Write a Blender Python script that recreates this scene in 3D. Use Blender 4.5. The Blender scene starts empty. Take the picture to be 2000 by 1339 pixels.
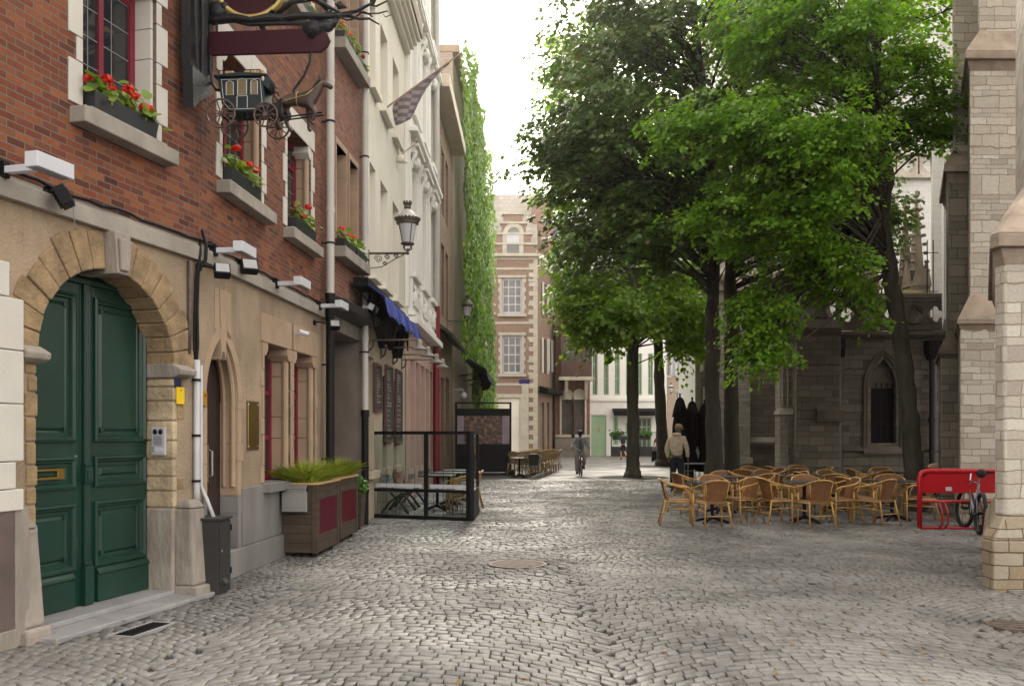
import bpy, bmesh, math, random
import numpy as np
from mathutils import Vector, Matrix
sc = bpy.context.scene
COL = sc.collection
random.seed(7)
rng = np.random.default_rng(11)
R = math.radians
# ------------------------------------------------------------------ camera, sky, sun, exposure
F, HZ, EYE = 1750.0, 850.0, 1.55
cam = bpy.data.objects.new('camera', bpy.data.cameras.new('camera'))
COL.objects.link(cam)
cam.location = (0, 0, EYE)
cam.rotation_euler = (R(90), 0, 0)
cam.data.lens = 31.5
cam.data.sensor_width = 36
cam.data.shift_y = (HZ - 669.5) / 2000
cam.data.clip_start = 0.1
cam.data.clip_end = 1000
sc.camera = cam
SUN_EL, SUN_AZ = 31, -4
HAZE_D = 0.00035
w = bpy.data.worlds.new('World')
sc.world = w
w.use_nodes = True
nt = w.node_tree
bg = nt.nodes['Background']
sky = nt.nodes.new('ShaderNodeTexSky')
sky.sky_type = 'NISHITA'
sky.sun_disc = False
sky.sun_elevation = R(SUN_EL)
sky.sun_rotation = R(SUN_AZ)
sky.dust_density = 4.0
sky.air_density = 1.0
sky.ozone_density = 1.0
hs = nt.nodes.new('ShaderNodeHueSaturation')
hs.inputs['Saturation'].default_value = 0.12
hs.inputs['Value'].default_value = 5.5
gm = nt.nodes.new('ShaderNodeGamma')   # thin even cloud: the sky's own contrast flattened
gm.inputs[1].default_value = 0.5
nt.links.new(sky.outputs[0], gm.inputs[0])
nt.links.new(gm.outputs[0], hs.inputs['Color'])
wm = nt.nodes.new('ShaderNodeMix')
wm.data_type = 'RGBA'
wm.blend_type = 'MULTIPLY'
wm.inputs[0].default_value = 1.0
wm.inputs[7].default_value = (1.06, 1.0, 0.90, 1)
nt.links.new(hs.outputs[0], wm.inputs[6])
nt.links.new(wm.outputs[2], bg.inputs[0])
bg.inputs[1].default_value = 0.15
sl = bpy.data.lights.new('sun', 'SUN')
sun = bpy.data.objects.new('sun', sl)
COL.objects.link(sun)
sl.energy = 2.4
sl.angle = R(20)
sl.color = (1, 0.91, 0.78)
sun.location = (0, 0, 30)
sd = Vector((math.sin(R(SUN_AZ)) * math.cos(R(SUN_EL)), math.cos(R(SUN_AZ)) * math.cos(R(SUN_EL)), math.sin(R(SUN_EL))))
sun.rotation_euler = sd.to_track_quat('Z', 'Y').to_euler()
sc.view_settings.view_transform = 'Standard'
sc.view_settings.look = 'None'
sc.view_settings.exposure = 0.84
sc.view_settings.gamma = 1
sc.cycles.max_bounces = 8
sc.cycles.transparent_max_bounces = 16
sc.cycles.use_denoising = True

# ------------------------------------------------------------------ helpers
def P(px, py, d):
    return Vector(((px - 1000) / F * d, d, EYE + (HZ - py) / F * d))

def G(px, py):
    d = EYE * F / (py - HZ)
    return Vector(((px - 1000) / F * d, d, 0))

class MB:
    def __init__(s):
        s.v, s.f, s.m, s.mi, s.xf = [], [], [], 0, None
    def add(s, vs, fs):
        n = len(s.v)
        for p in vs:
            p = Vector(p)
            s.v.append(tuple(s.xf @ p if s.xf is not None else p))
        for f in fs:
            s.f.append(tuple(i + n for i in f))
            s.m.append(s.mi)
        return s
    def quad(s, a, b, c, d):
        return s.add([a, b, c, d], [(0, 1, 2, 3)])
    def box(s, x0, x1, y0, y1, z0, z1):
        x0, x1 = min(x0, x1), max(x0, x1); y0, y1 = min(y0, y1), max(y0, y1); z0, z1 = min(z0, z1), max(z0, z1)
        return s.add([(x0, y0, z0), (x1, y0, z0), (x1, y1, z0), (x0, y1, z0), (x0, y0, z1), (x1, y0, z1), (x1, y1, z1), (x0, y1, z1)],
                     [(0, 3, 2, 1), (4, 5, 6, 7), (0, 1, 5, 4), (1, 2, 6, 5), (2, 3, 7, 6), (3, 0, 4, 7)])
    def tube(s, pts, r, n=8, closed=False, cap=True, flat=1.0):
        pts = [Vector(p) for p in pts]
        k = len(pts)
        rs = list(r) if isinstance(r, (list, tuple)) else [r] * k
        vs, fs = [], []
        up = None
        for i, p in enumerate(pts):
            a = pts[(i - 1) % k] if (closed or i > 0) else p
            b = pts[(i + 1) % k] if (closed or i < k - 1) else p
            t = (b - a)
            t = t.normalized() if t.length > 1e-9 else Vector((0, 0, 1))
            if up is None:
                up = Vector((0, 0, 1)) if abs(t.z) < 0.9 else Vector((1, 0, 0))
            x = up - t * up.dot(t)
            if x.length < 1e-6:
                x = t.orthogonal()
            x.normalize()
            up = x
            y = t.cross(x)
            for j in range(n):
                an = 2 * math.pi * j / n
                vs.append(p + (x * math.cos(an) * flat + y * math.sin(an)) * rs[i])
        kk = k if closed else k - 1
        for i in range(kk):
            for j in range(n):
                i2 = (i + 1) % k
                fs.append((i * n + j, i * n + (j + 1) % n, i2 * n + (j + 1) % n, i2 * n + j))
        if cap and not closed:
            fs.append(tuple(range(n))[::-1])
            fs.append(tuple(range((k - 1) * n, k * n)))
        return s.add(vs, fs)
    def cyl(s, a, b, r, r2=None, n=12):
        return s.tube([a, b], [r, r if r2 is None else r2], n)
    def lathe(s, prof, n=16, o=(0, 0, 0), squash=1.0):
        vs, fs = [], []
        for r, z in prof:
            for j in range(n):
                a = 2 * math.pi * j / n
                vs.append((o[0] + r * math.cos(a), o[1] + r * math.sin(a) * squash, o[2] + z))
        for i in range(len(prof) - 1):
            for j in range(n):
                fs.append((i * n + j, i * n + (j + 1) % n, (i + 1) * n + (j + 1) % n, (i + 1) * n + j))
        fs.append(tuple(range(n))[::-1])
        fs.append(tuple(range((len(prof) - 1) * n, len(prof) * n)))
        return s.add(vs, fs)
    def ell(s, c, r, nu=12, nv=8):
        if not isinstance(r, (tuple, list)):
            r = (r, r, r)
        vs, fs = [], []
        for i in range(1, nv):
            t = math.pi * i / nv
            for j in range(nu):
                a = 2 * math.pi * j / nu
                vs.append((c[0] + r[0] * math.sin(t) * math.cos(a), c[1] + r[1] * math.sin(t) * math.sin(a), c[2] - r[2] * math.cos(t)))
        b, tp = len(vs), len(vs) + 1
        vs += [(c[0], c[1], c[2] - r[2]), (c[0], c[1], c[2] + r[2])]
        for i in range(nv - 2):
            for j in range(nu):
                fs.append((i * nu + j, i * nu + (j + 1) % nu, (i + 1) * nu + (j + 1) % nu, (i + 1) * nu + j))
        for j in range(nu):
            fs.append((b, (j + 1) % nu, j))
            fs.append((tp, (nv - 2) * nu + j, (nv - 2) * nu + (j + 1) % nu))
        return s.add(vs, fs)
    def prism(s, poly, axis, a, b):
        n = len(poly)
        mk = {'x': lambda p, t: (t, p[0], p[1]), 'y': lambda p, t: (p[0], t, p[1]), 'z': lambda p, t: (p[0], p[1], t)}[axis]
        vs = [mk(p, a) for p in poly] + [mk(p, b) for p in poly]
        fs = [tuple(range(n)), tuple(range(n, 2 * n))[::-1]]
        for i in range(n):
            j = (i + 1) % n
            fs.append((i, n + i, n + j, j))
        return s.add(vs, fs)
    def frustum(s, p0, z0, p1, z1):
        n = len(p0)
        vs = [(p[0], p[1], z0) for p in p0] + [(p[0], p[1], z1) for p in p1]
        fs = [tuple(range(n))[::-1], tuple(range(n, 2 * n))]
        for i in range(n):
            j = (i + 1) % n
            fs.append((i, j, n + j, n + i))
        return s.add(vs, fs)

def link(name, me, mats, parent=None, smooth=False, bev=0.0):
    o = bpy.data.objects.new(name, me)
    COL.objects.link(o)
    for m in (mats if isinstance(mats, (list, tuple)) else [mats]):
        me.materials.append(m)
    if parent is not None:
        o.parent = parent
    if smooth:
        me.shade_smooth()
    if bev:
        b = o.modifiers.new('bevel', 'BEVEL')
        b.width = bev
        b.segments = 2
        b.limit_method = 'ANGLE'
        b.angle_limit = R(40)
    return o

def ob(name, mb, mats, parent=None, smooth=False, bev=0.0, fix=True):
    me = bpy.data.meshes.new(name)
    me.from_pydata(mb.v, [], mb.f)
    if fix:
        bm = bmesh.new()
        bm.from_mesh(me)
        for f, i in zip(bm.faces, mb.m):
            f.material_index = i
        bmesh.ops.recalc_face_normals(bm, faces=bm.faces)
        bm.to_mesh(me)
        bm.free()
    else:
        for p, i in zip(me.polygons, mb.m):
            p.material_index = i
    if smooth == 'auto':
        o = link(name, me, mats, parent, True, bev)
        me.set_sharp_from_angle(angle=R(38))
        return o
    return link(name, me, mats, parent, smooth, bev)

def tag(o, label, cat, group=None):
    o['label'] = label
    o['category'] = cat
    if group:
        o['group'] = group
    return o

def struct(o):
    o['kind'] = 'structure'
    return o

def thing(name, label, cat, loc=(0, 0, 0), rotz=0.0, group=None):
    o = bpy.data.objects.new(name, None)
    o.empty_display_size = 0.2
    COL.objects.link(o)
    o.location = loc
    o.rotation_euler = (0, 0, rotz)
    return tag(o, label, cat, group)

def dup(root, loc, rotz, label, group=None, scale=None):
    r = root.copy()
    COL.objects.link(r)
    r.location = loc
    r.rotation_euler = (0, 0, rotz)
    r['label'] = label
    if scale:
        r.scale = scale
    if group:
        r['group'] = group
    for ch in list(root.children):
        c = ch.copy()
        COL.objects.link(c)
        c.parent = r
        for g in list(ch.children):
            q = g.copy()
            COL.objects.link(q)
            q.parent = c
    return r

class Fr:
    """a facade frame: x along the wall, y into the wall (street side is -y), z up"""
    def __init__(s, ox, oy, ang):
        s.o = Vector((ox, oy, 0)); s.a = ang
        s.ax = Vector((math.cos(ang), math.sin(ang), 0))
        s.n = Vector((-math.sin(ang), math.cos(ang), 0))
    def pix(s, px, py, out=0.0):
        d = Vector(((px - 1000) / F, 1, 0))
        t = (s.o.dot(s.n) - out) / d.dot(s.n)
        q = d * t - s.o
        return q.dot(s.ax), EYE + (HZ - py) / F * t
    def x(s, px, out=0.0):
        return s.pix(px, 850, out)[0]
    def z(s, px, py, out=0.0):
        return s.pix(px, py, out)[1]
    def W(s, x, y, z):
        return s.o + s.ax * x + s.n * y + Vector((0, 0, z))
    def emp(s, name, label, cat, group=None, at=None):
        p = s.W(*at) if at else s.o
        return thing(name, label, cat, p, s.a, group)

# ------------------------------------------------------------------ materials
def newmat(name):
    m = bpy.data.materials.new(name)
    m.use_nodes = True
    t = m.node_tree
    return m, t, t.nodes['Principled BSDF']

def node(t, typ, **kw):
    n = t.nodes.new(typ)
    for k, v in kw.items():
        setattr(n, k, v)
    return n

def mixc(t, fac, a, b, mode='MIX'):
    n = node(t, 'ShaderNodeMix', data_type='RGBA', blend_type=mode)
    for i, v in ((0, fac), (6, a), (7, b)):
        if hasattr(v, 'links') or hasattr(v, 'is_linked'):
            t.links.new(v, n.inputs[i])
        elif i == 0:
            n.inputs[0].default_value = v
        else:
            n.inputs[i].default_value = (*v, 1) if len(v) == 3 else v
    return n.outputs[2]

def noise(t, vec, scale, detail=4, rough=0.55, lo=0.3, hi=0.7, dist=0.0):
    n = node(t, 'ShaderNodeTexNoise')
    n.inputs['Scale'].default_value = scale
    n.inputs['Detail'].default_value = detail
    n.inputs['Roughness'].default_value = rough
    n.inputs['Distortion'].default_value = dist
    if vec is not None:
        t.links.new(vec, n.inputs['Vector'])
    r = node(t, 'ShaderNodeMapRange')
    r.inputs[1].default_value = lo
    r.inputs[2].default_value = hi
    t.links.new(n.outputs[0], r.inputs[0])
    return r.outputs[0]

def bumpn(t, bsdf, h, strength, dist=0.02, prev=None):
    b = node(t, 'ShaderNodeBump')
    b.inputs['Strength'].default_value = strength
    b.inputs['Distance'].default_value = dist
    t.links.new(h, b.inputs['Height'])
    if prev is not None:
        t.links.new(prev, b.inputs['Normal'])
    t.links.new(b.outputs[0], bsdf.inputs['Normal'])
    return b.outputs[0]

def sc3(c, k):
    return tuple(max(0, min(1, x * k)) for x in c)

def M(name, col, rough=0.7, metal=0.0, var=0.18, vs=2.5, bump=0.0, bs=40, dirt=None, dk=0.5, spec=None, coat=0.0, stretch=None):
    m, t, b = newmat(name)
    g = node(t, 'ShaderNodeTexCoord')
    vec = g.outputs['Object']
    if stretch:
        mp = node(t, 'ShaderNodeMapping')
        mp.inputs['Scale'].default_value = stretch
        t.links.new(vec, mp.inputs['Vector'])
        vec = mp.outputs[0]
    c = mixc(t, noise(t, vec, vs, 5), sc3(col, 1 - var), sc3(col, 1 + var))
    if dirt:
        gp = node(t, 'ShaderNodeNewGeometry')
        mq = node(t, 'ShaderNodeMapping')
        mq.inputs['Scale'].default_value = (1.5, 1.5, 0.45)
        t.links.new(gp.outputs['Position'], mq.inputs['Vector'])
        c = mixc(t, noise(t, mq.outputs[0], 1.1, 8, 0.68, 0.47, 0.47 + 0.3 / max(dk, 0.05)), c, dirt)
        c = mixc(t, noise(t, gp.outputs['Position'], 7.0, 6, 0.7, 0.56, 0.56 + 0.4 / max(dk, 0.05)), c, dirt)
    t.links.new(c, b.inputs['Base Color'])
    b.inputs['Roughness'].default_value = rough
    b.inputs['Metallic'].default_value = metal
    if spec is not None:
        b.inputs['Specular IOR Level'].default_value = spec
    b.inputs['Coat Weight'].default_value = coat
    if bump:
        bumpn(t, b, noise(t, vec, bs, 6, 0.6, 0.2, 0.8), bump)
    return m

def walluv(t, warp=0.0, ws=3.0, rowvar=0.0):
    g = node(t, 'ShaderNodeNewGeometry')
    cr = node(t, 'ShaderNodeVectorMath', operation='CROSS_PRODUCT')
    cr.inputs[0].default_value = (0, 0, 1)
    t.links.new(g.outputs['True Normal'], cr.inputs[1])
    nm = node(t, 'ShaderNodeVectorMath', operation='NORMALIZE')
    t.links.new(cr.outputs[0], nm.inputs[0])
    dt = node(t, 'ShaderNodeVectorMath', operation='DOT_PRODUCT')
    t.links.new(nm.outputs[0], dt.inputs[0])
    t.links.new(g.outputs['Position'], dt.inputs[1])
    sp = node(t, 'ShaderNodeSeparateXYZ')
    t.links.new(g.outputs['Position'], sp.inputs[0])
    cb = node(t, 'ShaderNodeCombineXYZ')
    t.links.new(dt.outputs['Value'], cb.inputs[0])
    t.links.new(sp.outputs[2], cb.inputs[1])
    if rowvar:
        n1 = node(t, 'ShaderNodeTexNoise', noise_dimensions='1D')
        n1.inputs['Scale'].default_value = 2.3
        n1.inputs['Detail'].default_value = 1
        t.links.new(sp.outputs[2], n1.inputs['W'])
        mm = node(t, 'ShaderNodeMath', operation='MULTIPLY_ADD')
        t.links.new(n1.outputs[0], mm.inputs[0])
        mm.inputs[1].default_value = rowvar
        t.links.new(sp.outputs[2], mm.inputs[2])
        t.links.new(mm.outputs[0], cb.inputs[1])
    out = cb.outputs[0]
    if warp:
        n = node(t, 'ShaderNodeTexNoise')
        n.inputs['Scale'].default_value = ws
        n.inputs['Detail'].default_value = 2
        t.links.new(g.outputs['Position'], n.inputs['Vector'])
        sb = node(t, 'ShaderNodeVectorMath', operation='SUBTRACT')
        t.links.new(n.outputs['Color'], sb.inputs[0])
        sb.inputs[1].default_value = (0.5, 0.5, 0.5)
        ml = node(t, 'ShaderNodeVectorMath', operation='SCALE')
        t.links.new(sb.outputs[0], ml.inputs[0])
        ml.inputs['Scale'].default_value = warp
        ad = node(t, 'ShaderNodeVectorMath', operation='ADD')
        t.links.new(out, ad.inputs[0])
        t.links.new(ml.outputs[0], ad.inputs[1])
        out = ad.outputs[0]
    return out, g.outputs['Position']

def brickmat(name, cols, mortar, bw=0.21, bh=0.068, ms=0.006, rough=0.85, bump=0.6, warp=0.008, ws=6, dirt=None, dk=0.5, squash=1.0, sqf=2, offs=0.5, fine=0.35, bd=0.012, rowvar=0.0):
    m, t, b = newmat(name)
    uv, pos = walluv(t, warp, ws, rowvar)
    br = node(t, 'ShaderNodeTexBrick', offset=offs, squash=squash, squash_frequency=sqf)
    t.links.new(uv, br.inputs['Vector'])
    br.inputs['Color1'].default_value = (0, 0, 0, 1)
    br.inputs['Color2'].default_value = (1, 1, 1, 1)
    br.inputs['Mortar'].default_value = (0.5, 0.5, 0.5, 1)
    br.inputs['Scale'].default_value = 1
    br.inputs['Brick Width'].default_value = bw
    br.inputs['Row Height'].default_value = bh
    br.inputs['Mortar Size'].default_value = ms
    br.inputs['Mortar Smooth'].default_value = 0.25
    cr = node(t, 'ShaderNodeValToRGB')
    e = cr.color_ramp.elements
    while len(e) < len(cols):
        e.new(0.5)
    for i, c in enumerate(cols):
        e[i].position = i / (len(cols) - 1)
        e[i].color = (*c, 1)
    t.links.new(br.outputs['Color'], cr.inputs[0])
    c = mixc(t, noise(t, pos, 22, 5, 0.6, 0.25, 0.75), cr.outputs[0], (0.5, 0.5, 0.5), 'OVERLAY')
    k = mixc(t, fine, cr.outputs[0], c)
    nn = noise(t, pos, 30, 6, 0.7, 0.3, 0.75)
    k2 = mixc(t, nn, sc3((1, 1, 1), 0.72), (1.0, 1.0, 1.0))
    k = mixc(t, 1.0, k, k2, 'MULTIPLY')
    c = mixc(t, br.outputs['Fac'], k, mortar)
    if dirt:
        c = mixc(t, noise(t, pos, 0.7, 8, 0.7, 0.5, 0.5 + 0.35 / max(dk, 0.05)), c, dirt)
    t.links.new(c, b.inputs['Base Color'])
    b.inputs['Roughness'].default_value = rough
    b.inputs['Specular IOR Level'].default_value = 0.3
    inv = node(t, 'ShaderNodeMath', operation='SUBTRACT')
    inv.inputs[0].default_value = 1.0
    t.links.new(br.outputs['Fac'], inv.inputs[1])
    p = bumpn(t, b, inv.outputs[0], bump, bd)
    bumpn(t, b, noise(t, pos, 35, 6, 0.65, 0.2, 0.8), bump * 0.5, 0.01, p)
    return m

def leafmat(name, c0, c1, trans=0.4, rough=0.42, c2=None):
    m, t, b = newmat(name)
    g = node(t, 'ShaderNodeNewGeometry')
    cr = node(t, 'ShaderNodeValToRGB')
    cols = [c0, c1] + ([c2] if c2 else [])
    e = cr.color_ramp.elements
    while len(e) < len(cols):
        e.new(0.5)
    for i, c in enumerate(cols):
        e[i].position = [0, 0.75, 1][i] if c2 else i
        e[i].color = (*c, 1)
    t.links.new(g.outputs['Random Per Island'], cr.inputs[0])
    cv = mixc(t, noise(t, g.outputs['Position'], 0.9, 3, 0.5, 0.3, 0.7), (0.8, 0.85, 0.8), (1.15, 1.15, 1.05))
    cc = mixc(t, 1.0, cr.outputs[0], cv, 'MULTIPLY')
    t.links.new(cc, b.inputs['Base Color'])
    b.inputs['Roughness'].default_value = rough
    b.inputs['Specular IOR Level'].default_value = 0.45
    tr = node(t, 'ShaderNodeBsdfTranslucent')
    tc = mixc(t, 1.0, cc, (1.7, 1.8, 0.9, 1), 'MULTIPLY')
    t.links.new(tc, tr.inputs['Color'])
    mx = node(t, 'ShaderNodeMixShader')
    mx.inputs[0].default_value = trans
    t.links.new(b.outputs[0], mx.inputs[1])
    t.links.new(tr.outputs[0], mx.inputs[2])
    t.links.new(mx.outputs[0], t.nodes['Material Output'].inputs[0])
    return m

def glassmat(name, tint=(0.85, 0.9, 0.9), refl=0.10):
    m, t, b = newmat(name)
    tr = node(t, 'ShaderNodeBsdfTransparent')
    tr.inputs[0].default_value = (*tint, 1)
    gl = node(t, 'ShaderNodeBsdfGlossy')
    gl.inputs['Roughness'].default_value = 0.03
    fr = node(t, 'ShaderNodeFresnel')
    fr.inputs[0].default_value = 1.45
    mx = node(t, 'ShaderNodeMixShader')
    t.links.new(fr.outputs[0], mx.inputs[0])
    t.links.new(tr.outputs[0], mx.inputs[1])
    t.links.new(gl.outputs[0], mx.inputs[2])
    t.links.new(mx.outputs[0], t.nodes['Material Output'].inputs[0])
    return m

BRICK = brickmat('brick_red', [(0.08, 0.026, 0.018), (0.215, 0.06, 0.028), (0.16, 0.045, 0.026), (0.3, 0.098, 0.038), (0.125, 0.048, 0.034)], (0.15, 0.125, 0.104), 0.175, 0.058, 0.0055, dirt=(0.033, 0.02, 0.018), dk=0.95)
BRICK2 = brickmat('brick_old_red', [(0.17, 0.06, 0.042), (0.28, 0.10, 0.065), (0.22, 0.085, 0.06), (0.33, 0.14, 0.09)], (0.24, 0.2, 0.17), 0.2, 0.062, 0.006, dirt=(0.1, 0.06, 0.05), dk=0.4)
BRICK3 = brickmat('brick_brown', [(0.2, 0.12, 0.08), (0.3, 0.19, 0.125), (0.25, 0.15, 0.1)], (0.28, 0.24, 0.2), 0.2, 0.065, 0.006)
BRICK4 = brickmat('brick_banded', [(0.24, 0.12, 0.09), (0.33, 0.175, 0.13), (0.28, 0.15, 0.11)], (0.4, 0.35, 0.3), 0.21, 0.07, 0.01, dirt=(0.2, 0.12, 0.1), dk=0.4)
BRICKP = brickmat('brick_pale', [(0.38, 0.29, 0.23), (0.47, 0.37, 0.3), (0.42, 0.33, 0.26)], (0.42, 0.37, 0.32), 0.2, 0.065, 0.006)
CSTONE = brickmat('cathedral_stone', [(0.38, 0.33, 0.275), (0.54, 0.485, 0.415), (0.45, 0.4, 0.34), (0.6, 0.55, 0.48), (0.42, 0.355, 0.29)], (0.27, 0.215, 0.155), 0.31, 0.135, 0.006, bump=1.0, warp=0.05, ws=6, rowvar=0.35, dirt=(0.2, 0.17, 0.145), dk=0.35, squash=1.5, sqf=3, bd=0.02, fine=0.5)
CSTONE_SHADE = brickmat('cathedral_stone_shaded', [(0.125, 0.107, 0.089), (0.225, 0.196, 0.162), (0.175, 0.148, 0.122), (0.265, 0.23, 0.19)], (0.06, 0.048, 0.038), 0.4, 0.18, 0.006, bump=1.0, warp=0.035, ws=6, rowvar=0.3, dirt=(0.05, 0.043, 0.036), dk=0.6, squash=1.4, sqf=3, bd=0.02)  # shade on the chapel and rear buttresses painted into this darker stone copy
CSTONE_LIT = brickmat('cathedral_stone_lit', [(0.76, 0.74, 0.7), (0.82, 0.8, 0.77), (0.79, 0.77, 0.73)], (0.5, 0.47, 0.42), 0.4, 0.2, 0.005, bump=0.4, warp=0.02, ws=3)  # brighter copy: strong light on nave and pale buttresses put into the colour
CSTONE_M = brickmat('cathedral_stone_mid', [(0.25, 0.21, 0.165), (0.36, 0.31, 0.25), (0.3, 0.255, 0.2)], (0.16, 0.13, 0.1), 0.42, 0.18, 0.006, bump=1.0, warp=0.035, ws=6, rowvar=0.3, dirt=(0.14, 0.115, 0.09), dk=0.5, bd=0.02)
TRIMD = M('carved_stone_dark', (0.13, 0.105, 0.085), 0.9, var=0.3, bump=0.4, dirt=(0.06, 0.05, 0.035), dk=0.6)
TRIML = M('carved_stone_pale', (0.5, 0.44, 0.37), 0.9, var=0.2, bump=0.35, dirt=(0.2, 0.15, 0.12), dk=0.5)
CAPST = M('weathered_cap_stone', (0.3, 0.235, 0.185), 0.9, var=0.3, bump=0.35, dirt=(0.06, 0.05, 0.045), dk=0.7)
STUCCO = M('stucco_tan', (0.32, 0.238, 0.165), 0.92, var=0.22, vs=1.3, bump=0.6, bs=40, dirt=(0.15, 0.105, 0.07), dk=0.85)
BAND = M('string_stone', (0.29, 0.26, 0.225), 0.9, var=0.22, bump=0.25, bs=50, dirt=(0.17, 0.15, 0.13), dk=0.5)
QUOIN = M('white_stone', (0.54, 0.51, 0.47), 0.85, var=0.08, bump=0.12, dirt=(0.45, 0.4, 0.34), dk=0.3)
JAMB = M('tan_stone', (0.36, 0.255, 0.175), 0.85, var=0.14, bump=0.15, dirt=(0.3, 0.2, 0.14), dk=0.4)
VOUSS = M('ochre_stone', (0.29, 0.2, 0.112), 0.9, var=0.35, vs=5, bump=0.7, bs=22, dirt=(0.075, 0.05, 0.034), dk=0.75)
JSTONE = M('cream_block_stone', (0.45, 0.355, 0.235), 0.9, var=0.3, vs=4, bump=0.7, bs=20, dirt=(0.14, 0.105, 0.08), dk=0.65)
BLUEST = M('blue_stone', (0.175, 0.163, 0.158), 0.75, var=0.3, vs=2, bump=0.2, dirt=(0.1, 0.09, 0.085), dk=0.5, stretch=(1, 1, 0.35))
KERB = M('kerb_blue_stone', (0.29, 0.28, 0.285), 0.55, var=0.2, bump=0.2, dirt=(0.17, 0.16, 0.16), dk=0.5)
GUARD = M('worn_grey_stone', (0.27, 0.235, 0.205), 0.9, var=0.3, vs=4, bump=0.6, bs=18, dirt=(0.15, 0.125, 0.11), dk=0.55, stretch=(1, 1, 0.4))
TILEBR = M('brown_plinth_tile', (0.12, 0.085, 0.08), 0.5, var=0.25, bump=0.3, bs=90)
MAROON = M('maroon_paint', (0.165, 0.008, 0.026), 0.35, var=0.1)
MAROOND = M('maroon_board', (0.036, 0.006, 0.012), 0.6, var=0.12, spec=0.12)
GREEN = M('green_door_paint', (0.006, 0.034, 0.023), 0.34, var=0.2, vs=1.5, bump=0.06, bs=40, coat=0.08, dirt=(0.012, 0.034, 0.026), dk=0.4)
PANE = M('dark_glass', (0.018, 0.02, 0.022), 0.06, var=0.4, vs=1.2, spec=0.7)
PANEG = M('far_window_glass', (0.11, 0.105, 0.1), 0.12, var=0.35, vs=1.0, spec=0.7)
BLACK = M('black_iron', (0.007, 0.007, 0.009), 0.5, var=0.3, bump=0.1, spec=0.2)
IRON = M('wrought_iron', (0.006, 0.0065, 0.009), 0.42, metal=0.0, var=0.3, bump=0.25, bs=25, spec=0.3)
CHAR = M('charcoal_metal', (0.034, 0.032, 0.031), 0.55, var=0.15, spec=0.25)
LIGHTM = M('white_lacquer', (0.52, 0.52, 0.57), 0.4, var=0.04)
GREYPL = M('grey_plastic', (0.2, 0.2, 0.21), 0.5, var=0.1)
PIPEW = M('painted_pipe', (0.46, 0.435, 0.41), 0.5, var=0.1, dirt=(0.36, 0.32, 0.28), dk=0.3)
PIPEG = M('grey_conduit', (0.42, 0.42, 0.43), 0.4, var=0.1)
PIPER = M('red_pipe', (0.2, 0.012, 0.018), 0.4, var=0.12)
STEEL = M('brushed_steel', (0.42, 0.41, 0.4), 0.35, metal=0.85, var=0.1, stretch=(1, 1, 12))
BRASS = M('brass', (0.5, 0.33, 0.1), 0.25, metal=0.95, var=0.15)
GOLD = M('gilded_rim', (0.42, 0.31, 0.1), 0.4, metal=0.5, var=0.2)
YELLOW = M('yellow_plastic', (0.75, 0.5, 0.01), 0.45, var=0.06)
NAVY = M('navy_paint', (0.01, 0.012, 0.06), 0.5)
WOODP = M('planter_wood', (0.05, 0.034, 0.023), 0.8, var=0.35, vs=3, bump=0.3, bs=30, stretch=(1, 1, 6), dirt=(0.06, 0.042, 0.03), dk=0.5)
WOODL = M('pale_trim_wood', (0.42, 0.27, 0.12), 0.7, var=0.2)
WOODB = M('bench_wood', (0.19, 0.16, 0.14), 0.7, var=0.3, vs=4, stretch=(8, 8, 1))
GLASS = glassmat('clear_glass')
CREAM = M('cream_render', (0.76, 0.72, 0.63), 0.85, var=0.06, vs=0.8, bump=0.05, dirt=(0.5, 0.44, 0.37), dk=0.3)
WHITE = M('white_render', (0.82, 0.8, 0.77), 0.8, var=0.04, vs=0.8, dirt=(0.58, 0.53, 0.47), dk=0.25)
REVEAL = M('shaded_reveal_tone', (0.53, 0.46, 0.365), 0.8, var=0.1)  # panes take the shaded cream of the window reveals as their colour
TANR = M('tan_render', (0.45, 0.375, 0.28), 0.9, var=0.12, vs=1.2, dirt=(0.28, 0.22, 0.165), dk=0.4)
PINKP = M('pink_paint', (0.53, 0.35, 0.3), 0.6, var=0.1)
GREYSH = M('grey_shutter', (0.16, 0.135, 0.12), 0.7, var=0.2, stretch=(6, 6, 0.4))
SLATE = brickmat('slate_roof', [(0.36, 0.32, 0.28), (0.46, 0.42, 0.37), (0.41, 0.37, 0.32)], (0.28, 0.25, 0.22), 0.4, 0.35, 0.02, bump=0.4, warp=0.02)
PALEST = M('pale_band_stone', (0.48, 0.44, 0.37), 0.85, var=0.15, dirt=(0.42, 0.37, 0.3), dk=0.4)
OAK = M('brown_painted_oak', (0.10, 0.05, 0.04), 0.6, var=0.2)
MINT = M('mint_paint', (0.36, 0.52, 0.34), 0.55, var=0.07)
CANVASB = M('black_canvas', (0.01, 0.0095, 0.01), 0.9, var=0.3, bump=0.1, spec=0.15)
BLUEC = M('blue_canvas', (0.008, 0.03, 0.25), 0.8, var=0.15)
RATTAN = M('golden_bamboo', (0.4, 0.225, 0.06), 0.42, var=0.4, vs=7)
REDM = M('red_lacquer', (0.43, 0.004, 0.012), 0.35, var=0.08)
RUBBER = M('rubber', (0.014, 0.014, 0.015), 0.75, var=0.2)
CHROME = M('polished_alloy', (0.6, 0.6, 0.62), 0.22, metal=0.9, var=0.06)
SKIN = M('skin', (0.42, 0.23, 0.15), 0.55, var=0.08)
SKIND = M('dark_skin', (0.16, 0.08, 0.055), 0.55, var=0.08)
DIRT = M('dark_soil', (0.03, 0.022, 0.016), 0.95, var=0.3)
DARKIN = M('dark_interior', (0.012, 0.011, 0.011), 0.9)  # near-black colour stands in for the darkness of unlit interiors
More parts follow.
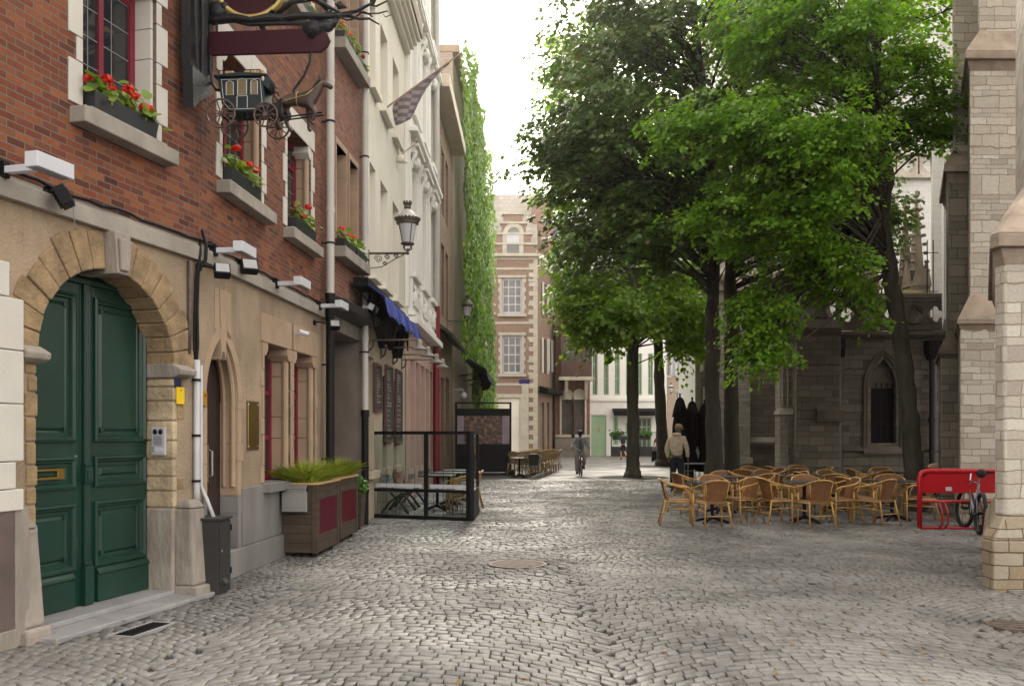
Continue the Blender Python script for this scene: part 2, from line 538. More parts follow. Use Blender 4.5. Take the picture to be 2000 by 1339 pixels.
BARK2 = M('grey_plane_bark', (0.125, 0.11, 0.09), 0.9, var=0.4, vs=5, bump=0.7, bs=12, stretch=(1.5, 1.5, 0.5), dirt=(0.07, 0.07, 0.045), dk=0.5)
BARK = M('tree_bark', (0.052, 0.043, 0.033), 0.9, var=0.4, vs=6, bump=0.9, bs=14, stretch=(1.5, 1.5, 0.45), dirt=(0.05, 0.062, 0.03), dk=0.45)

def weave(name, ca, cb, sx=55, sz=40):
    m, t, b = newmat(name)
    g = node(t, 'ShaderNodeTexCoord')
    mp = node(t, 'ShaderNodeMapping')
    mp.inputs['Scale'].default_value = (sx, sx, sz)
    t.links.new(g.outputs['Object'], mp.inputs['Vector'])
    ck = node(t, 'ShaderNodeTexChecker')
    ck.inputs['Scale'].default_value = 1
    t.links.new(mp.outputs[0], ck.inputs['Vector'])
    c = mixc(t, ck.outputs['Fac'], ca, cb)
    c2 = mixc(t, noise(t, g.outputs['Object'], 14, 4), (0.75, 0.75, 0.75), (1.15, 1.1, 1.05))
    t.links.new(mixc(t, 1.0, c, c2, 'MULTIPLY'), b.inputs['Base Color'])
    b.inputs['Roughness'].default_value = 0.55
    bumpn(t, b, ck.outputs['Fac'], 0.5, 0.004)
    return m
WICKER = weave('wicker_weave', (0.135, 0.06, 0.022), (0.24, 0.108, 0.042))
WICKD = weave('dark_wicker', (0.03, 0.028, 0.027), (0.06, 0.055, 0.05))
WICKC = weave('cream_wicker', (0.33, 0.26, 0.15), (0.45, 0.37, 0.24))
KNIT = weave('cable_knit', (0.56, 0.47, 0.34), (0.72, 0.62, 0.47), 45, 45)
# ------------------------------------------------------------------ leaves (numpy)
def bigmesh(name, verts, nper, mats, parent=None, smooth=False):
    """verts (N, nper, 3): N separate ngons"""
    N = len(verts)
    me = bpy.data.meshes.new(name)
    me.vertices.add(N * nper)
    me.vertices.foreach_set('co', np.ascontiguousarray(verts, dtype=np.float32).ravel())
    me.loops.add(N * nper)
    me.loops.foreach_set('vertex_index', np.arange(N * nper, dtype=np.int32))
    me.polygons.add(N)
    me.polygons.foreach_set('loop_start', np.arange(0, N * nper, nper, dtype=np.int32))
    me.update(calc_edges=True)
    return link(name, me, mats, parent, smooth)

OUT = {
    'linden': np.array([(0, 0), (.10, .30), (.34, .44), (.66, .30), (1.0, 0), (.66, -.30), (.34, -.44), (.10, -.30)]),
    'maple': np.array([(0, 0), (.04, .42), (.30, .30), (.52, .56), (.60, .20), (1.0, 0), (.60, -.20), (.52, -.56), (.30, -.30), (.04, -.42)]),
    'round': np.array([(0, 0), (.12, .42), (.5, .52), (.88, .4), (1, 0), (.88, -.4), (.5, -.52), (.12, -.42)]),
    'ivy': np.array([(0, 0), (.1, .4), (.45, .32), (1, 0), (.45, -.32), (.1, -.4)]),
}

def leafverts(c, axis, nrm, size, shape, fold=0.25):
    """c, axis, nrm: (N,3); size (N,)"""
    axis = axis / np.linalg.norm(axis, axis=1, keepdims=True)
    b = np.cross(nrm, axis)
    b /= np.linalg.norm(b, axis=1, keepdims=True) + 1e-9
    n = np.cross(axis, b)
    o = OUT[shape]
    s = size[:, None, None]
    h = np.abs(o[:, 1]) * fold - 0.18 * o[:, 0] ** 2
    return c[:, None, :] + s * (o[None, :, 0:1] * axis[:, None, :] + o[None, :, 1:2] * b[:, None, :] + h[None, :, None] * n[:, None, :])

def unit(a):
    return a / (np.linalg.norm(a, axis=-1, keepdims=True) + 1e-9)

# ------------------------------------------------------------------ ground
def wallx(d):
    """x of the left house fronts at distance d"""
    return np.where(d < 9.03, -3.13 + 0.251 * (d - 9.03), np.where(d < 16, -3.13 + 0.0714 * (d - 9.03), -2.632 + 0.02 * (d - 16)))

def cobmat(name, island, shader_rows):
    m, t, b = newmat(name)
    g = node(t, 'ShaderNodeNewGeometry')
    pos = g.outputs['Position']
    cr = node(t, 'ShaderNodeValToRGB')
    e = cr.color_ramp.elements
    cols = [(0.058, 0.055, 0.053), (0.100, 0.094, 0.092), (0.078, 0.074, 0.074), (0.125, 0.118, 0.115), (0.094, 0.085, 0.080), (0.144, 0.141, 0.141)]
    while len(e) < len(cols):
        e.new(0.5)
    for i, c in enumerate(cols):
        e[i].position = i / (len(cols) - 1)
        e[i].color = (*c, 1)
    if island:
        t.links.new(g.outputs['Random Per Island'], cr.inputs[0])
        c = cr.outputs[0]
    else:
        br = node(t, 'ShaderNodeTexBrick')
        t.links.new(pos, br.inputs['Vector'])
        br.inputs['Color1'].default_value = (0, 0, 0, 1)
        br.inputs['Color2'].default_value = (1, 1, 1, 1)
        br.inputs['Scale'].default_value = 1
        br.inputs['Brick Width'].default_value = 0.15
        br.inputs['Row Height'].default_value = 0.115
        br.inputs['Mortar Size'].default_value = 0.008
        t.links.new(br.outputs['Color'], cr.inputs[0])
        c = mixc(t, br.outputs['Fac'], cr.outputs[0], (0.07, 0.06, 0.05))
    c = mixc(t, noise(t, pos, 0.55, 6, 0.65, 0.42, 0.72), c, (0.26, 0.25, 0.243))
    c = mixc(t, noise(t, pos, 0.35, 7, 0.7, 0.52, 0.8), c, (0.095, 0.082, 0.072))
    c = mixc(t, 1.0, c, mixc(t, noise(t, pos, 28, 5, 0.7), (0.72, 0.72, 0.72), (1.22, 1.2, 1.18)), 'MULTIPLY')
    t.links.new(c, b.inputs['Base Color'])
    r = node(t, 'ShaderNodeMapRange')
    t.links.new(noise(t, pos, 0.5, 7, 0.68, 0.42, 0.62), r.inputs[0])
    r.inputs[3].default_value = 0.74
    r.inputs[4].default_value = 0.4
    t.links.new(r.outputs[0], b.inputs['Roughness'])
    b.inputs['Specular IOR Level'].default_value = 0.5
    bumpn(t, b, noise(t, pos, 45, 6, 0.65, 0.2, 0.8), 0.5, 0.008)
    return m
COB = cobmat('cobble_granite', True, False)
COBF = cobmat('far_cobbles', False, True)
JOINT = M('cobble_joint_sand', (0.035, 0.029, 0.024), 0.95, var=0.4, vs=8, dirt=(0.04, 0.03, 0.024), dk=0.5)

mb = MB()
mb.quad((-60, -15, -0.022), (90, -15, -0.022), (90, 31, -0.022), (-60, 31, -0.022))
struct(ob('ground', mb, JOINT))
mb = MB()
mb.quad((-60, 31, -0.004), (90, 31, -0.004), (90, 160, -0.004), (-60, 160, -0.004))
struct(ob('far_paving', mb, COBF))

def cobbles():
    Wd, sag, rh = 3.0, 0.8, 0.106
    V = []
    BJ = rng.uniform(-0.13, 0.13, (12, 400))
    rows = np.arange(int(3.5 / rh), int(32 / rh))
    for s in range(-3, 8):
        xc = -0.83 + s * Wd
        for k in rows:
            y0 = k * rh
            if abs(xc) - Wd * 0.5 > 0.62 * (y0 + 0.5) + 1.2:
                continue
            ul, ur = -Wd / 2 + BJ[s + 3, k], Wd / 2 + BJ[s + 4, k]
            xs = [ul]
            u = ul
            while u < ur - 0.075:
                u += rng.uniform(0.08, 0.145)
                xs.append(min(u, ur))
            if xs[-1] < ur:
                xs[-1] = ur
            xs = np.array(xs)
            a, bb = xs[:-1], xs[1:]
            V.append(np.stack([xc + a, xc + bb, np.full_like(a, xc), np.full_like(a, y0)], 1))
    A = np.concatenate(V)
    xm = (A[:, 0] + A[:, 1]) / 2
    f = lambda x, xc: sag * (1 - (2 * (x - xc) / Wd) ** 2)
    ym = A[:, 3] + f(xm, A[:, 2])
    keep = (ym > 3.6) & (ym < 31.0) & (xm > wallx(ym) - 0.3) & (xm < 0.62 * ym + 1.0)
    for hx, hy, hr in HOLES:
        keep &= ((xm - hx) ** 2 + (ym + rh / 2 - hy) ** 2) > (hr + 0.05) ** 2
    for fr, lx0, lx1, ly0, ly1 in RHOLES:
        rx, ry = xm - fr.o.x, ym + rh / 2 - fr.o.y
        lx, ly = rx * fr.ax.x + ry * fr.ax.y, rx * fr.n.x + ry * fr.n.y
        keep &= ~((lx > lx0) & (lx < lx1) & (ly > ly0) & (ly < ly1))
    A = A[keep]
    N = len(A)
    gap = 0.004
    j = lambda s: rng.normal(0, s, N)
    x0, x1 = A[:, 0] + gap * 0.8, A[:, 1] - gap * 0.8
    h0 = A[:, 3] + gap * 1.35
    h1 = A[:, 3] + rh - gap * 1.35
    c = np.zeros((N, 4, 2))
    for i, (xx, hh) in enumerate(((x0, h0), (x1, h0), (x1, h1), (x0, h1))):
        c[:, i, 0] = xx + j(0.0045)
        c[:, i, 1] = hh + f(xx, A[:, 2]) + j(0.0045)
    cen = c.mean(1, keepdims=True)
    inner = cen + (c - cen) * np.array([0.93, 0.915])
    zt = np.clip(j(0.003), -0.007, 0.006)[:, None] + rng.normal(0, 0.0022, (N, 4))
    zo = np.full((N, 4), -0.022)
    mid = cen + (c - cen) * 0.985
    zm = zt - 0.0035
    v = np.zeros((N, 13, 3))
    v[:, 0:4, :2], v[:, 0:4, 2] = c, zo
    v[:, 4:8, :2], v[:, 4:8, 2] = mid, zm
    v[:, 8:12, :2], v[:, 8:12, 2] = inner, zt
    v[:, 12, :2], v[:, 12, 2] = cen[:, 0], zt.mean(1) + 0.0012
    q = []
    for i in range(4):
        k = (i + 1) % 4
        q += [(i, k, 4 + k, 4 + i), (4 + i, 4 + k, 8 + k, 8 + i)]
    q = np.array(q)
    tri = np.array([(8 + i, 8 + (i + 1) % 4, 12) for i in range(4)])
    off = (np.arange(N) * 13)[:, None, None]
    Q = (q[None] + off).reshape(-1, 4)
    T = (tri[None] + off).reshape(-1, 3)
    me = bpy.data.meshes.new('cobblestones')
    me.vertices.add(N * 13)
    me.vertices.foreach_set('co', v.astype(np.float32).ravel())
    li = np.concatenate([Q.ravel(), T.ravel()]).astype(np.int32)
    me.loops.add(len(li))
    me.loops.foreach_set('vertex_index', li)
    st = np.concatenate([np.arange(len(Q)) * 4, len(Q) * 4 + np.arange(len(T)) * 3]).astype(np.int32)
    me.polygons.add(len(st))
    me.polygons.foreach_set('loop_start', st)
    me.update(calc_edges=True)
    o = link('paving_of_cobbles', me, COB, smooth=True)
    return struct(o)

HOLES, RHOLES = [], []
mh = G(1011, 1100)
HOLES.append((mh.x, mh.y, 0.37))
mh2 = G(1975, 1219)
HOLES.append((mh2.x, mh2.y, 0.2))

def manhole(p, r, label, ribs=True):
    t = thing('manhole_cover', label, 'manhole cover', (p.x, p.y, 0), R(12))
    m = MB()
    m.lathe([(r, -0.03), (r, 0.0), (r * 0.985, 0.004), (r * 0.86, 0.004), (r * 0.86, -0.006), (0.001, -0.006)], 48)
    ob('rim', m, RUST if ribs else BLUEST, t, fix=True)
    m = MB()
    m.lathe([(r * 0.85, -0.02), (r * 0.85, -0.005), (0.001, -0.005)], 40)
    ob('recess', m, BLACK, t)
    m = MB()
    if ribs:
        k = int(r * 2 / 0.06)
        for i in range(k):
            y = -r * 0.82 + i * (r * 1.64 / (k - 1))
            hw = math.sqrt(max(0, (r * 0.84) ** 2 - y * y))
            if hw > 0.02:
                m.box(-hw, hw, y - 0.014, y + 0.014, -0.006, 0.007)
    else:
        m.lathe([(r * 0.84, -0.006), (r * 0.84, 0.002), (0.001, 0.002)], 40)
    ob('lid', m, RUST if ribs else BLUEST, t)
RUST = M('rusty_cast_iron', (0.115, 0.085, 0.07), 0.6, metal=0.3, var=0.3, vs=8, bump=0.3)
manhole(mh, 0.36, 'ribbed round iron manhole cover in the middle of the cobbles')
manhole(mh2, 0.19, 'small round cover set in cobbles by the near stone pier', True)

# ------------------------------------------------------------------ frames of the left facades
K = Vector((-3.13, 9.03, 0))
W1 = Fr(K.x, K.y, math.atan2(1, 0.251))
W2 = Fr(K.x, K.y, math.atan2(1, 0.0714))
W3 = Fr(-2.632, 16.0, math.atan2(1, 0.02))
def frm(f):
    return Matrix.Translation(f.o) @ Matrix.Rotation(f.a, 4, 'Z')

def wall(m, x0, x1, z0, z1, ops, dep, y=0.0):
    xs = sorted({x0, x1} | {v for o in ops for v in o[:2]})
    zs = sorted({z0, z1} | {v for o in ops for v in o[2:4]})
    for i in range(len(xs) - 1):
        for k in range(len(zs) - 1):
            a, b, c, d = xs[i], xs[i + 1], zs[k], zs[k + 1]
            if a < x0 - 1e-6 or b > x1 + 1e-6 or c < z0 - 1e-6 or d > z1 + 1e-6:
                continue
            mx, mz = (a + b) / 2, (c + d) / 2
            if any(o[0] < mx < o[1] and o[2] < mz < o[3] for o in ops):
                continue
            m.quad((a, y, c), (b, y, c), (b, y, d), (a, y, d))
    for a, b, c, d in [o[:4] for o in ops]:
        m.quad((a, y, c), (a, y, d), (a, y + dep, d), (a, y + dep, c))
        m.quad((b, y, d), (b, y, c), (b, y + dep, c), (b, y + dep, d))
        m.quad((a, y, d), (b, y, d), (b, y + dep, d), (a, y + dep, d))
        m.quad((b, y, c), (a, y, c), (a, y + dep, c), (b, y + dep, c))

def rings(m, x0, x1, z0, z1, prof, fill=True):
    """mitred mouldings: prof = [(inset, y)...]; fills the last ring"""
    L = []
    for i, y in prof:
        L.append([(x0 + i, y, z0 + i), (x1 - i, y, z0 + i), (x1 - i, y, z1 - i), (x0 + i, y, z1 - i)])
    for a, b in zip(L, L[1:]):
        for k in range(4):
            j = (k + 1) % 4
            m.quad(a[k], a[j], b[j], b[k])
    if fill:
        m.quad(*L[-1])

def winframe(par, nm, x0, x1, z0, z1, y, fm, vb=(), hb=(), fw=0.06, bw=0.03, pm=None, th=0.05, label=None, lead=None):
    m = nm()
    for a, b, c, d in ((x0, x0 + fw, z0, z1), (x1 - fw, x1, z0, z1), (x0 + fw, x1 - fw, z0, z0 + fw), (x0 + fw, x1 - fw, z1 - fw, z1)):
        m.box(a, b, y, y + th, c, d)
    for f in vb:
        xx = x0 + (x1 - x0) * f
        m.box(xx - bw / 2, xx + bw / 2, y + 0.004, y + th, z0 + fw, z1 - fw)
    for f in hb:
        zz = z0 + (z1 - z0) * f
        m.box(x0 + fw, x1 - fw, y + 0.008, y + th, zz - bw / 2, zz + bw / 2)
    o = ob('window', m, fm, par)
    if label:
        o['label'] = label
    m = nm()
    m.box(x0 + fw * 0.5, x1 - fw * 0.5, y + th * 0.5, y + th * 0.5 + 0.012, z0 + fw * 0.5, z1 - fw * 0.5)
    ob('pane', m, pm or PANE, o)
    if lead:
        m = nm()
        nx, nz = lead
        for i in range(1, nx):
            xx = x0 + (x1 - x0) * i / nx
            m.box(xx - 0.004, xx + 0.004, y + th * 0.5 - 0.006, y + th * 0.5 - 0.001, z0 + fw, z1 - fw)
        for i in range(1, nz):
            zz = z0 + (z1 - z0) * i / nz
            m.box(x0 + fw, x1 - fw, y + th * 0.5 - 0.007, y + th * 0.5 - 0.002, zz - 0.004, zz + 0.004)
        ob('leading', m, GREYPL, o)
    return o

def quoins(m, x, z0, z1, sgn, wa, wb, h, y0=-0.012, y1=0.03, gap=0.004, start=0):
    z, i = z0, start
    while z < z1 - 0.05:
        zz = min(z + h[i % len(h)], z1)
        wd = wa if i % 2 == 0 else wb
        m.box(x, x + sgn * wd, y0, y1, z + gap, zz - gap)
        z = zz
        i += 1

# ------------------------------------------------------------------ near brick house (two planes, a slight bend in its front)
HB = Fr(K.x, K.y, W2.a)
house = HB.emp('brick_house', 'red brick house with tan stucco ground floor, maroon windows and arched green door', 'house')
X12 = frm(HB).inverted() @ frm(W1)
def n1():
    m = MB()
    m.xf = X12
    return m
def n2():
    return MB()
XL = W1.x(-260)
a0, a1 = W1.x(68), W1.x(338)
ac, ah = (a0 + a1) / 2, (a1 - a0) / 2
ZS, ZT = 2.2, 2.99
ZB0, ZB1 = 3.29, 3.43
XE2 = W2.x(637)
RH = 9.6
# upper windows
w1 = (W1.x(160), W1.x(305), 4.24, 5.75)
w2 = (W2.x(433), W2.x(510), 4.26, 5.72)
w3 = (W2.x(560), W2.x(607), 4.26, 5.62)
u1 = (w1[0], w1[1], 7.3, 8.8)
u2 = (w2[0], w2[1], 7.3, 8.8)
u3 = (w3[0], w3[1], 7.3, 8.8)
# ground windows and door
pd = (W2.x(402), W2.x(465), 0.22, 2.62)
g1 = (W2.x(515), W2.x(567), 0.97, 2.68)
g2 = (W2.x(573), W2.x(615), 0.97, 2.68)
DEP = 0.3
PDEP = 0.2
mu = n1()
wall(mu, XL, 0, ZB1 - 0.02, RH, [w1, u1], 0.26)
mu.xf = None
wall(mu, 0, XE2, ZB1 - 0.02, RH, [w2, w3, u2, u3], 0.26)
ob('brick_wall', mu, BRICK, house)
m = n1()
wall(m, XL, 0, 0, ZB0 + 0.05, [(a0, a1, -0.01, ZT)], DEP)
arch = [(ac + ah * math.cos(t), ZS + (ZT - ZS) * math.sin(t)) for t in np.linspace(math.pi, 0, 25)]
for p, q in zip(arch, arch[1:]):
    m.quad((p[0], 0, p[1]), (q[0], 0, q[1]), (q[0], 0, ZT), (p[0], 0, ZT))
    m.quad((p[0], 0, p[1]), (q[0], 0, q[1]), (q[0], DEP, q[1]), (p[0], DEP, p[1]))
m.xf = None
wall(m, 0, XE2, 0, ZB0 + 0.05, [pd, g1, g2], PDEP)
# pointed head of the small door
pc, ph = (pd[0] + pd[1]) / 2, (pd[1] - pd[0]) / 2
PZ = 1.92
def pointed(c, h, zs, zt, n=10):
    rr = ((zt - zs) ** 2 + h * h) / (2 * h)
    L = []
    for i in range(n + 1):
        z = zs + (zt - zs) * i / n
        L.append((c - h + rr - math.sqrt(max(0, rr * rr - (z - zs) ** 2)), z))
    return L + [(2 * c - x, z) for x, z in reversed(L[:-1])]
pa = pointed(pc, ph, PZ, pd[3])
k = len(pa) // 2
for p, q in zip(pa, pa[1:]):
    m.quad((p[0], 0, p[1]), (q[0], 0, q[1]), (q[0], 0, pd[3]), (p[0], 0, pd[3]))
ob('stucco_wall', m, STUCCO, house)
# body of the house behind the front
m = n1()
m.box(XL, 0.6, DEP + 0.2, 5, 0, RH - 0.05)
m.xf = None
m.box(-0.3, XE2, DEP + 0.35, 5, 0, RH - 0.03)
ob('house_core', m, DARKIN, house)
m = n1()
m.box(XL, -0.02, -0.06, 0.05, ZB0, ZB1)
m.box(XL, -0.02, -0.03, 0.05, ZB1, ZB1 + 0.035)
m.xf = None
m.box(-0.01, XE2, -0.06, 0.05, ZB0, ZB1)
m.box(-0.01, XE2, -0.03, 0.05, ZB1, ZB1 + 0.035)
ob('string_course', m, BAND, house, bev=0.008)
# grey bluestone plinth along the second plane
m = n2()
for xa, xb in ((0.02, pd[0] - 0.1), (pd[1] + 0.1, g1[0] - 0.05), (g1[0] - 0.046, (g1[1] + g2[0]) / 2), ((g1[1] + g2[0]) / 2 + 0.004, XE2)):
    m.box(xa, xb, -0.022, 0.1, 0.30, 0.955)
m.box(0.0, XE2, -0.05, 0.1, 0.0, 0.295)
ob('plinth', m, BLUEST, house, bev=0.006)
# stone threshold strip and grating at the green door
m = n1()
for i in range(3):
    xa = a0 - 0.12 + i * (ah * 2 + 0.5) / 3
    m.box(xa, xa + (ah * 2 + 0.5) / 3 - 0.006, -0.30, DEP, -0.02, 0.03)
m.box(a0, a1, -0.02, DEP, 0.03, 0.075)
ob('threshold', m, KERB, house, bev=0.008)
RHOLES.append((W1, a0 - 0.16, a0 - 0.1 + ah * 2 + 0.5, -0.32, 1))

# arch stones
random.seed(3)
m = n1()
NV = 17
for i in range(NV):
    t0 = math.pi * (1 - i / NV) - 0.006
    t1 = math.pi * (1 - (i + 1) / NV) + 0.006
    if i == NV // 2:
        continue
    th = random.uniform(0.26, 0.33)
    pr = random.uniform(0.012, 0.03)
    pts = []
    for t in np.linspace(t0, t1, 4):
        pts.append((ac + (ah - 0.02) * math.cos(t), ZS + (ZT - ZS - 0.02) * math.sin(t)))
    for t in np.linspace(t1, t0, 4):
        pts.append((ac + (ah + th) * math.cos(t), ZS + (ZT - ZS + th) * math.sin(t)))
    m.prism(pts, 'y', -pr, DEP - 0.01)
ob('arch_stones', m, VOUSS, house, bev=0.012)
m = n1()
m.prism([(ac - 0.07, ZT - 0.06), (ac + 0.07, ZT - 0.06), (ac + 0.105, ZT + 0.3), (ac - 0.105, ZT + 0.3)], 'y', -0.12, DEP - 0.02)
m.prism([(ac - 0.05, ZT - 0.03), (ac + 0.05, ZT - 0.03), (ac + 0.075, ZT + 0.24), (ac - 0.075, ZT + 0.24)], 'y', -0.15, -0.12)
ob('keystone', m, GUARD, house, bev=0.01)
m = n1()
mj = n1()
z = 0.86
while z < 2.08:
    h = random.uniform(0.13, 0.2)
    zz = min(z + h, 2.1)
    wd = random.uniform(0.015, 0.03) if random.random() < 0.5 else random.uniform(0.02, 0.04)
    m.box(a1 - 0.015, a1 + wd + 0.02, -0.012, DEP - 0.01, z + 0.006, zz - 0.006)
    if random.random() < 0.55:
        m.mi = 1
        m.box(a1 + wd + 0.03, a1 + 0.17, -0.008, 0.05, z + 0.01, zz - 0.01)
        m.mi = 0
    mj.box(a0 - random.uniform(0.06, 0.12), a0 + random.uniform(0.0, 0.02), -0.014, DEP - 0.01, z + 0.006, zz - 0.006)
    z = zz
ob('jamb_stones', m, [JSTONE, VOUSS], house, bev=0.014)
ob('jamb_stones', mj, VOUSS, house, bev=0.014)
for xx in (a0, a1):
    m = n1()
    m.box(xx - 0.025, xx + 0.025, -0.015, DEP - 0.01, 0.0, 0.855)
    ob('lower_jamb', m, GUARD, house, bev=0.02)
for xx, sgn in ((a0, -1), (a1, 1)):
    m = n1()
    m.prism([(-0.02, 2.1), (-0.11, 2.13), (-0.12, 2.18), (-0.02, 2.235), (DEP - 0.02, 2.235), (DEP - 0.02, 2.1)], 'x', xx - sgn * 0.045, xx + sgn * 0.22)
    ob('impost', m, GUARD, house, bev=0.012)

# green double door
YD = DEP - 0.02
def doorleaf(x0, x1, name, flip):
    m = n1()
    zt = 2.86
    z0 = 0.08
    m.box(x0, x1, YD + 0.03, YD + 0.08, z0, zt)
    st = 0.075
    pan = [(0.40, 0.96, 0.03), (1.10, 1.36, 0.03), (1.5, 2.76, 0.045)]
    zs = [z0] + [v for p in pan for v in p[:2]] + [zt]
    m.box(x0, x0 + st, YD, YD + 0.03, z0, zt)
    m.box(x1 - st, x1, YD, YD + 0.03, z0, zt)
    for i in range(0, len(zs), 2):
        m.box(x0 + st, x1 - st, YD, YD + 0.03, zs[i], zs[i + 1])
    m.box(x0 + (0.10 if flip else 0.02), x1 - (0.02 if flip else 0.10), YD - 0.03, YD, z0, 0.315)
    m.prism([(YD - 0.03, 0.315), (YD - 0.045, 0.33), (YD - 0.035, 0.35), (YD, 0.395), (YD, 0.315)], 'x', x0 + (0.10 if flip else 0.02), x1 - (0.02 if flip else 0.10))
    for za, zb, w in pan:
        rings(m, x0 + st - 0.012, x1 - st + 0.012, za - 0.012, zb + 0.012,
              [(0, YD), (0.006, YD - 0.026), (0.026, YD - 0.032), (0.04, YD - 0.012), (0.05, YD - 0.012), (0.062, YD + 0.014), (0.09, YD + 0.014), (0.10, YD + 0.02), (0.125, YD + 0.004)])
    o = ob(name, m, GREEN, house, bev=0.004)
    for za, zb, w in pan:
        if zb - za > 0.4:
            for xx in (x0 + st + 0.085, x1 - st - 0.125):
                for zz in (za + 0.085, zb - 0.125):
                    m = n1()
                    m.box(xx, xx + 0.04, YD - 0.008, YD + 0.004, zz, zz + 0.04)
                    ob('corner_block', m, GREEN, o, bev=0.004)
    return o
xm = ac
DL = doorleaf(a0 - 0.02, xm - 0.045, 'door_leaf', False)
DR = doorleaf(xm + 0.045, a1 + 0.02, 'door_leaf', True)
m = n1()
m.box(xm - 0.05, xm + 0.05, YD - 0.005, YD + 0.06, 0.08, 2.86)
m.box(xm - 0.035, xm + 0.035, YD - 0.035, YD - 0.005, 0.45, 2.86)
for xx in (-0.02, 0.0, 0.02):
    m.cyl((xm + xx, YD - 0.036, 0.5), (xm + xx, YD - 0.036, 1.12), 0.009, n=8)
    m.cyl((xm + xx, YD - 0.036, 1.3), (xm + xx, YD - 0.036, 2.8), 0.009, n=8)
m.box(xm - 0.048, xm + 0.048, YD - 0.06, YD - 0.005, 1.14, 1.28)
m.box(xm - 0.03, xm + 0.03, YD - 0.068, YD - 0.06, 1.165, 1.255)
m.box(xm - 0.042, xm + 0.042, YD - 0.055, YD - 0.005, 1.285, 1.31)
m.box(xm - 0.05, xm + 0.05, YD - 0.06, YD - 0.005, 0.08, 0.42)
m.box(xm - 0.042, xm + 0.042, YD - 0.05, YD - 0.005, 0.425, 0.46)
ob('astragal', m, GREEN, house, bev=0.006)
m = n1()
m.box(a0 - 0.02, a1 + 0.02, YD - 0.03, YD + 0.03, 2.862, 2.91)
m.box(a0 - 0.02, a1 + 0.02, YD + 0.02, YD + 0.05, 2.91, 3.05)
ob('transom', m, GREEN, house, bev=0.006)
m = n1()
lx0, lx1 = xm - 0.70, xm - 0.26
lz = 1.23
m.box(lx0, lx1, YD - 0.028, YD, lz - 0.045, lz - 0.025)
m.box(lx0, lx1, YD - 0.028, YD, lz + 0.025, lz + 0.045)
m.box(lx0, lx0 + 0.05, YD - 0.028, YD, lz - 0.025, lz + 0.025)
m.box(lx1 - 0.08, lx1, YD - 0.028, YD, lz - 0.025, lz + 0.025)
ob('letter_slot', m, BRASS, DL, bev=0.004)
for zz in (1.33, 0.62):
    m = n1()
    m.box(xm - 0.125, xm - 0.095, YD - 0.012, YD, zz - 0.05, zz + 0.05)
    m.cyl((xm - 0.11, YD - 0.012, zz), (xm - 0.11, YD - 0.016, zz), 0.008)
    ob('lock_plate', m, STEEL, DL)

# small pointed door
m = n2()
m.box(pd[0] - 0.01, pd[1] + 0.01, PDEP + 0.02, PDEP + 0.07, 0.2, 2.64)
for i in range(6):
    xx = pd[0] + (pd[1] - pd[0]) * (i + 0.5) / 6
    m.box(xx - 0.066, xx + 0.066, PDEP + 0.005, PDEP + 0.02, 0.22, 2.6)
sd_ = ob('side_door', m, M('dark_brown_door', (0.028, 0.014, 0.012), 0.5, var=0.2), house, bev=0.004)
m = n2()
hx = pd[0] + 0.52
m.box(hx - 0.018, hx + 0.018, PDEP - 0.005, PDEP + 0.005, 1.05, 1.45)
m.tube([(hx, PDEP, 1.1), (hx, PDEP - 0.05, 1.12), (hx, PDEP - 0.05, 1.38), (hx, PDEP, 1.4)], 0.012)
ob('handle', m, STEEL, sd_)
m = n2()
# jambs and pointed arch in tan ashlar with a roll moulding
z = 0.3
i = 0
while z < PZ:
    zz = min(z + (0.38, 0.2)[i % 2], PZ)
    e = (0.08, 0.15)[i % 2]
    mt = 1 if zz < 1.0 else 0
    m.mi = mt
    m.box(pd[1] - 0.02, pd[1] + e, -0.006, PDEP, z + 0.003, zz - 0.003)
    m.box(pd[0] - e, pd[0] + 0.02, -0.006, PDEP, z + 0.003, zz - 0.003)
    z = zz
    i += 1
m.mi = 0
for dy, rr in ((0.05, 0.028), (0.15, 0.02)):
    path = [(pd[1] - 0.03, dy, 0.98), (pd[1] - 0.03, dy, PZ)] + [(x - 0.03 * (1 if x > pc else -1), dy, z) for x, z in reversed(pa) if x > pc] 
    m.tube(path, rr, 8)
    path = [(pd[0] - 0.0, dy, 0.98), (pd[0] - 0.0, dy, PZ)] + [(x - 0.0, dy, z) for x, z in pa if x < pc]
    m.tube(path, rr, 8)
def archblocks(m, pts, th, y0, y1, step, gap=0.004):
    n = len(pts)
    for i in range(0, n - 1, step):
        seg = pts[i:min(i + step, n - 1) + 1]
        outer = []
        for j, p in enumerate(seg):
            q = pts[min(i + j + 1, n - 1)]
            r0 = pts[max(i + j - 1, 0)]
            t = Vector((q[0] - r0[0], q[1] - r0[1]))
            t.normalize()
            nn = Vector((-t.y, t.x))
            outer.append((p[0] + nn.x * th, p[1] + nn.y * th))
        m.prism(list(seg) + outer[::-1], 'y', y0, y1)
archblocks(m, pa, 0.12, -0.006, PDEP, 5)
m.prism([(pc - 0.06, 2.36), (pc - 0.03, 2.44), (pc + 0.03, 2.44), (pc + 0.06, 2.36), (pc + 0.1, 3.1), (pc - 0.1, 3.1)], 'y', -0.012, 0.2)
m.box(pc - 0.22, pc - 0.104, -0.006, 0.05, 2.66, 3.1)
m.box(pc + 0.104, pc + 0.22, -0.006, 0.05, 2.6, 3.1)
ob('door_surround', m, [JAMB, BLUEST], house, bev=0.005)
m = n2()
m.box(pd[0] - 0.02, pd[1] + 0.02, -0.02, PDEP, 0.0, 0.22)
ob('door_step', m, KERB, house, bev=0.008)

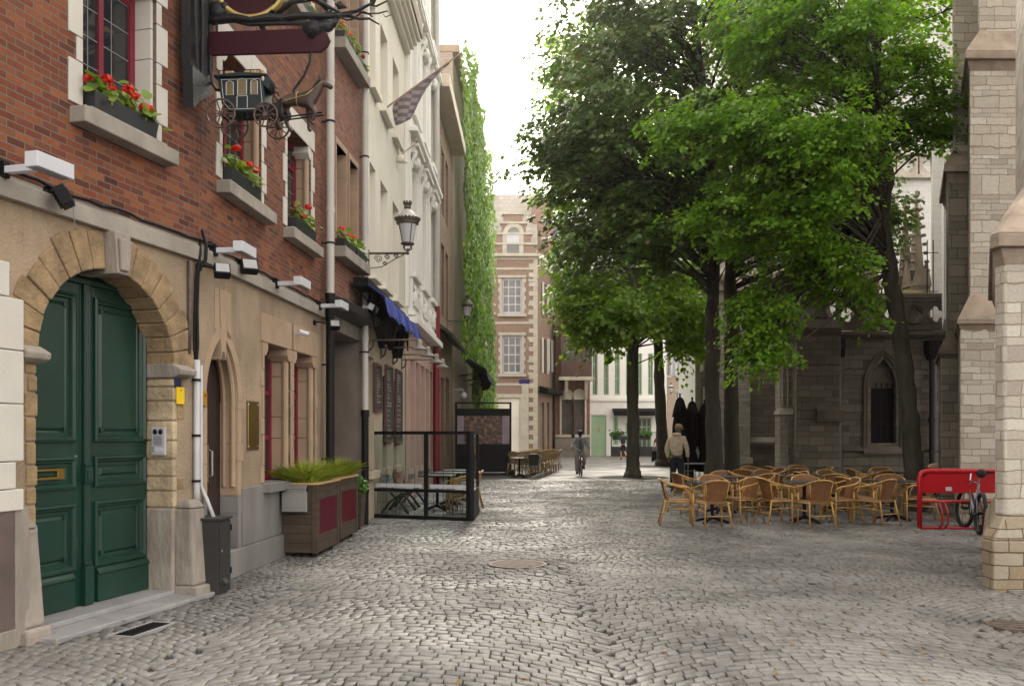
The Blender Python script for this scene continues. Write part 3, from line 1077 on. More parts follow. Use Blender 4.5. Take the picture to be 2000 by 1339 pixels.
def stonewindow(par, nm, o, front, rev, roll=True, wa=0.07, wb=0.16, hs=(0.2, 0.36), fm=MAROON, sill=True, lead=(3, 6), vb=(0.5,), hb=(), head=0.28, sillm=BAND, label=None, dep=0.26):
    x0, x1, z0, z1 = o
    m = nm()
    rv = 0.1
    quoins(m, x1, z0 + 0.012, z1, 1, wa, wb, hs)
    quoins(m, x0, z0 + 0.012, z1, -1, wa, wb, hs, start=1)
    if head:
        n = 3
        for i in range(n):
            xa = x0 - wb + (x1 - x0 + 2 * wb) * i / n
            m.box(xa + 0.004, xa + (x1 - x0 + 2 * wb) / n - 0.004, -0.013, 0.03, z1 + 0.004, z1 + head)
        m.prism([(x0, z1), (x0 + 0.14, z1), (x0 + 0.14, z1 - 0.09), (x0 + 0.07, z1 - 0.16), (x0, z1 - 0.16)], 'y', -0.008, dep)
        m.prism([(x1, z1), (x1 - 0.14, z1), (x1 - 0.14, z1 - 0.09), (x1 - 0.07, z1 - 0.16), (x1, z1 - 0.16)], 'y', -0.008, dep)
    m.mi = 1
    z, i = z0 + 0.012, 0
    while z < z1:
        zz = min(z + hs[i % len(hs)] * 1.4, z1)
        for xx, s in ((x0, 1), (x1, -1)):
            m.box(xx, xx + s * 0.035, 0.032, dep, z + 0.003, zz - 0.003)
        z = zz
        i += 1
    if roll:
        for xx, s in ((x0, 1), (x1, -1)):
            m.cyl((xx + s * 0.03, 0.06, z0 + 0.012), (xx + s * 0.03, 0.06, z1), 0.042, n=10)
    ob('window_surround', m, [front, rev], par, bev=0.004)
    wf = winframe(par, nm, x0 + 0.03, x1 - 0.03, z0 + 0.01, z1, dep - 0.06, fm, vb, hb, 0.075, 0.06, lead=lead, label=label)
    if sill:
        m = nm()
        m.box(x0 - 0.14, x1 + 0.14, -0.15, dep, z0 - 0.16, z0 - 0.025)
        m.box(x0 - 0.02, x1 + 0.02, -0.11, dep, z0 - 0.025, z0 + 0.012)
        ob('sill', m, sillm, par, bev=0.01)
    return wf
stonewindow(house, n1, w1, QUOIN, QUOIN, roll=False, hb=(0.86,))
stonewindow(house, n2, w2, QUOIN, JAMB, hb=(0.75,))
stonewindow(house, n2, w3, QUOIN, JAMB, hb=(0.75,))
stonewindow(house, n1, u1, QUOIN, QUOIN, roll=False)
stonewindow(house, n2, u2, QUOIN, JAMB)
stonewindow(house, n2, u3, QUOIN, JAMB)
for o in (g1, g2):
    stonewindow(house, n2, o, JAMB, JAMB, wa=0.05, wb=0.11, hs=(0.38, 0.2), sill=False, hb=(0.32, 0.66), lead=None, vb=(), head=0.35, dep=0.3)
m = n2()
m.box(g1[0] - 0.08, g2[1] + 0.08, -0.12, 0.3, 0.86, 0.972)
ob('sill', m, BLUEST, house, bev=0.01)
# roof edge, out of the picture but real
m = n1()
m.box(XL, 0, -0.35, 5, RH, RH + 0.25)
m.xf = None
m.box(0.0, XE2, -0.35, 5, RH + 0.004, RH + 0.25)
ob('roof', m, CHAR, house)

# wheel guards
def guard(x0, x1, out, h, label, fr):
    t = fr.emp('guard_stone', label, 'guard stone', None, (x0, 0, 0))
    m = MB()
    wd = x1 - x0
    m.frustum([(-0.02, 0.05), (-0.02, -out - 0.05), (wd + 0.02, -out - 0.05), (wd + 0.02, 0.05)], -0.02, [(-0.02, 0.05), (-0.02, -out - 0.04), (wd + 0.02, -out - 0.04), (wd + 0.02, 0.05)], 0.11)
    ob('base', m, GUARD, t, bev=0.02)
    m = MB()
    m.frustum([(0, 0.05), (0, -out), (wd, -out), (wd, 0.05)], 0.11, [(0.02, 0.05), (0.02, -out + 0.05), (wd - 0.02, -out + 0.05), (wd - 0.02, 0.05)], h - 0.08)
    m.frustum([(0.012, 0.05), (0.012, -out + 0.035), (wd - 0.012, -out + 0.035), (wd - 0.012, 0.05)], h - 0.08, [(0.05, 0.05), (0.05, -out + 0.1), (wd - 0.05, -out + 0.1), (wd - 0.05, 0.05)], h)
    ob('shaft', m, GUARD, t, bev=0.025)
guard(a1 + 0.03, a1 + 0.30, 0.21, 0.93, 'worn grey guard stone right of the green door beside the metal cabinet', W1)
guard(a0 - 0.24, a0 - 0.03, 0.13, 0.93, 'narrow worn guard stone between green door and white stone portal', W1)

# neighbour's white stone portal at the left edge
nb = W1.emp('stone_portal', 'smooth white ashlar portal of the neighbouring house with brown tiled plinth', 'portal', None, (W1.x(-260), 0, 0))
m = MB()
m.xf = Matrix.Translation((-W1.x(-260), 0, 0))
px1 = W1.x(47, 0.14)
px2 = W1.x(32, 0.14)
bx = W1.x(-300)
zc = 1.0
i = 0
for zt in (1.16, 1.36, 1.78, 2.17, 2.55):
    r = px1 if i in (0, 2, 4) else px2
    if i == 3:
        r = px1
    m.box(bx, r, -0.14, 0.0, zc + 0.003, zt - 0.003)
    zc = zt
    i += 1
m.box(bx, px2 - 0.06, -0.14, 0.0, 2.553, 2.8)
ob('ashlar', m, QUOIN, nb, bev=0.008)
m = MB()
m.xf = Matrix.Translation((-W1.x(-260), 0, 0))
m.box(bx, W1.x(28, 0.12), -0.12, 0.0, 0.0, 1.0)
ob('plinth', m, TILEBR, nb)
m = MB()
m.xf = Matrix.Translation((-W1.x(-260), 0, 0))
m.box(W1.x(30, 0.12), W1.x(58, 0.12), -0.12, 0.0, 0.0, 1.02)
m.box(bx, W1.x(30, 0.12), -0.135, -0.12, 0.0, 0.14)
ob('corner_stone', m, GUARD, nb, bev=0.01)

# ------------------------------------------------------------------ second brick house with the garage
gx0, gx1 = XE2 + 0.01, W2.x(712)
gh = HB.emp('garage_house', 'red brick house over a deep dark doorway with a maroon sliding door', 'house', None, (gx0, 0, 0))
T2 = Matrix.Translation((-gx0, 0, 0))
def n2g():
    m = MB()
    m.xf = T2
    return m
go = (W2.x(651), W2.x(703), 0.0, 3.2)
gw = [(W2.x(655), W2.x(677), 4.5, 6.15), (W2.x(681), W2.x(699), 4.5, 6.15)]
gu = [(W2.x(655), W2.x(677), 7.75, 9.4), (W2.x(681), W2.x(699), 7.75, 9.4)]
m = n2g()
wall(m, gx0, gx1, 3.5, 10.6, gw + gu, 0.25)
ob('brick_wall', m, BRICK2, gh)
m = n2g()
wall(m, gx0, gx1, 0, 3.5, [go], 0.55)
ob('doorway_wall', m, M('grey_brown_render', (0.17, 0.145, 0.125), 0.85, var=0.2, dirt=(0.09, 0.075, 0.065)), gh)
m = n2g()
m.box(gx0, gx1 - 0.02, 0.62, 5, 0, 10.5)
ob('house_core', m, DARKIN, gh)
m = n2g()
m.box(gx0, gx1 - 0.02, -0.3, 5, 10.6, 10.85)
ob('roof', m, CHAR, gh)
m = n2g()
m.prism([(0.0, 3.42), (-0.28, 3.5), (-0.3, 3.62), (0.0, 3.72)], 'x', gx0 + 0.06, gx1 - 0.03)
ob('canopy', m, CHAR, gh, bev=0.01)
m = n2g()
xs = np.linspace(go[0], W2.x(688), 13)
for a, b in zip(xs, xs[1:]):
    m.box(a + 0.006, b - 0.006, 0.42, 0.47, 0.03, 3.15)
m.box(go[0], go[1], 0.475, 0.54, 0.0, 3.2)
ob('sliding_door', m, MAROON, gh, bev=0.01)
for (x0, x1, z0, z1) in gw + gu:
    m = n2g()
    for xx, s in ((x0, 1), (x1, -1)):
        m.box(xx, xx + s * 0.03, -0.01, 0.25, z0, z1)
        for q in range(4):
            m.box(xx - s * 0.004, xx + s * 0.034, -0.014, 0.24, z0 + q * 0.42 + 0.02, z0 + q * 0.42 + 0.4)
    m.box(x0 - 0.02, x1 + 0.02, -0.014, 0.25, z1, z1 + 0.1)
    ob('window_surround', m, JAMB, gh, bev=0.006)
    winframe(gh, n2g, x0 + 0.03, x1 - 0.03, z0, z1, 0.19, MAROON, (0.5,), (0.7,), 0.06, 0.05)
for zz in (4.5, 7.75):
    m = n2g()
    m.box(gw[0][0] - 0.12, gw[1][1] + 0.1, -0.2, 0.2, zz - 0.17, zz)
    ob('sill', m, BAND, gh, bev=0.01)
m = n2g()
m.box(gx0 - 0.02, gx0 + 0.1, -0.03, 0.0, 3.73, 10.6)
ob('wooden_strip', m, M('grey_wood_strip', (0.2, 0.15, 0.12), 0.9, var=0.3, stretch=(6, 6, 0.5)), gh)
# ------------------------------------------------------------------ skin bodies
DG = bpy.context.evaluated_depsgraph_get
def skinmb(nodes, edges, sub=2, mb=None):
    """nodes: [(x,y,z,r) or (x,y,z,rx,ry)] -> verts/faces of a skinned, smoothed surface added to an MB"""
    me = bpy.data.meshes.new('tmp')
    me.from_pydata([n[:3] for n in nodes], edges, [])
    o = bpy.data.objects.new('tmp', me)
    COL.objects.link(o)
    mod = o.modifiers.new('skin', 'SKIN')
    if not me.skin_vertices:
        bpy.context.view_layer.objects.active = o
    sv = me.skin_vertices[0].data
    for i, n in enumerate(nodes):
        sv[i].radius = (n[3], n[4] if len(n) > 4 else n[3])
        sv[i].use_root = (i == 0)
    mod.use_smooth_shade = True
    ss = o.modifiers.new('sub', 'SUBSURF')
    ss.levels = sub
    ss.render_levels = sub
    dg = DG()
    dg.update()
    ev = o.evaluated_get(dg)
    m2 = ev.to_mesh()
    vs = [tuple(v.co) for v in m2.vertices]
    fs = [tuple(p.vertices) for p in m2.polygons]
    ev.to_mesh_clear()
    bpy.data.objects.remove(o)
    bpy.data.meshes.remove(me)
    mb = mb or MB()
    return mb.add(vs, fs)

# ------------------------------------------------------------------ geranium boxes
GERL = leafmat('geranium_leaf', (0.085, 0.16, 0.02), (0.2, 0.28, 0.045), 0.3, c2=(0.32, 0.3, 0.08))
GERF = leafmat('geranium_red', (0.55, 0.012, 0.01), (0.72, 0.03, 0.015), 0.2, 0.5)
TROUGH = M('black_trough', (0.022, 0.023, 0.027), 0.45, var=0.15)
def winbox(fr, x0, x1, z, label, nfl, seed, dry=0.0, out=0.10):
    r = np.random.default_rng(seed)
    t = fr.emp('window_box', label, 'flower box', 'flower boxes on the sills', ((x0 + x1) / 2, -0.02, z))
    L = x1 - x0
    m = MB()
    m.frustum([(-L / 2 + 0.02, -out + 0.02), (L / 2 - 0.02, -out + 0.02), (L / 2 - 0.02, 0.06), (-L / 2 + 0.02, 0.06)], 0.0,
              [(-L / 2, -out), (L / 2, -out), (L / 2, 0.08), (-L / 2, 0.08)], 0.14)
    ob('trough', m, TROUGH, t, bev=0.006)
    n = int(95 * L * 1.2)
    c = np.stack([r.uniform(-L / 2, L / 2, n), r.normal(-0.03, 0.055, n), 0.15 + np.abs(r.normal(0.02, 0.075, n))], 1)
    c[:, 2] -= np.clip(-c[:, 1] - 0.09, 0, 1) * 1.3
    ax = unit(np.stack([r.normal(0, 1, n), r.normal(-0.5, 0.8, n), r.normal(-0.1, 0.4, n)], 1))
    nr = unit(np.stack([r.normal(0, 0.4, n), r.normal(-0.5, 0.35, n), np.ones(n) * 0.8], 1))
    bigmesh('foliage', leafverts(c, ax, nr, r.uniform(0.045, 0.1, n), 'round', 0.3), 8, GERL, t, True)
    V = []
    st = MB()
    for k in range(nfl):
        p = np.array([-L / 2 + L * (k + r.uniform(0.2, 0.8)) / nfl, r.normal(-0.04, 0.04), 0.24 + r.uniform(0, 0.12)])
        st.tube([(p[0] + r.normal(0, 0.02), p[1], 0.14), tuple(p)], 0.004, 5)
        q = 46
        dv = unit(r.normal(0, 1, (q, 3)) + np.array([0, 0, 0.3]))
        cc = p + dv * r.uniform(0.02, 0.046, (q, 1)) * np.array([1.2, 1.2, 0.8])
        V.append(leafverts(cc, unit(np.cross(dv, r.normal(0, 1, (q, 3)))), dv, r.uniform(0.024, 0.036, q), 'round', 0.2))
    bigmesh('blossoms', np.concatenate(V), 8, GERF, t, True)
    ob('stems', st, GERL, t)
    return t
winbox(W1, w1[0] + 0.02, w1[1] - 0.12, w1[2] + 0.012, 'black box of red geraniums on the sill above the green door', 7, 1)
winbox(W2, w2[0] + 0.02, w2[1] - 0.3, w2[2] + 0.012, 'black box of red geraniums on the sill behind the hanging coach wheel', 6, 2)
winbox(W2, w3[0] + 0.05, w3[1] - 0.1, w3[2] + 0.012, 'black box of red geraniums on the last sill before the grey downpipe', 6, 3)
winbox(W2, gw[0][0] - 0.02, gw[0][1] + 0.02, 4.502, 'sagging geranium box, nearer one on the sill between two downpipes', 4, 4, out=0.14)
winbox(W2, gw[1][0] - 0.04, gw[1][1] + 0.06, 4.502, 'sparse geranium box, farther one on the sill between two downpipes', 4, 5, out=0.14)
winbox(W2, gu[0][0] - 0.02, gu[0][1] + 0.02, 7.752, 'geranium box nearer the white downpipe on the topmost sill', 5, 6, out=0.14)
winbox(W2, gu[1][0] - 0.04, gu[1][1] + 0.06, 7.752, 'geranium box nearer the cream house on the topmost sill', 5, 7, out=0.14)
winbox(W2, u3[0] + 0.05, u3[1] - 0.1, 7.312, 'geranium box at the top edge behind the iron branches', 5, 8)

# ------------------------------------------------------------------ white box lamps over the string course
def boxlamp(fr, x, z, label, L=0.75, out=0.42, tilt=0, W=0.13, arm=True, H=0.1):
    t = fr.emp('facade_lamp', label, 'wall lamp', 'white box lamps along the brick front', (x, 0, z))
    m = MB()
    m.box(-0.06, 0.06, -0.05, 0.0, -0.09, 0.09)
    m.box(-0.03, 0.03, -0.09, -0.05, -0.05, 0.07)
    ob('bracket', m, BLACK, t, bev=0.006)
    m = MB()
    m.box(-0.028, 0.028, -out + 0.02, -0.05, -0.02, 0.03)
    m.box(-0.012, 0.012, -out + 0.02, -0.05, 0.03, 0.036)
    ob('arm', m, LIGHTM, t, bev=0.006)
    m = MB()
    if tilt:
        m.xf = Matrix.Translation((0, -out, 0)) @ Matrix.Rotation(tilt, 4, 'X') @ Matrix.Translation((0, out, 0))
    m.box(-L / 2, L / 2, -out - W, -out, -H / 2, H / 2 + 0.02)
    h = ob('housing', m, LIGHTM, t, bev=0.006)
    m = MB()
    m.xf = None
    m.box(-L / 2 + 0.03, L / 2 - 0.03, -out - W + 0.02, -out - 0.02, -H / 2 - 0.006, -H / 2 - 0.001)
    ob('underside', m, GREYPL, h)
boxlamp(W1, W1.x(108, 0.5), W1.z(60, 318, 0.4), 'large white box lamp on its arm at the left edge', 0.36, 0.4, W=0.11, H=0.09)
boxlamp(W2, W2.x(482, 0.4), W2.z(474, 485, 0.4), 'white box lamp over the small pointed door', 0.4, 0.33, W=0.1, H=0.085)
boxlamp(W2, W2.x(592, 0.4), W2.z(586, 551, 0.4), 'white box lamp beneath the last geranium sill', 0.4, 0.34, W=0.1, H=0.085)
boxlamp(W2, W2.x(669, 0.4), W2.z(664, 595, 0.4), 'white box lamp just past the first downpipe', 0.4, 0.34, W=0.1, H=0.085)
boxlamp(W3, W3.x(738, 0.35), W3.z(738, 600, 0.35), 'tilted white box lamp before the black folded awning', 0.42, 0.22, R(28), W=0.1, H=0.085)

FLASS = M('flood_glass', (0.3, 0.3, 0.3), 0.15, var=0.2)
def flood(fr, x, z, label, out=0.16, s=1.0, rot=0.0, face=None, name='floodlight'):
    t = fr.emp(name, label, 'floodlight', 'small black floodlights on the front', (x, 0, z))
    m = MB()
    m.lathe([(0.05 * s, 0), (0.05 * s, 0.03)], 14)
    for i, v in enumerate(m.v):
        m.v[i] = (v[0], -v[2], v[1])
    m.tube([(0, -0.02, 0), (0, -0.07, 0.01), (0, -out, -0.02)], 0.014 * s)
    ob('mount', m, BLACK, t, smooth='auto')
    m = MB()
    m.xf = Matrix.Translation((0, -out - 0.05, -0.04)) @ Matrix.Rotation(rot, 4, 'Z') @ Matrix.Rotation(R(-30), 4, 'X')
    m.box(-0.09 * s, 0.09 * s, -0.045, 0.045, -0.075 * s, 0.075 * s)
    for k in range(4):
        m.box(-0.07 * s, 0.07 * s, 0.045, 0.065, (-0.06 + k * 0.036) * s, (-0.05 + k * 0.036) * s)
    h = ob('housing', m, BLACK, t, bev=0.008)
    m = MB()
    m.xf = Matrix.Translation((0, -out - 0.05, -0.04)) @ Matrix.Rotation(rot, 4, 'Z') @ Matrix.Rotation(R(-30), 4, 'X')
    m.box(-0.075 * s, 0.075 * s, -0.053, -0.046, -0.06 * s, 0.06 * s)
    ob('lens', m, face or FLASS, h)
flood(W1, W1.x(118, 0.15), W1.z(118, 375, 0.15), 'black sensor lamp hanging under the large white box lamp', 0.13, 1.0, R(35), PANE)
flood(W2, W2.x(405, 0.1), W2.z(412, 520, 0.15), 'black lamp tilted outward below the string course above the cables', 0.2, 0.85, R(-60), FLASS)
flood(W2, W2.x(478, 0.1), W2.z(482, 516, 0.1), 'floodlight with bright glass on the string course beneath a white lamp', 0.1, 1.0, R(-55), FLASS)
flood(W2, W2.x(626, 0.1), W2.z(636, 628, 0.2), 'thin black floodlight at the corner by the first downpipe', 0.26, 0.8, R(-70), FLASS)
t = W2.emp('security_camera', 'small white bullet camera above the second ground floor window', 'camera', None, (W2.x(576), 0, W2.z(576, 652)))
m = MB()
m.cyl((0, 0, 0), (0, -0.02, 0), 0.03)
m.tube([(0, -0.02, 0), (0.02, -0.06, -0.01), (0.02, -0.08, 0.01)], 0.009)
ob('mount', m, LIGHTM, t)
m = MB()
m.cyl((-0.03, -0.06, 0.03), (0.06, -0.16, 0.0), 0.032, n=16)
ob('housing', m, LIGHTM, t, smooth='auto')
m = MB()
m.cyl((0.0601, -0.1601, 0.0), (0.064, -0.164, -0.001), 0.025, n=16)
ob('lens', m, BLACK, t)

# cables, conduits, downpipes
def cable(name, label, pts, r, mat, cat='cable', cl=None, n=7):
    t = thing(name, label, cat, pts[0])
    m = MB()
    o = Vector(pts[0])
    m.tube([Vector(p) - o for p in pts], r, n)
    ob('run', m, mat, t, smooth=True)
    if cl:
        for q in cl:
            m = MB()
            q = Vector(q) - o
            m.cyl(q - Vector((0, 0, 0.012)), q + Vector((0, 0, 0.012)), r * 1.35, n=10)
            m.box(q.x - r * 2.2, q.x, q.y - 0.012, q.y + 0.012, q.z - 0.01, q.z + 0.01)
            ob('clip', m, BLACK, t)
    return t
def run(fr, pxs, out):
    return [fr.W(fr.pix(px, py, out)[0], -out, fr.pix(px, py, out)[1]) for px, py in pxs]
pts = [W1.W(W1.x(-100), -0.045, ZB1 + 0.055)] + [W1.W(x, -0.045 + random.uniform(-0.01, 0.01), ZB1 + 0.055 + random.uniform(-0.012, 0.02)) for x in np.linspace(-2.4, -0.1, 14)]
pts += [W2.W(x, -0.045 + random.uniform(-0.008, 0.008), ZB1 + 0.055 + random.uniform(-0.01, 0.02)) for x in np.linspace(0.1, 4.3, 22)]
cable('power_cable', 'black cables running along the top of the string course', pts, 0.014, BLACK)
xk = W1.x(384)
cable('cable_bundle', 'bundle of black cables dropping beside the pointed door', [W1.W(x, -o, z) for x, o, z in ((xk + 0.02, 0.05, 3.6), (xk + 0.03, 0.09, 3.45), (xk + 0.02, 0.09, 3.3), (xk - 0.02, 0.03, 3.2), (xk - 0.03, 0.025, 2.8), (xk - 0.02, 0.025, 2.45), (xk - 0.05, 0.025, 2.25), (xk - 0.03, 0.03, 2.2))], 0.018, BLACK)
cable('cable_bundle', 'thinner black cable bundle left of the drop beside the pointed door', [W1.W(x, -o, z) for x, o, z in ((xk + 0.0, 0.04, 3.5), (xk - 0.05, 0.08, 3.35), (xk - 0.06, 0.03, 3.1), (xk - 0.07, 0.022, 2.7), (xk - 0.07, 0.022, 2.4), (xk - 0.06, 0.022, 2.2))], 0.012, BLACK)
cable('conduit', 'thick pale grey conduit running down to the metal cabinet', [W1.W(xk - 0.05, -0.035, 2.3), W1.W(xk - 0.05, -0.035, 1.0), W1.W(xk - 0.05, -0.035, 0.86)], 0.033, PIPEG, 'pipe', [W1.W(xk - 0.05, -0.03, z) for z in (2.1, 1.55, 1.1)])
cable('conduit', 'thin pale grey conduit bending into the top of the metal cabinet', [W1.W(xk + 0.025, -0.03, 2.25), W1.W(xk + 0.025, -0.03, 1.05), W1.W(xk + 0.03, -0.10, 0.9), W1.W(xk + 0.0, -0.2, 0.72)], 0.021, PIPEG, 'pipe')
cable('rust_pipe', 'rusty brown pipe stub below the string course by the arch', [W1.W(-0.24, -0.03, 3.26), W1.W(-0.24, -0.03, 2.75), W1.W(-0.25, -0.025, 2.35)], 0.022, RUST, 'pipe')
cable('lead_wire', 'thin pull wire hanging from the black sensor lamp', run(W1, ((143, 398), (144, 425), (147, 450)), 0.2), 0.004, GREYPL, 'wire')

def downpipe(label, fr, px, out, r, zsplit, ztop, m1, m2, clips):
    x = fr.x(px, out)
    t = fr.emp('downpipe', label, 'downpipe', 'rain pipes down the house fronts', (x, 0, 0))
    m = MB()
    m.cyl((0, -out, zsplit), (0, -out, ztop), r, n=14)
    for k in range(int((ztop - zsplit) / 1.9)):
        z = zsplit + 1.2 + k * 1.9
        m.cyl((0, -out, z), (0, -out, z + 0.09), r * 1.12, n=14)
    ob('upper_pipe', m, m1, t, smooth='auto')
    m = MB()
    m.cyl((0, -out, 0.0), (0, -out, zsplit), r * 1.08, n=14)
    m.cyl((0, -out, zsplit - 0.12), (0, -out, zsplit), r * 1.3, n=14)
    m.cyl((0, -out, 0.55), (0, -out, 0.62), r * 1.22, n=14)
    ob('lower_pipe', m, m2, t, smooth='auto')
    for z in clips:
        m = MB()
        m.cyl((0, -out, z - 0.012), (0, -out, z + 0.012), r * 1.2, n=14)
        m.box(-0.01, 0.01, -out, 0, z - 0.012, z + 0.012)
        ob('clamp', m, BLACK, t)
downpipe('white downpipe turning black below, between the two brick houses', W2, 645, 0.13, 0.06, W2.z(645, 573, 0.13), 10.5, PIPEW, BLACK, (1.2, 2.6, 4.4, 6.2, 8.0))
downpipe('off-white downpipe with black foot between garage and cream house', W2, 713, 0.1, 0.058, W2.z(713, 800, 0.1), 10.9, PIPEW, BLACK, (1.0, 3.0, 4.6, 6.4, 8.2))

# small things on the walls
def plate(fr, name, label, cat, px0, py0, px1, py1, mat, out=0.015, bev=0.003, base=0.0):
    x0, z0 = fr.pix(px0, py1, base)
    x1, z1 = fr.pix(px1, py0, base)
    xa, xb = min(x0, x1), max(x0, x1)
    zb = (fr.z(px0, py1, base) + fr.z(px1, py1, base)) / 2
    za = (fr.z(px0, py0, base) + fr.z(px1, py0, base)) / 2
    t = fr.emp(name, label, cat, None, ((xa + xb) / 2, -base, min(za, zb)))
    w2, h = (xb - xa) / 2, abs(za - zb)
    m = MB()
    m.box(-w2, w2, -out, 0, 0, h)
    ob('panel', m, mat, t, bev=bev)
    return t, w2, h
t, pw, phh = plate(W2, 'brass_plaque', 'polished brass plaque screwed to the stucco before the windows', 'plaque', 482, 785, 503, 876, BRASS, 0.02)
m = MB()
m.box(-pw - 0.012, pw + 0.012, -0.012, 0, -0.012, phh + 0.012)
ob('backing', m, OAK, t)
for sx in (-1, 1):
    for zz in (0.03, phh - 0.03):
        m = MB()
        m.cyl((sx * (pw - 0.025), -0.02, zz), (sx * (pw - 0.025), -0.028, zz), 0.008)
        ob('screw', m, CHROME, t)
t, pw, phh = plate(W1, 'key_safe', 'bright yellow plate on the jamb stones under the impost', 'plate', 343, 756, 357, 789, YELLOW, 0.02, base=0.015)
m = MB()
m.cyl((0, -0.02, phh - 0.03), (0, -0.024, phh - 0.03), 0.006)
ob('screw', m, BLACK, t)
t, pw, phh = plate(W1, 'street_number_plate', 'small navy plate tucked under the right impost', 'plate', 340, 736, 353, 755, NAVY, 0.01, base=0.015)
t, pw, phh = plate(W2, 'bell_plate', 'ochre bell plate at the left of the pointed door', 'bell plate', 391, 763, 401, 792, M('ochre_brass', (0.5, 0.24, 0.03), 0.45, metal=0.3), 0.02, base=0.008)
m = MB()
m.cyl((0, -0.02, phh * 0.7), (0, -0.03, phh * 0.7), 0.012)
ob('button', m, BRASS, t)
# intercom set on the door reveal
p = W1.W(a1 + 0.0, 0.12, 1.45)
t = W1.emp('door_intercom', 'grey intercom panel with speaker and camera on the stone door jamb', 'intercom', None, (a1 - 0.016, 0.13, 1.36))
m = MB()
m.box(-0.035, 0.0, -0.075, 0.075, 0.0, 0.27)
ob('housing', m, M('silver_plastic', (0.42, 0.42, 0.45), 0.45, var=0.06), t, bev=0.008)
for k in range(7):
    m = MB()
    m.box(-0.039, -0.035, -0.045, 0.045, 0.10 + k * 0.013, 0.106 + k * 0.013)
    ob('speaker_slot', m, GREYPL, t)
for yy in (-0.03, 0.03):
    m = MB()
    m.ell((-0.037, yy, 0.225), (0.012, 0.024, 0.026))
    ob('camera_eye', m, BLACK, t, smooth=True)
m = MB()
m.box(-0.039, -0.035, -0.05, 0.03, 0.03, 0.075)
ob('name_label', m, LIGHTM, t)
for zz in (0.045, 0.075):
    m = MB()
    m.cyl((-0.035, 0.05, zz), (-0.042, 0.05, zz), 0.009)
    ob('button', m, STEEL, t)

# metal service cabinet
cx = G(403, 1168)
t = thing('service_cabinet', 'dark grey metal cabinet under the conduits beside the pointed door', 'cabinet', W2.W(W2.x(398), 0, 0), W2.a)
t.location = W2.W(-0.28, 0, 0)
m = MB()
m.box(0, 0.30, -0.29, -0.04, 0.0, 0.72)
ob('body', m, CHAR, t, bev=0.004)
m = MB()
m.box(-0.02, 0.32, -0.31, -0.03, 0.72, 0.745)
ob('lid', m, CHAR, t, bev=0.004)
m = MB()
m.box(0.02, 0.28, -0.302, -0.29, 0.10, 0.70)
d = ob('door', m, CHAR, t, bev=0.003)
m = MB()
m.cyl((0.05, -0.302, 0.42), (0.05, -0.312, 0.42), 0.012)
ob('lock', m, STEEL, d)
m = MB()
for zz in (0.17, 0.6):
    m.box(0.27, 0.295, -0.31, -0.296, zz, zz + 0.06)
ob('hinge', m, BLACK, d)
m = MB()
m.prism([(-0.29, 0.07), (-0.34, 0.1), (-0.29, 0.16)], 'x', 0.06, 0.16)
ob('foot_bracket', m, CHAR, t)
# drain grating
gp = G(279, 1228)
t = thing('drain_grate', 'rectangular dark iron grating set before the threshold', 'grating', (gp.x, gp.y, 0), W1.a)
RHOLES.append((Fr(gp.x, gp.y, W1.a), -0.29, 0.29, -0.13, 0.13))
m = MB()
for a, b, c, d in ((-0.28, 0.28, -0.12, -0.09), (-0.28, 0.28, 0.09, 0.12), (-0.28, -0.25, -0.09, 0.09), (0.25, 0.28, -0.09, 0.09)):
    m.box(a, b, c, d, -0.02, 0.006)
ob('frame', m, KERB, t)
m = MB()
for k in range(13):
    x = -0.24 + k * 0.04
    m.box(x - 0.008, x + 0.008, -0.09, 0.09, -0.018, 0.004)
m.box(-0.25, 0.25, -0.09, 0.09, -0.021, -0.0185)
ob('bars', m, BLACK, t)

# ------------------------------------------------------------------ hanging sign
zA = 5.71
bk = W2.emp('sign_bracket', 'black wrought iron branch bracket with leaves over the green door', 'sign bracket', None, (-0.02, 0, zA))
random.seed(5)
m = MB()
# sculpted back plate: hanging drapery folds
for k in range(4):
    x = -0.30 + k * 0.11
    zz = [-0.72, -0.66, -0.6, -0.5][k]
    pts = [(x + 0.025 * math.sin(q * 1.1 + k * 2), -0.085 - 0.012 * (k % 2), 1.4 + (zz - 1.4) * q / 7) for q in range(8)]
    m.tube(pts, [0.035, 0.03, 0.025, 0.03, 0.035, 0.03, 0.025, 0.012], 8)
m.box(-0.44, 0.05, -0.09, 0.0, -0.62, 1.5)
m.prism([(-0.44, -0.62), (0.05, -0.62), (0.03, -0.72), (-0.2, -0.86), (-0.42, -1.02)], 'y', -0.11, -0.01)
ob('back_plate', m, IRON, bk, smooth='auto')
def wig(a, b, n, amp):
    a, b = Vector(a), Vector(b)
    return [a.lerp(b, i / n) + Vector((random.uniform(-1, 1), random.uniform(-0.3, 0.3), random.uniform(-1, 1))) * amp * (1 if 0 < i < n else 0) for i in range(n + 1)]
m = MB()
m.tube(wig((0, 0, 0), (0, -1.55, 0.02), 9, 0.012), [0.055, 0.045, 0.045, 0.04, 0.045, 0.038, 0.038, 0.032, 0.028, 0.018], 10)
m.tube([(0.0, -1.45, 0.02), (0, -1.6, 0.05), (0, -1.72, 0.11), (0.0, -1.79, 0.09), (0, -1.9, 0.14)], [0.022, 0.018, 0.014, 0.01, 0.008])
m.tube([(0.0, -1.5, 0.01), (0, -1.62, -0.03), (0, -1.72, -0.03), (0, -1.82, -0.09)], [0.02, 0.015, 0.012, 0.007])
m.tube([(0.0, -1.6, 0.05), (0, -1.7, 0.02), (0, -1.82, 0.02), (0, -1.9, 0.04), (0, -1.94, 0.0), (0, -1.88, -0.02), (0, -1.86, 0.01)], [0.012, 0.009, 0.008, 0.007, 0.006, 0.005, 0.004])
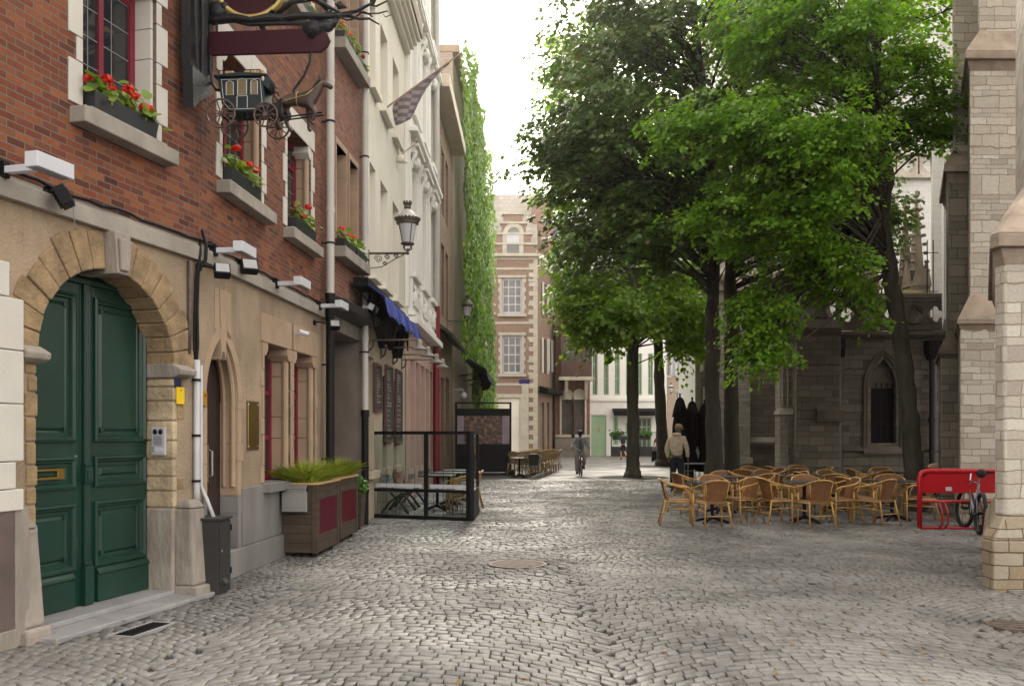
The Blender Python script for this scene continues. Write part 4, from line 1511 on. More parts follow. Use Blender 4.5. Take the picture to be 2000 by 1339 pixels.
m.tube([(0, 0, -0.02), (0.02, -0.1, 0.12), (0.0, -0.2, 0.03), (0.0, -0.5, -0.05), (-0.02, -0.8, -0.06), (0.02, -1.1, -0.05), (0, -1.35, 0.06)], 0.018)
m.tube([(0.02, -0.75, 0.03), (-0.03, -0.95, 0.15), (0.02, -1.15, 0.2), (-0.02, -1.3, 0.1), (0.02, -1.5, 0.0)], [0.025, 0.03, 0.026, 0.02, 0.012])
m.tube([(0.0, -0.7, 0.02), (0.0, -0.85, 0.28), (0, -1.0, 0.5), (0, -1.15, 0.9)], [0.03, 0.026, 0.024, 0.022])
m.tube([(0.0, -0.95, 0.42), (0.0, -1.15, 0.22), (0, -1.3, 0.07)], [0.03, 0.028, 0.02])
for k in range(4):
    q = [(0.035 * math.cos(s * 0.9 + k), -0.35 - 0.35 * k - s * 0.045, 0.035 * math.sin(s * 0.9 + k)) for s in range(9)]
    m.tube(q, 0.009, 6)
ob('branch', m, IRON, bk, smooth=True)
m = MB()
def ileaf(c, ax, n, s):
    c, ax, n = Vector(c), Vector(ax).normalized(), Vector(n).normalized()
    b = n.cross(ax)
    pts = [c, c + ax * s * .35 + b * s * .3 + n * s * .06, c + ax * s, c + ax * s * .35 - b * s * .3 + n * s * .06]
    m.add(pts + [p - n * 0.008 for p in pts], [(0, 1, 2, 3), (4, 7, 6, 5), (0, 4, 5, 1), (1, 5, 6, 2), (2, 6, 7, 3), (3, 7, 4, 0)])
for c, ax in (((0, -1.2, 0.12), (0.1, -0.6, 0.5)), ((0, -1.37, 0.13), (0, -0.8, -0.3)), ((0, -1.72, 0.11), (0, -0.5, 0.4)), ((0, -1.15, 0.5), (0, -0.6, -0.3)), ((0.0, -0.6, -0.04), (0.2, -0.6, -0.6)), ((0, -1.42, 0.2), (0, -0.4, 0.7)), ((0, -0.85, 0.25), (0, -0.9, 0.1))):
    ileaf(c, ax, (1, 0.2, 0.3), random.uniform(0.09, 0.15))
ob('iron_leaves', m, IRON, bk)
m = MB()
m.ell((0, -0.16, 0.1), (0.05, 0.11, 0.1))
m.ell((0, -0.24, 0.14), (0.04, 0.06, 0.05))
ob('iron_fruit', m, IRON, bk, smooth=True)
m = MB()
m.ell((0, -1.16, -0.11), (0.06, 0.12, 0.085))
m.ell((0, -1.3, -0.09), (0.045, 0.07, 0.06))
m.tube([(0, -1.12, -0.2), (0, -1.2, -0.1), (0, -1.36, -0.07), (0, -1.4, -0.02)], [0.05, 0.06, 0.04, 0.03])
ob('iron_fruit', m, IRON, bk, smooth=True)
# maroon board with lobed ends
bd = W2.emp('sign_board', 'plain dark maroon board with lobed ends hanging from the iron branch', 'sign', None, (-0.02, 0, 5.36))
m = MB()
y0, y1 = -0.10, -1.21
pl = [(y0, 0), (y0, 0.235)]
pl = [(y0 + 0.03, 0.0), (y0 + 0.045, 0.02), (y0 + 0.09, 0.05), (y0 + 0.12, 0.115), (y0 + 0.09, 0.18), (y0 + 0.045, 0.21), (y0 + 0.03, 0.235)]
pr = [(2 * (y0 + y1) / 2 - y, z) for y, z in pl][::-1]
m.prism(pl + pr, 'x', -0.018, 0.018)
ob('panel', m, MAROOND, bd, bev=0.004)
for yy in (-0.17, -1.13):
    m = MB()
    m.tube([(0, yy, 0.23), (0, yy, 0.34)], 0.012)
    ob('hanger', m, IRON, bd)
# round sign with gilded rim
rs = W2.emp('round_sign', 'round maroon sign with gilded rim cut off by the top edge', 'sign', None, (-0.02, -0.52, 5.76))
m = MB()
rr = 0.36
m.prism([(rr * 0.96 * math.cos(a), 0.33 + rr * 0.96 * math.sin(a)) for a in np.linspace(0, 2 * math.pi, 40, endpoint=False)], 'x', -0.015, 0.015)
ob('disc', m, MAROOND, rs)
m = MB()
m.tube([(0, rr * math.cos(a), 0.33 + rr * math.sin(a)) for a in np.linspace(0, 2 * math.pi, 48, endpoint=False)], 0.032, 8, closed=True)
ob('rim', m, GOLD, rs, smooth=True)
# miniature coach
ch = W2.emp('model_coach', 'dark blue green model coach with lined panels hanging below the maroon board', 'model coach', None, (-0.02, -0.16, 4.64))
ch.scale = (1.22, 1.22, 1.22)
COACH = M('coach_paint', (0.006, 0.013, 0.018), 0.45, var=0.1, spec=0.3)
LINE = M('cream_lining', (0.5, 0.5, 0.46), 0.5)
AMBER = M('amber_glass', (0.16, 0.11, 0.05), 0.25, var=0.3)
WHEELM = M('wheel_brown', (0.085, 0.045, 0.035), 0.5, var=0.2)
m = MB()
prof = [(-0.06, 0.36), (-0.09, 0.15), (-0.15, 0.085), (-0.38, 0.085), (-0.45, 0.12), (-0.43, 0.36)]
m.prism([(y, z) for y, z in prof], 'x', -0.11, 0.11)
ob('body', m, COACH, ch, bev=0.006)
m = MB()
m.prism([(-0.03, 0.365), (-0.46, 0.365), (-0.47, 0.38), (-0.25, 0.40), (-0.03, 0.38)], 'x', -0.13, 0.13)
m.prism([(-0.43, 0.30), (-0.48, 0.26), (-0.5, 0.34), (-0.44, 0.38)], 'x', -0.11, 0.11)
ob('roof', m, COACH, ch, bev=0.004)
m = MB()
for y in (-0.07, -0.2, -0.33, -0.41):
    m.tube([(-0.11, y, 0.385), (-0.11, y, 0.42)], 0.004, 5)
m.tube([(-0.11, -0.07, 0.42), (-0.11, -0.41, 0.42)], 0.004, 5)
m.tube([(0.11, -0.07, 0.42), (0.11, -0.41, 0.42)], 0.004, 5)
ob('luggage_rail', m, BLACK, ch)
for y, l in ((-0.1, 0.07), (-0.26, 0.09), (-0.36, 0.06)):
    m = MB()
    m.box(-0.07, 0.07, y - l, y, 0.392, 0.437)
    ob('luggage', m, WOODL, ch, bev=0.006)
for y0_, y1_, z0_, z1_ in ((-0.13, -0.19, 0.22, 0.32), (-0.225, -0.30, 0.22, 0.335), (-0.335, -0.39, 0.22, 0.325)):
    m = MB()
    m.box(-0.114, -0.1101, y1_, y0_, z0_, z1_)
    p_ = ob('coach_window', m, AMBER, ch)
    m = MB()
    m.tube([(-0.114, y0_, z0_), (-0.114, y0_, z1_), (-0.114, (y0_ + y1_) / 2, z1_ + 0.014), (-0.114, y1_, z1_), (-0.114, y1_, z0_)], 0.0035, 5, closed=True)
    ob('lining', m, LINE, p_)
m = MB()
m.tube([(-0.113, y, z) for y, z in ((-0.09, 0.345), (-0.11, 0.16), (-0.16, 0.105), (-0.375, 0.105), (-0.43, 0.13), (-0.41, 0.345))], 0.003, 5, closed=True)
m.tube([(-0.113, -0.22, 0.21), (-0.113, -0.22, 0.115)], 0.003, 5)
m.tube([(-0.113, -0.305, 0.21), (-0.113, -0.305, 0.115)], 0.003, 5)
m.tube([(-0.113, -0.22, 0.21), (-0.113, -0.305, 0.21)], 0.003, 5)
ob('panel_lining', m, LINE, ch)
def wheel(par, x, y, z, r):
    m = MB()
    m.tube([(x, y + r * math.cos(a), z + r * math.sin(a)) for a in np.linspace(0, 2 * math.pi, 28, endpoint=False)], 0.008, 6, closed=True)
    m.cyl((x - 0.015, y, z), (x + 0.015, y, z), 0.018)
    for k in range(10):
        a = k * math.pi / 5
        m.tube([(x, y, z), (x, y + r * math.cos(a), z + r * math.sin(a))], 0.0055, 5)
    ob('coach_wheel', m, WHEELM, par, smooth='auto')
for x in (-0.15, 0.15):
    wheel(ch, x, -0.1, 0.06, 0.115)
    wheel(ch, x, -0.47, 0.04, 0.095)
m = MB()
for y in (-0.1, -0.47):
    m.tube([(-0.15, y, 0.05), (0.15, y, 0.05)], 0.008)
m.tube([(0, -0.08, 0.07), (0, -0.5, 0.06)], 0.012)
for y in (-0.2, -0.25, -0.3):
    m.tube([(-0.08, y, 0.085), (-0.08, y, 0.03)], 0.004, 5)
m.box(-0.07, 0.07, -0.54, -0.45, 0.13, 0.16)
m.prism([(-0.53, 0.16), (-0.57, 0.2), (-0.56, 0.06), (-0.52, 0.08)], 'x', -0.08, 0.08)
m.tube([(-0.03, -0.5, 0.05), (-0.03, -0.9, 0.09)], 0.007)
m.tube([(0.03, -0.5, 0.05), (0.03, -0.9, 0.09)], 0.007)
ob('undercarriage', m, BLACK, ch)
m = MB()
m.ell((0, -0.50, 0.21), (0.035, 0.03, 0.055))
m.ell((0, -0.505, 0.285), (0.022, 0.022, 0.026))
m.cyl((0, -0.505, 0.30), (0, -0.505, 0.33), 0.02)
m.tube([(-0.03, -0.50, 0.24), (-0.035, -0.54, 0.2), (-0.02, -0.57, 0.2)], 0.011)
m.tube([(0.03, -0.50, 0.24), (0.035, -0.54, 0.2), (0.02, -0.57, 0.2)], 0.011)
m.tube([(-0.02, -0.5, 0.17), (-0.02, -0.55, 0.16), (-0.02, -0.55, 0.1)], 0.014)
m.tube([(0.02, -0.5, 0.17), (0.02, -0.55, 0.16), (0.02, -0.55, 0.1)], 0.014)
ob('driver', m, M('driver_coat', (0.12, 0.06, 0.045), 0.6), ch, smooth=True)
m = MB()
m.tube([(0, -0.06, 0.3), (0, 0.0, 0.31), (0, 0.03, 0.36), (0, 0.05, 0.48), (0, 0.045, 0.64)], 0.014)
ob('hanger', m, IRON, ch)
m = MB()
m.ell((-0.115, -0.435, 0.345), (0.01, 0.012, 0.02))
ob('coach_lamp', m, LINE, ch, smooth=True)
m = MB()
m.ell((0.115, -0.435, 0.345), (0.01, 0.012, 0.02))
ob('coach_lamp', m, LINE, ch, smooth=True)
# model horse
hr = W2.emp('model_horse', 'brown model horse harnessed before the small coach', 'model horse', None, (-0.02, -0.80, 4.63))
hr.scale = (1.0, 1.0, 1.0)
nd = [(0, -0.30, 0.27, .062, .07), (0, -0.22, 0.265, .058, .068), (0, -0.12, 0.27, .06, .07), (0, -0.04, 0.275, .058, .066),
      (0, -0.37, 0.32, .05, .062), (0, -0.42, 0.385, .04, .05), (0, -0.45, 0.43, .033, .04), (0, -0.505, 0.40, .026, .03), (0, -0.55, 0.37, .023, .024)]
ed = [(0, 1), (1, 2), (2, 3), (0, 4), (4, 5), (5, 6), (6, 7), (7, 8)]
def leg(root, pts):
    p = root
    for q in pts:
        nd.append(q)
        ed.append((p, len(nd) - 1))
        p = len(nd) - 1
leg(0, [(-0.035, -0.33, 0.19, .036), (-0.04, -0.39, 0.11, .022), (-0.04, -0.345, 0.03, .017), (-0.04, -0.37, 0.0, .02)])
leg(0, [(0.035, -0.30, 0.19, .036), (0.04, -0.30, 0.09, .022), (0.04, -0.295, -0.01, .017), (0.04, -0.32, -0.04, .02)])
leg(3, [(-0.04, -0.03, 0.2, .045), (-0.045, -0.05, 0.12, .028), (-0.045, 0.0, 0.065, .02), (-0.045, -0.02, -0.01, .017), (-0.045, -0.045, -0.04, .02)])
leg(3, [(0.04, -0.05, 0.19, .045), (0.045, -0.1, 0.12, .028), (0.045, -0.06, 0.06, .02), (0.045, -0.1, -0.01, .017), (0.045, -0.125, -0.04, .02)])
HORSE = M('horse_brown', (0.03, 0.012, 0.008), 0.55, var=0.3, vs=8)
m = skinmb(nd, ed, 2)
m.ell((-0.02, -0.415, 0.485), (0.008, 0.008, 0.022))
m.ell((0.02, -0.415, 0.485), (0.008, 0.008, 0.022))
ob('body', m, HORSE, hr, smooth=True)
m = MB()
m.tube([(0, 0.0, 0.32), (0, 0.035, 0.26), (0, 0.04, 0.18), (0, 0.03, 0.1)], [0.012, 0.02, 0.016, 0.004])
ob('tail', m, BLACK, hr, smooth=True)
m = MB()
m.prism([(-0.40, 0.46), (-0.37, 0.42), (-0.32, 0.35), (-0.34, 0.33), (-0.40, 0.39), (-0.44, 0.46)], 'x', -0.008, 0.008)
ob('mane', m, BLACK, hr)
m = MB()
for s in (-1, 1):
    m.tube([(s * 0.065, 0.05, 0.2), (s * 0.07, -0.15, 0.25), (s * 0.064, -0.3, 0.29), (s * 0.035, -0.37, 0.36), (s * 0.028, -0.45, 0.43)], 0.0045, 5)
m.tube([(0.064 * math.cos(a), -0.2, 0.268 + 0.072 * math.sin(a)) for a in np.linspace(0, 2 * math.pi, 16, endpoint=False)], 0.005, 5, closed=True)
m.tube([(0.048 * math.cos(a), -0.335, 0.30 + 0.06 * math.sin(a)) for a in np.linspace(0, 2 * math.pi, 16, endpoint=False)], 0.006, 5, closed=True)
ob('harness', m, GOLD, hr)
m = MB()
m.tube([(0, -0.15, 0.335), (0, -0.16, 0.37), (0, -0.26, 0.5), (0, -0.32, 0.64), (0, -0.33, 0.76)], 0.013)
ob('hanger', m, IRON, hr)

# ------------------------------------------------------------------ planters
GRASSM = leafmat('ornamental_grass', (0.2, 0.28, 0.03), (0.42, 0.46, 0.07), 0.35, c2=(0.55, 0.45, 0.18))
BUSH = leafmat('pot_bush_leaf', (0.04, 0.12, 0.02), (0.1, 0.22, 0.035), 0.3)
MPAN = M('maroon_panel', (0.085, 0.008, 0.018), 0.45, var=0.25, spec=0.12)
def planter(loc, rot, label, seed, steel):
    t = thing('planter', label, 'planter', loc, rot, 'wooden planters with grass')
    wx, wy, hz = 0.27, 0.56, 0.92
    for sx in (-1, 1):
        for sy in (-1, 1):
            m = MB()
            m.box(sx * wx, sx * (wx - 0.08), sy * wy, sy * (wy - 0.08), 0.05, hz)
            ob('corner_post', m, WOODP, t, bev=0.006)
    m = MB()
    for k in range(7):
        za = 0.055 + k * 0.123
        m.box(-wx + 0.08, wx - 0.08, -wy + 0.012, -wy + 0.04, za, za + 0.12)
        m.box(-wx + 0.08, wx - 0.08, wy - 0.04, wy - 0.012, za, za + 0.12)
    for sx in (-1, 1):
        for za, zb in ((0.055, 0.175), (0.178, 0.27), (0.73, 0.83), (0.833, 0.92)):
            m.box(sx * (wx - 0.012), sx * (wx - 0.04), -wy + 0.08, wy - 0.08, za, zb)
    ob('boards', m, WOODP, t, bev=0.005)
    for sx in (-1, 1):
        m = MB()
        m.box(sx * (wx - 0.016), sx * (wx - 0.03), -wy + 0.09, wy - 0.09, 0.27, 0.73)
        ob('side_panel', m, MPAN, t)
    m = MB()
    m.box(-wx - 0.015, wx + 0.015, -wy - 0.015, -wy + 0.085, hz, hz + 0.025)
    m.box(-wx - 0.015, wx + 0.015, wy - 0.085, wy + 0.015, hz, hz + 0.025)
    m.box(-wx - 0.015, -wx + 0.085, -wy + 0.085, wy - 0.085, hz, hz + 0.025)
    m.box(wx - 0.085, wx + 0.015, -wy + 0.085, wy - 0.085, hz, hz + 0.025)
    ob('top_rim', m, WOODL, t, bev=0.004)
    m = MB()
    m.box(-wx + 0.05, wx - 0.05, -wy + 0.05, wy - 0.05, 0.08, hz - 0.03)
    ob('soil', m, DIRT, t)
    m = MB()
    for sx in (-1, 1):
        for sy in (-1, 1):
            m.cyl((sx * 0.18, sy * 0.45, 0), (sx * 0.18, sy * 0.45, 0.06), 0.03)
    ob('feet', m, BLACK, t)
    r = np.random.default_rng(seed)
    n = 2600
    base = np.stack([r.uniform(-wx + 0.08, wx - 0.08, n), r.uniform(-wy + 0.08, wy - 0.08, n), np.full(n, hz - 0.02)], 1)
    an = r.uniform(0, 2 * np.pi, n)
    dr = np.stack([np.cos(an), np.sin(an), np.zeros(n)], 1)
    L = r.uniform(0.12, 0.42, n)
    lean = r.uniform(0.1, 1.15, n)
    sd = np.stack([-np.sin(an), np.cos(an), np.zeros(n)], 1) * 0.0038
    fr_ = []
    for q in (0, 0.35, 0.7, 1.0):
        ph_ = q * L
        cen = base + dr * (lean * L * q ** 1.6)[:, None] + np.array([0, 0, 1.0]) * (L * (q * (1 - 0.45 * lean * q)))[:, None]
        fr_.append((cen, sd * (1 - q * 0.85)))
    V = np.stack([fr_[0][0] - fr_[0][1], fr_[0][0] + fr_[0][1], fr_[1][0] + fr_[1][1], fr_[2][0] + fr_[2][1], fr_[3][0], fr_[2][0] - fr_[2][1], fr_[1][0] - fr_[1][1]], 1)
    o = bigmesh('grass', V, 7, GRASSM, t)
    return t
pA = planter((-2.71, 11.97, 0), R(-3), 'weathered wooden planter of grass with the steel letterbox on its end', 21, True)
pB = planter((-2.70, 13.42, 0), R(-3), 'weathered wooden planter of grass, the one behind with no letterbox', 22, False)
lb = thing('letterbox', 'brushed steel letterbox fixed to the end of the nearer planter', 'letterbox', (-2.745, 11.38, 0.60), R(-3))
m = MB()
m.box(-0.16, 0.16, -0.075, 0.0, 0.0, 0.235)
m.box(-0.165, 0.165, -0.085, 0.0, -0.012, 0.0)
m.box(-0.14, 0.14, -0.05, 0, 0.235, 0.27)
ob('body', m, STEEL, lb, bev=0.004)
m = MB()
m.prism([(0.0, 0.335), (-0.03, 0.335), (-0.085, 0.285), (-0.085, 0.275), (0.0, 0.325)], 'x', -0.155, 0.155)
ob('flap', m, STEEL, lb, bev=0.002)
m = MB()
m.cyl((0, -0.075, 0.215), (0, -0.083, 0.215), 0.01)
ob('lock', m, CHROME, lb)
pt = thing('potted_shrub', 'small square wooden pot with a round green shrub behind the planters', 'potted plant', (-2.62, 14.9, 0), R(-2))
m = MB()
m.frustum([(-0.13, -0.15), (0.13, -0.15), (0.13, 0.15), (-0.13, 0.15)], 0.03, [(-0.16, -0.18), (0.16, -0.18), (0.16, 0.18), (-0.16, 0.18)], 0.6)
ob('pot', m, WOODP, pt, bev=0.008)
r = np.random.default_rng(5)
n = 620
dv = unit(r.normal(0, 1, (n, 3)))
c = dv * (r.uniform(0.3, 1, (n, 1)) ** 0.5) * np.array([0.19, 0.2, 0.15]) + np.array([0, 0, 0.72])
bigmesh('foliage', leafverts(c, unit(dv + r.normal(0, .6, (n, 3))), unit(dv + np.array([0, 0, .6]) + r.normal(0, .3, (n, 3))), r.uniform(.04, .075, n), 'round'), 8, BUSH, pt, True)
# ------------------------------------------------------------------ street front beyond the garage
def house3(name, label, xa, xb, zt, mat, ops, dep=0.25, core=5.0, roofz=0.25, eave=0.3, roofm=None, base=None):
    """a house on the W3 line; its Empty stands at its near end"""
    t = W3.emp(name, label, 'house', None, (xa, 0, 0))
    def nm():
        m = MB()
        m.xf = Matrix.Translation((-xa, 0, 0))
        return m
    m = nm()
    wall(m, xa, xb, base or 0, zt, [o for o in ops if o[2] >= (base or 0)], dep)
    if not base:
        pass
    ob('front_wall', m, mat, t)
    m = nm()
    m.box(xa, xb, dep + 0.02, core, 0, zt - 0.02)
    m.quad((xa, 0, 0), (xa, dep + 0.02, 0), (xa, dep + 0.02, zt - 0.02), (xa, 0, zt - 0.02))
    ob('house_core', m, mat, t)
    m = nm()
    m.box(xa + 0.01, xb - 0.01, -eave, core, zt, zt + roofz)
    ob('eaves', m, roofm or CHAR, t, bev=0.01)
    return t, nm
D = lambda px: W3.x(px)
# cream house
cx1 = D(791)
bays = [(D(722), D(733.5)), (D(743), D(757)), (D(767), D(779))]
cops = [(a, b, 4.55, 6.6) for a, b in bays] + [(a, b, 8.05, 9.7) for a, b in bays]
cgo = [(D(717), D(729.5), 0.9, 3.0), (D(746), D(754), 0.9, 2.75), (D(768), D(774), 0.9, 2.75)]
crm, ncr = house3('cream_house', 'plain cream rendered house with deep reveals over a tan cafe front', 0.02, cx1, 10.9, CREAM, cops, 0.24, roofz=0.3, eave=0.42, roofm=M('olive_soffit', (0.24, 0.2, 0.13), 0.8, var=0.1), base=3.9)
m = ncr()
wall(m, 0.02, cx1, 0, 3.9, cgo, 0.22, -0.01)
ob('ground_wall', m, TANR, crm)
for a, b, c, d in cops:
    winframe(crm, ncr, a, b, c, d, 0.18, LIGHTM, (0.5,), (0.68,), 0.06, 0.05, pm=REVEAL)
    m = ncr()
    m.box(a - 0.08, b + 0.08, -0.12, 0.15, c - 0.12, c)
    ob('sill', m, CREAM, crm, bev=0.008)
for a, b, c, d in cgo:
    winframe(crm, ncr, a, b, c, d, 0.14, OAK, (), (0.7,), 0.05, 0.04)
    m = ncr()
    m.box(a - 0.06, b + 0.06, -0.13, 0.1, c - 0.14, c)
    ob('sill', m, TANR, crm, bev=0.01)
m = ncr()
for k in range(4):
    m.box(0.03, cx1 - 0.02, -0.14 - 0.08 * k, 0.0, 10.55 + 0.087 * k, 10.63 + 0.087 * k)
ob('cornice', m, CREAM, crm, bev=0.01)
# ornate white house
ox0, ox1 = cx1 + 0.01, D(846)
bw = (ox1 - ox0) / 3
obs = [(ox0 + bw * (k + 0.32), ox0 + bw * (k + 0.76)) for k in range(3)]
oops = [(a, b, z0, z1) for a, b in obs for z0, z1 in ((5.5, 8.1), (9.4, 11.7), (12.9, 14.6))]
orn, nor = house3('ornate_white_house', 'ornate white stucco house with carved window hoods and pink painted shopfront', ox0, ox1, 16.2, WHITE, oops, 0.25, base=4.2, eave=0.4, roofm=WHITE)
for a, b, c, d in oops:
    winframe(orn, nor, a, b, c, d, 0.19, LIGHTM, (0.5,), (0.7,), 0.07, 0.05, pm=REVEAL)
    m = nor()
    m.box(a - 0.16, b + 0.16, -0.10, 0.0, c, d + 0.16)
    wd = b - a
    mm = MB()
    for xx in (a - 0.15, b + 0.02):
        mm.box(xx - ox0, xx - ox0 + 0.13, -0.09, 0.0, c, d + 0.1)
    ob('window_architrave', mm, WHITE, orn, bev=0.01)
    m = nor()
    m.box(a - 0.24, b + 0.24, -0.27, 0, d + 0.42, d + 0.5)
    m.box(a - 0.2, b + 0.2, -0.2, 0, d + 0.34, d + 0.42)
    m.prism([(a - 0.2, d + 0.5), (b + 0.2, d + 0.5), ((a + b) / 2, d + 0.75)], 'y', -0.2, 0)
    for xx in (a - 0.12, b + 0.12):
        m.tube([(xx, -0.17, d + 0.34), (xx, -0.16, d + 0.2), (xx, -0.08, d + 0.02), (xx, -0.1, d - 0.1)], [0.075, 0.06, 0.045, 0.03], 8)
    m.ell(((a + b) / 2, -0.12, d + 0.2), (0.16, 0.12, 0.16))
    m.ell(((a + b) / 2 - 0.17, -0.08, d + 0.14), (0.1, 0.08, 0.08))
    m.ell(((a + b) / 2 + 0.17, -0.08, d + 0.14), (0.1, 0.08, 0.08))
    ob('window_hood', m, WHITE, orn, bev=0.01)
    m = nor()
    m.box(a - 0.22, b + 0.22, -0.2, 0, c - 0.12, c)
    m.box(a - 0.18, b + 0.18, -0.12, 0, c - 0.95, c - 0.12)
    m.box(a - 0.1, b + 0.1, -0.15, -0.12, c - 0.8, c - 0.5)
    m.box(a - 0.06, b + 0.06, -0.17, -0.15, c - 0.45, c - 0.3)
    for xx in (a - 0.14, b + 0.14):
        m.ell((xx, -0.17, c - 0.6), (0.05, 0.07, 0.14))
    m.box(a - 0.24, b + 0.24, -0.17, 0, c - 1.03, c - 0.95)
    ob('window_apron', m, WHITE, orn, bev=0.01)
for k in range(4):
    m = nor()
    xx = ox0 + bw * k + (0.09 if k == 0 else -0.09 if k == 3 else 0.04)
    m.box(xx - 0.11, xx + 0.11, -0.09, 0, 4.6, 15.5)
    m.box(xx - 0.05, xx + 0.05, -0.12, -0.09, 5.3, 15.0)
    ob('pilaster', m, WHITE, orn, bev=0.01)
for za, zb in ((8.75, 8.87), (12.2, 12.32), (4.2, 4.36)):
    m = nor()
    m.box(ox0, ox1, -0.3, 0, za, zb)
    ob('cornice', m, WHITE, orn, bev=0.015)
m = nor()
wall(m, ox0, ox1, 0, 4.2, [(ox0 + 0.45, ox1 - 0.4, 0.75, 3.45)], 0.3, -0.02)
ob('shop_wall', m, PINKP, orn)
n = 5
for k in range(n):
    xa = ox0 + 0.45 + (ox1 - ox0 - 0.85) * k / n
    xb = ox0 + 0.45 + (ox1 - ox0 - 0.85) * (k + 1) / n
    m = nor()
    m.box(xa + 0.14, xb, 0.12, 0.16, 0.75, 3.45)
    for q in range(12):
        m.box(xa + 0.16, xb - 0.02, 0.11, 0.12, 0.8 + q * 0.22, 0.98 + q * 0.22)
    ob('shutter', m, GREYSH, orn)
    m = nor()
    m.box(xa, xa + 0.14, -0.05, 0.2, 0.6, 3.45)
    po_ = ob('shop_post', m, PINKP, orn, bev=0.01)
    m = nor()
    m.box(xa + 0.14, xa + 0.18, -0.02, 0.11, 0.7, 3.45)
    ob('red_strip', m, PIPER, po_)
m = nor()
for k in range(3):
    m.box(ox0 + 0.4 + k * 1.9, ox0 + 0.8 + k * 1.9, -0.14, 0.1, 0.5, 0.62)
ob('shop_sill', m, BLUEST, orn)
# red pipe
x = D(842)
t = W3.emp('red_downpipe', 'dark red lower downpipe with white upper length by the pink shopfront', 'downpipe', None, (x, 0, 0))
m = MB()
m.cyl((0, -0.16, 0), (0, -0.16, 5.4), 0.11, n=12)
ob('lower_pipe', m, PIPER, t, smooth='auto')
m = MB()
m.cyl((0, -0.16, 5.4), (0, -0.16, 16), 0.095, n=12)
ob('upper_pipe', m, PIPEW, t, smooth='auto')
# brown brick house
bx0, bx1 = ox1 + 0.02, D(884)
bops = [(bx0 + 1.0, bx0 + 2.0, 5.6, 8.0), (bx0 + 2.5, bx0 + 3.5, 5.6, 8.0), (bx0 + 4.0, bx0 + 5.0, 5.6, 8.0),
        (bx0 + 1.0, bx0 + 2.0, 9.0, 11.2), (bx0 + 2.5, bx0 + 3.5, 9.0, 11.2), (bx0 + 4.0, bx0 + 5.0, 9.0, 11.2),
        (bx0 + 0.5, bx0 + 1.7, 0.8, 3.6), (bx0 + 2.3, bx0 + 3.4, 0.0, 3.5), (bx0 + 4.0, bx0 + 5.4, 0.8, 3.6)]
brn, nbr = house3('brown_brick_house', 'brown brick house with boxed white eaves before the ivy covered house', bx0, bx1, 12.2, BRICK3, bops, 0.22, eave=0.5, roofz=0.4, roofm=M('eaves_paint', (0.6, 0.52, 0.42), 0.8, var=0.08))
for a, b, c, d in bops:
    winframe(brn, nbr, a, b, c, d, 0.17, OAK, (0.5,), (0.65,), 0.07, 0.05)
m = nbr()
m.prism([(0, 5.0), (-0.55, 4.6), (-0.6, 4.68), (0, 5.12)], 'x', bx0 + 0.1, bx1 - 0.05)
ob('pent_roof', m, CHAR, brn)
m = nbr()
m.prism([(-0.3, 12.6), (5.0, 12.6), (2.6, 14.8)], 'x', bx0 + 0.02, bx1 - 0.02)
ob('roof', m, M('brown_tiles', (0.25, 0.15, 0.1), 0.9, var=0.3), brn)
# ivy house
ex0, ex1 = bx1 + 0.02, D(885) + 16.5
ivh, niv = house3('ivy_house', 'tall brick house whose street front is covered with bright green ivy', ex0, ex1, 16.2, BRICKP, [], 0.2, roofz=0.3, eave=0.25, roofm=M('gutter_brown', (0.36, 0.27, 0.19), 0.8))
IVY = leafmat('ivy_leaf', (0.09, 0.2, 0.016), (0.19, 0.33, 0.03), 0.35, c2=(0.32, 0.4, 0.06))
r = np.random.default_rng(9)
n = 36000
u = r.uniform(0, ex1 - ex0, n)
zz = r.uniform(1.2, 16.9, n)
bul = 0.32 + 0.32 * (np.sin(u * 1.1 + zz * 0.7) * 0.5 + 0.5) + 0.18 * (np.sin(u * 2.3 - zz * 1.7) * 0.5 + 0.5) + 0.22 * np.clip((u - 10) / 5, 0, 1)
keep = ~((u < 0.3 + 0.25 * np.sin(zz * 1.3)) & (zz > 4 + 2 * u)) | (r.random(n) < 0.25)
keep &= ~((u > 12.2) & (zz > 11.5) & (r.random(n) < 0.5))
keep &= (zz > 4.6) | (u > 5)
c = np.stack([u, -bul * r.uniform(0.75, 1.1, n), zz], 1)[keep]
n = len(c)
nr = unit(np.stack([r.normal(-0.25, 0.45, n), np.full(n, -0.9), r.normal(0.55, 0.35, n)], 1))
ax = unit(np.stack([r.normal(0, 0.5, n), r.normal(-0.25, 0.2, n), np.full(n, -1.0)], 1))
bigmesh('ivy_foliage', leafverts(c, ax, nr, r.uniform(0.12, 0.22, n), 'ivy'), 6, IVY, ivh)

# folded black awning, blue awning, disc lamps, boards
aw = W3.emp('folded_awning', 'black folded cafe awning with drooping canvas and scissor arms', 'awning', None, (0.1, 0, 3.4))
m = MB()
La = D(762) - 0.1
m.box(0.0, La, -0.32, -0.02, 0.25, 0.62)
m.prism([(-0.02, 0.78), (-0.4, 0.5), (-0.4, 0.3), (-0.3, 0.2), (-0.02, 0.25)], 'x', 0.0, La)
ob('cassette', m, CANVASB, aw, bev=0.02)
random.seed(12)
for k in range(5):
    m = MB()
    x = 0.08 + k * La / 5
    wd = random.uniform(0.25, 0.42)
    h = random.uniform(0.35, 0.6)
    m.frustum([(x + wd * .4, -0.3), (x + wd * .5, -0.3), (x + wd * .5, -0.2), (x + wd * .4, -0.2)], 0.25 - h, [(x, -0.36), (x + wd, -0.36), (x + wd, -0.1), (x, -0.1)], 0.28)
    ob('canvas_fold', m, CANVASB, aw, smooth='auto')
m = MB()
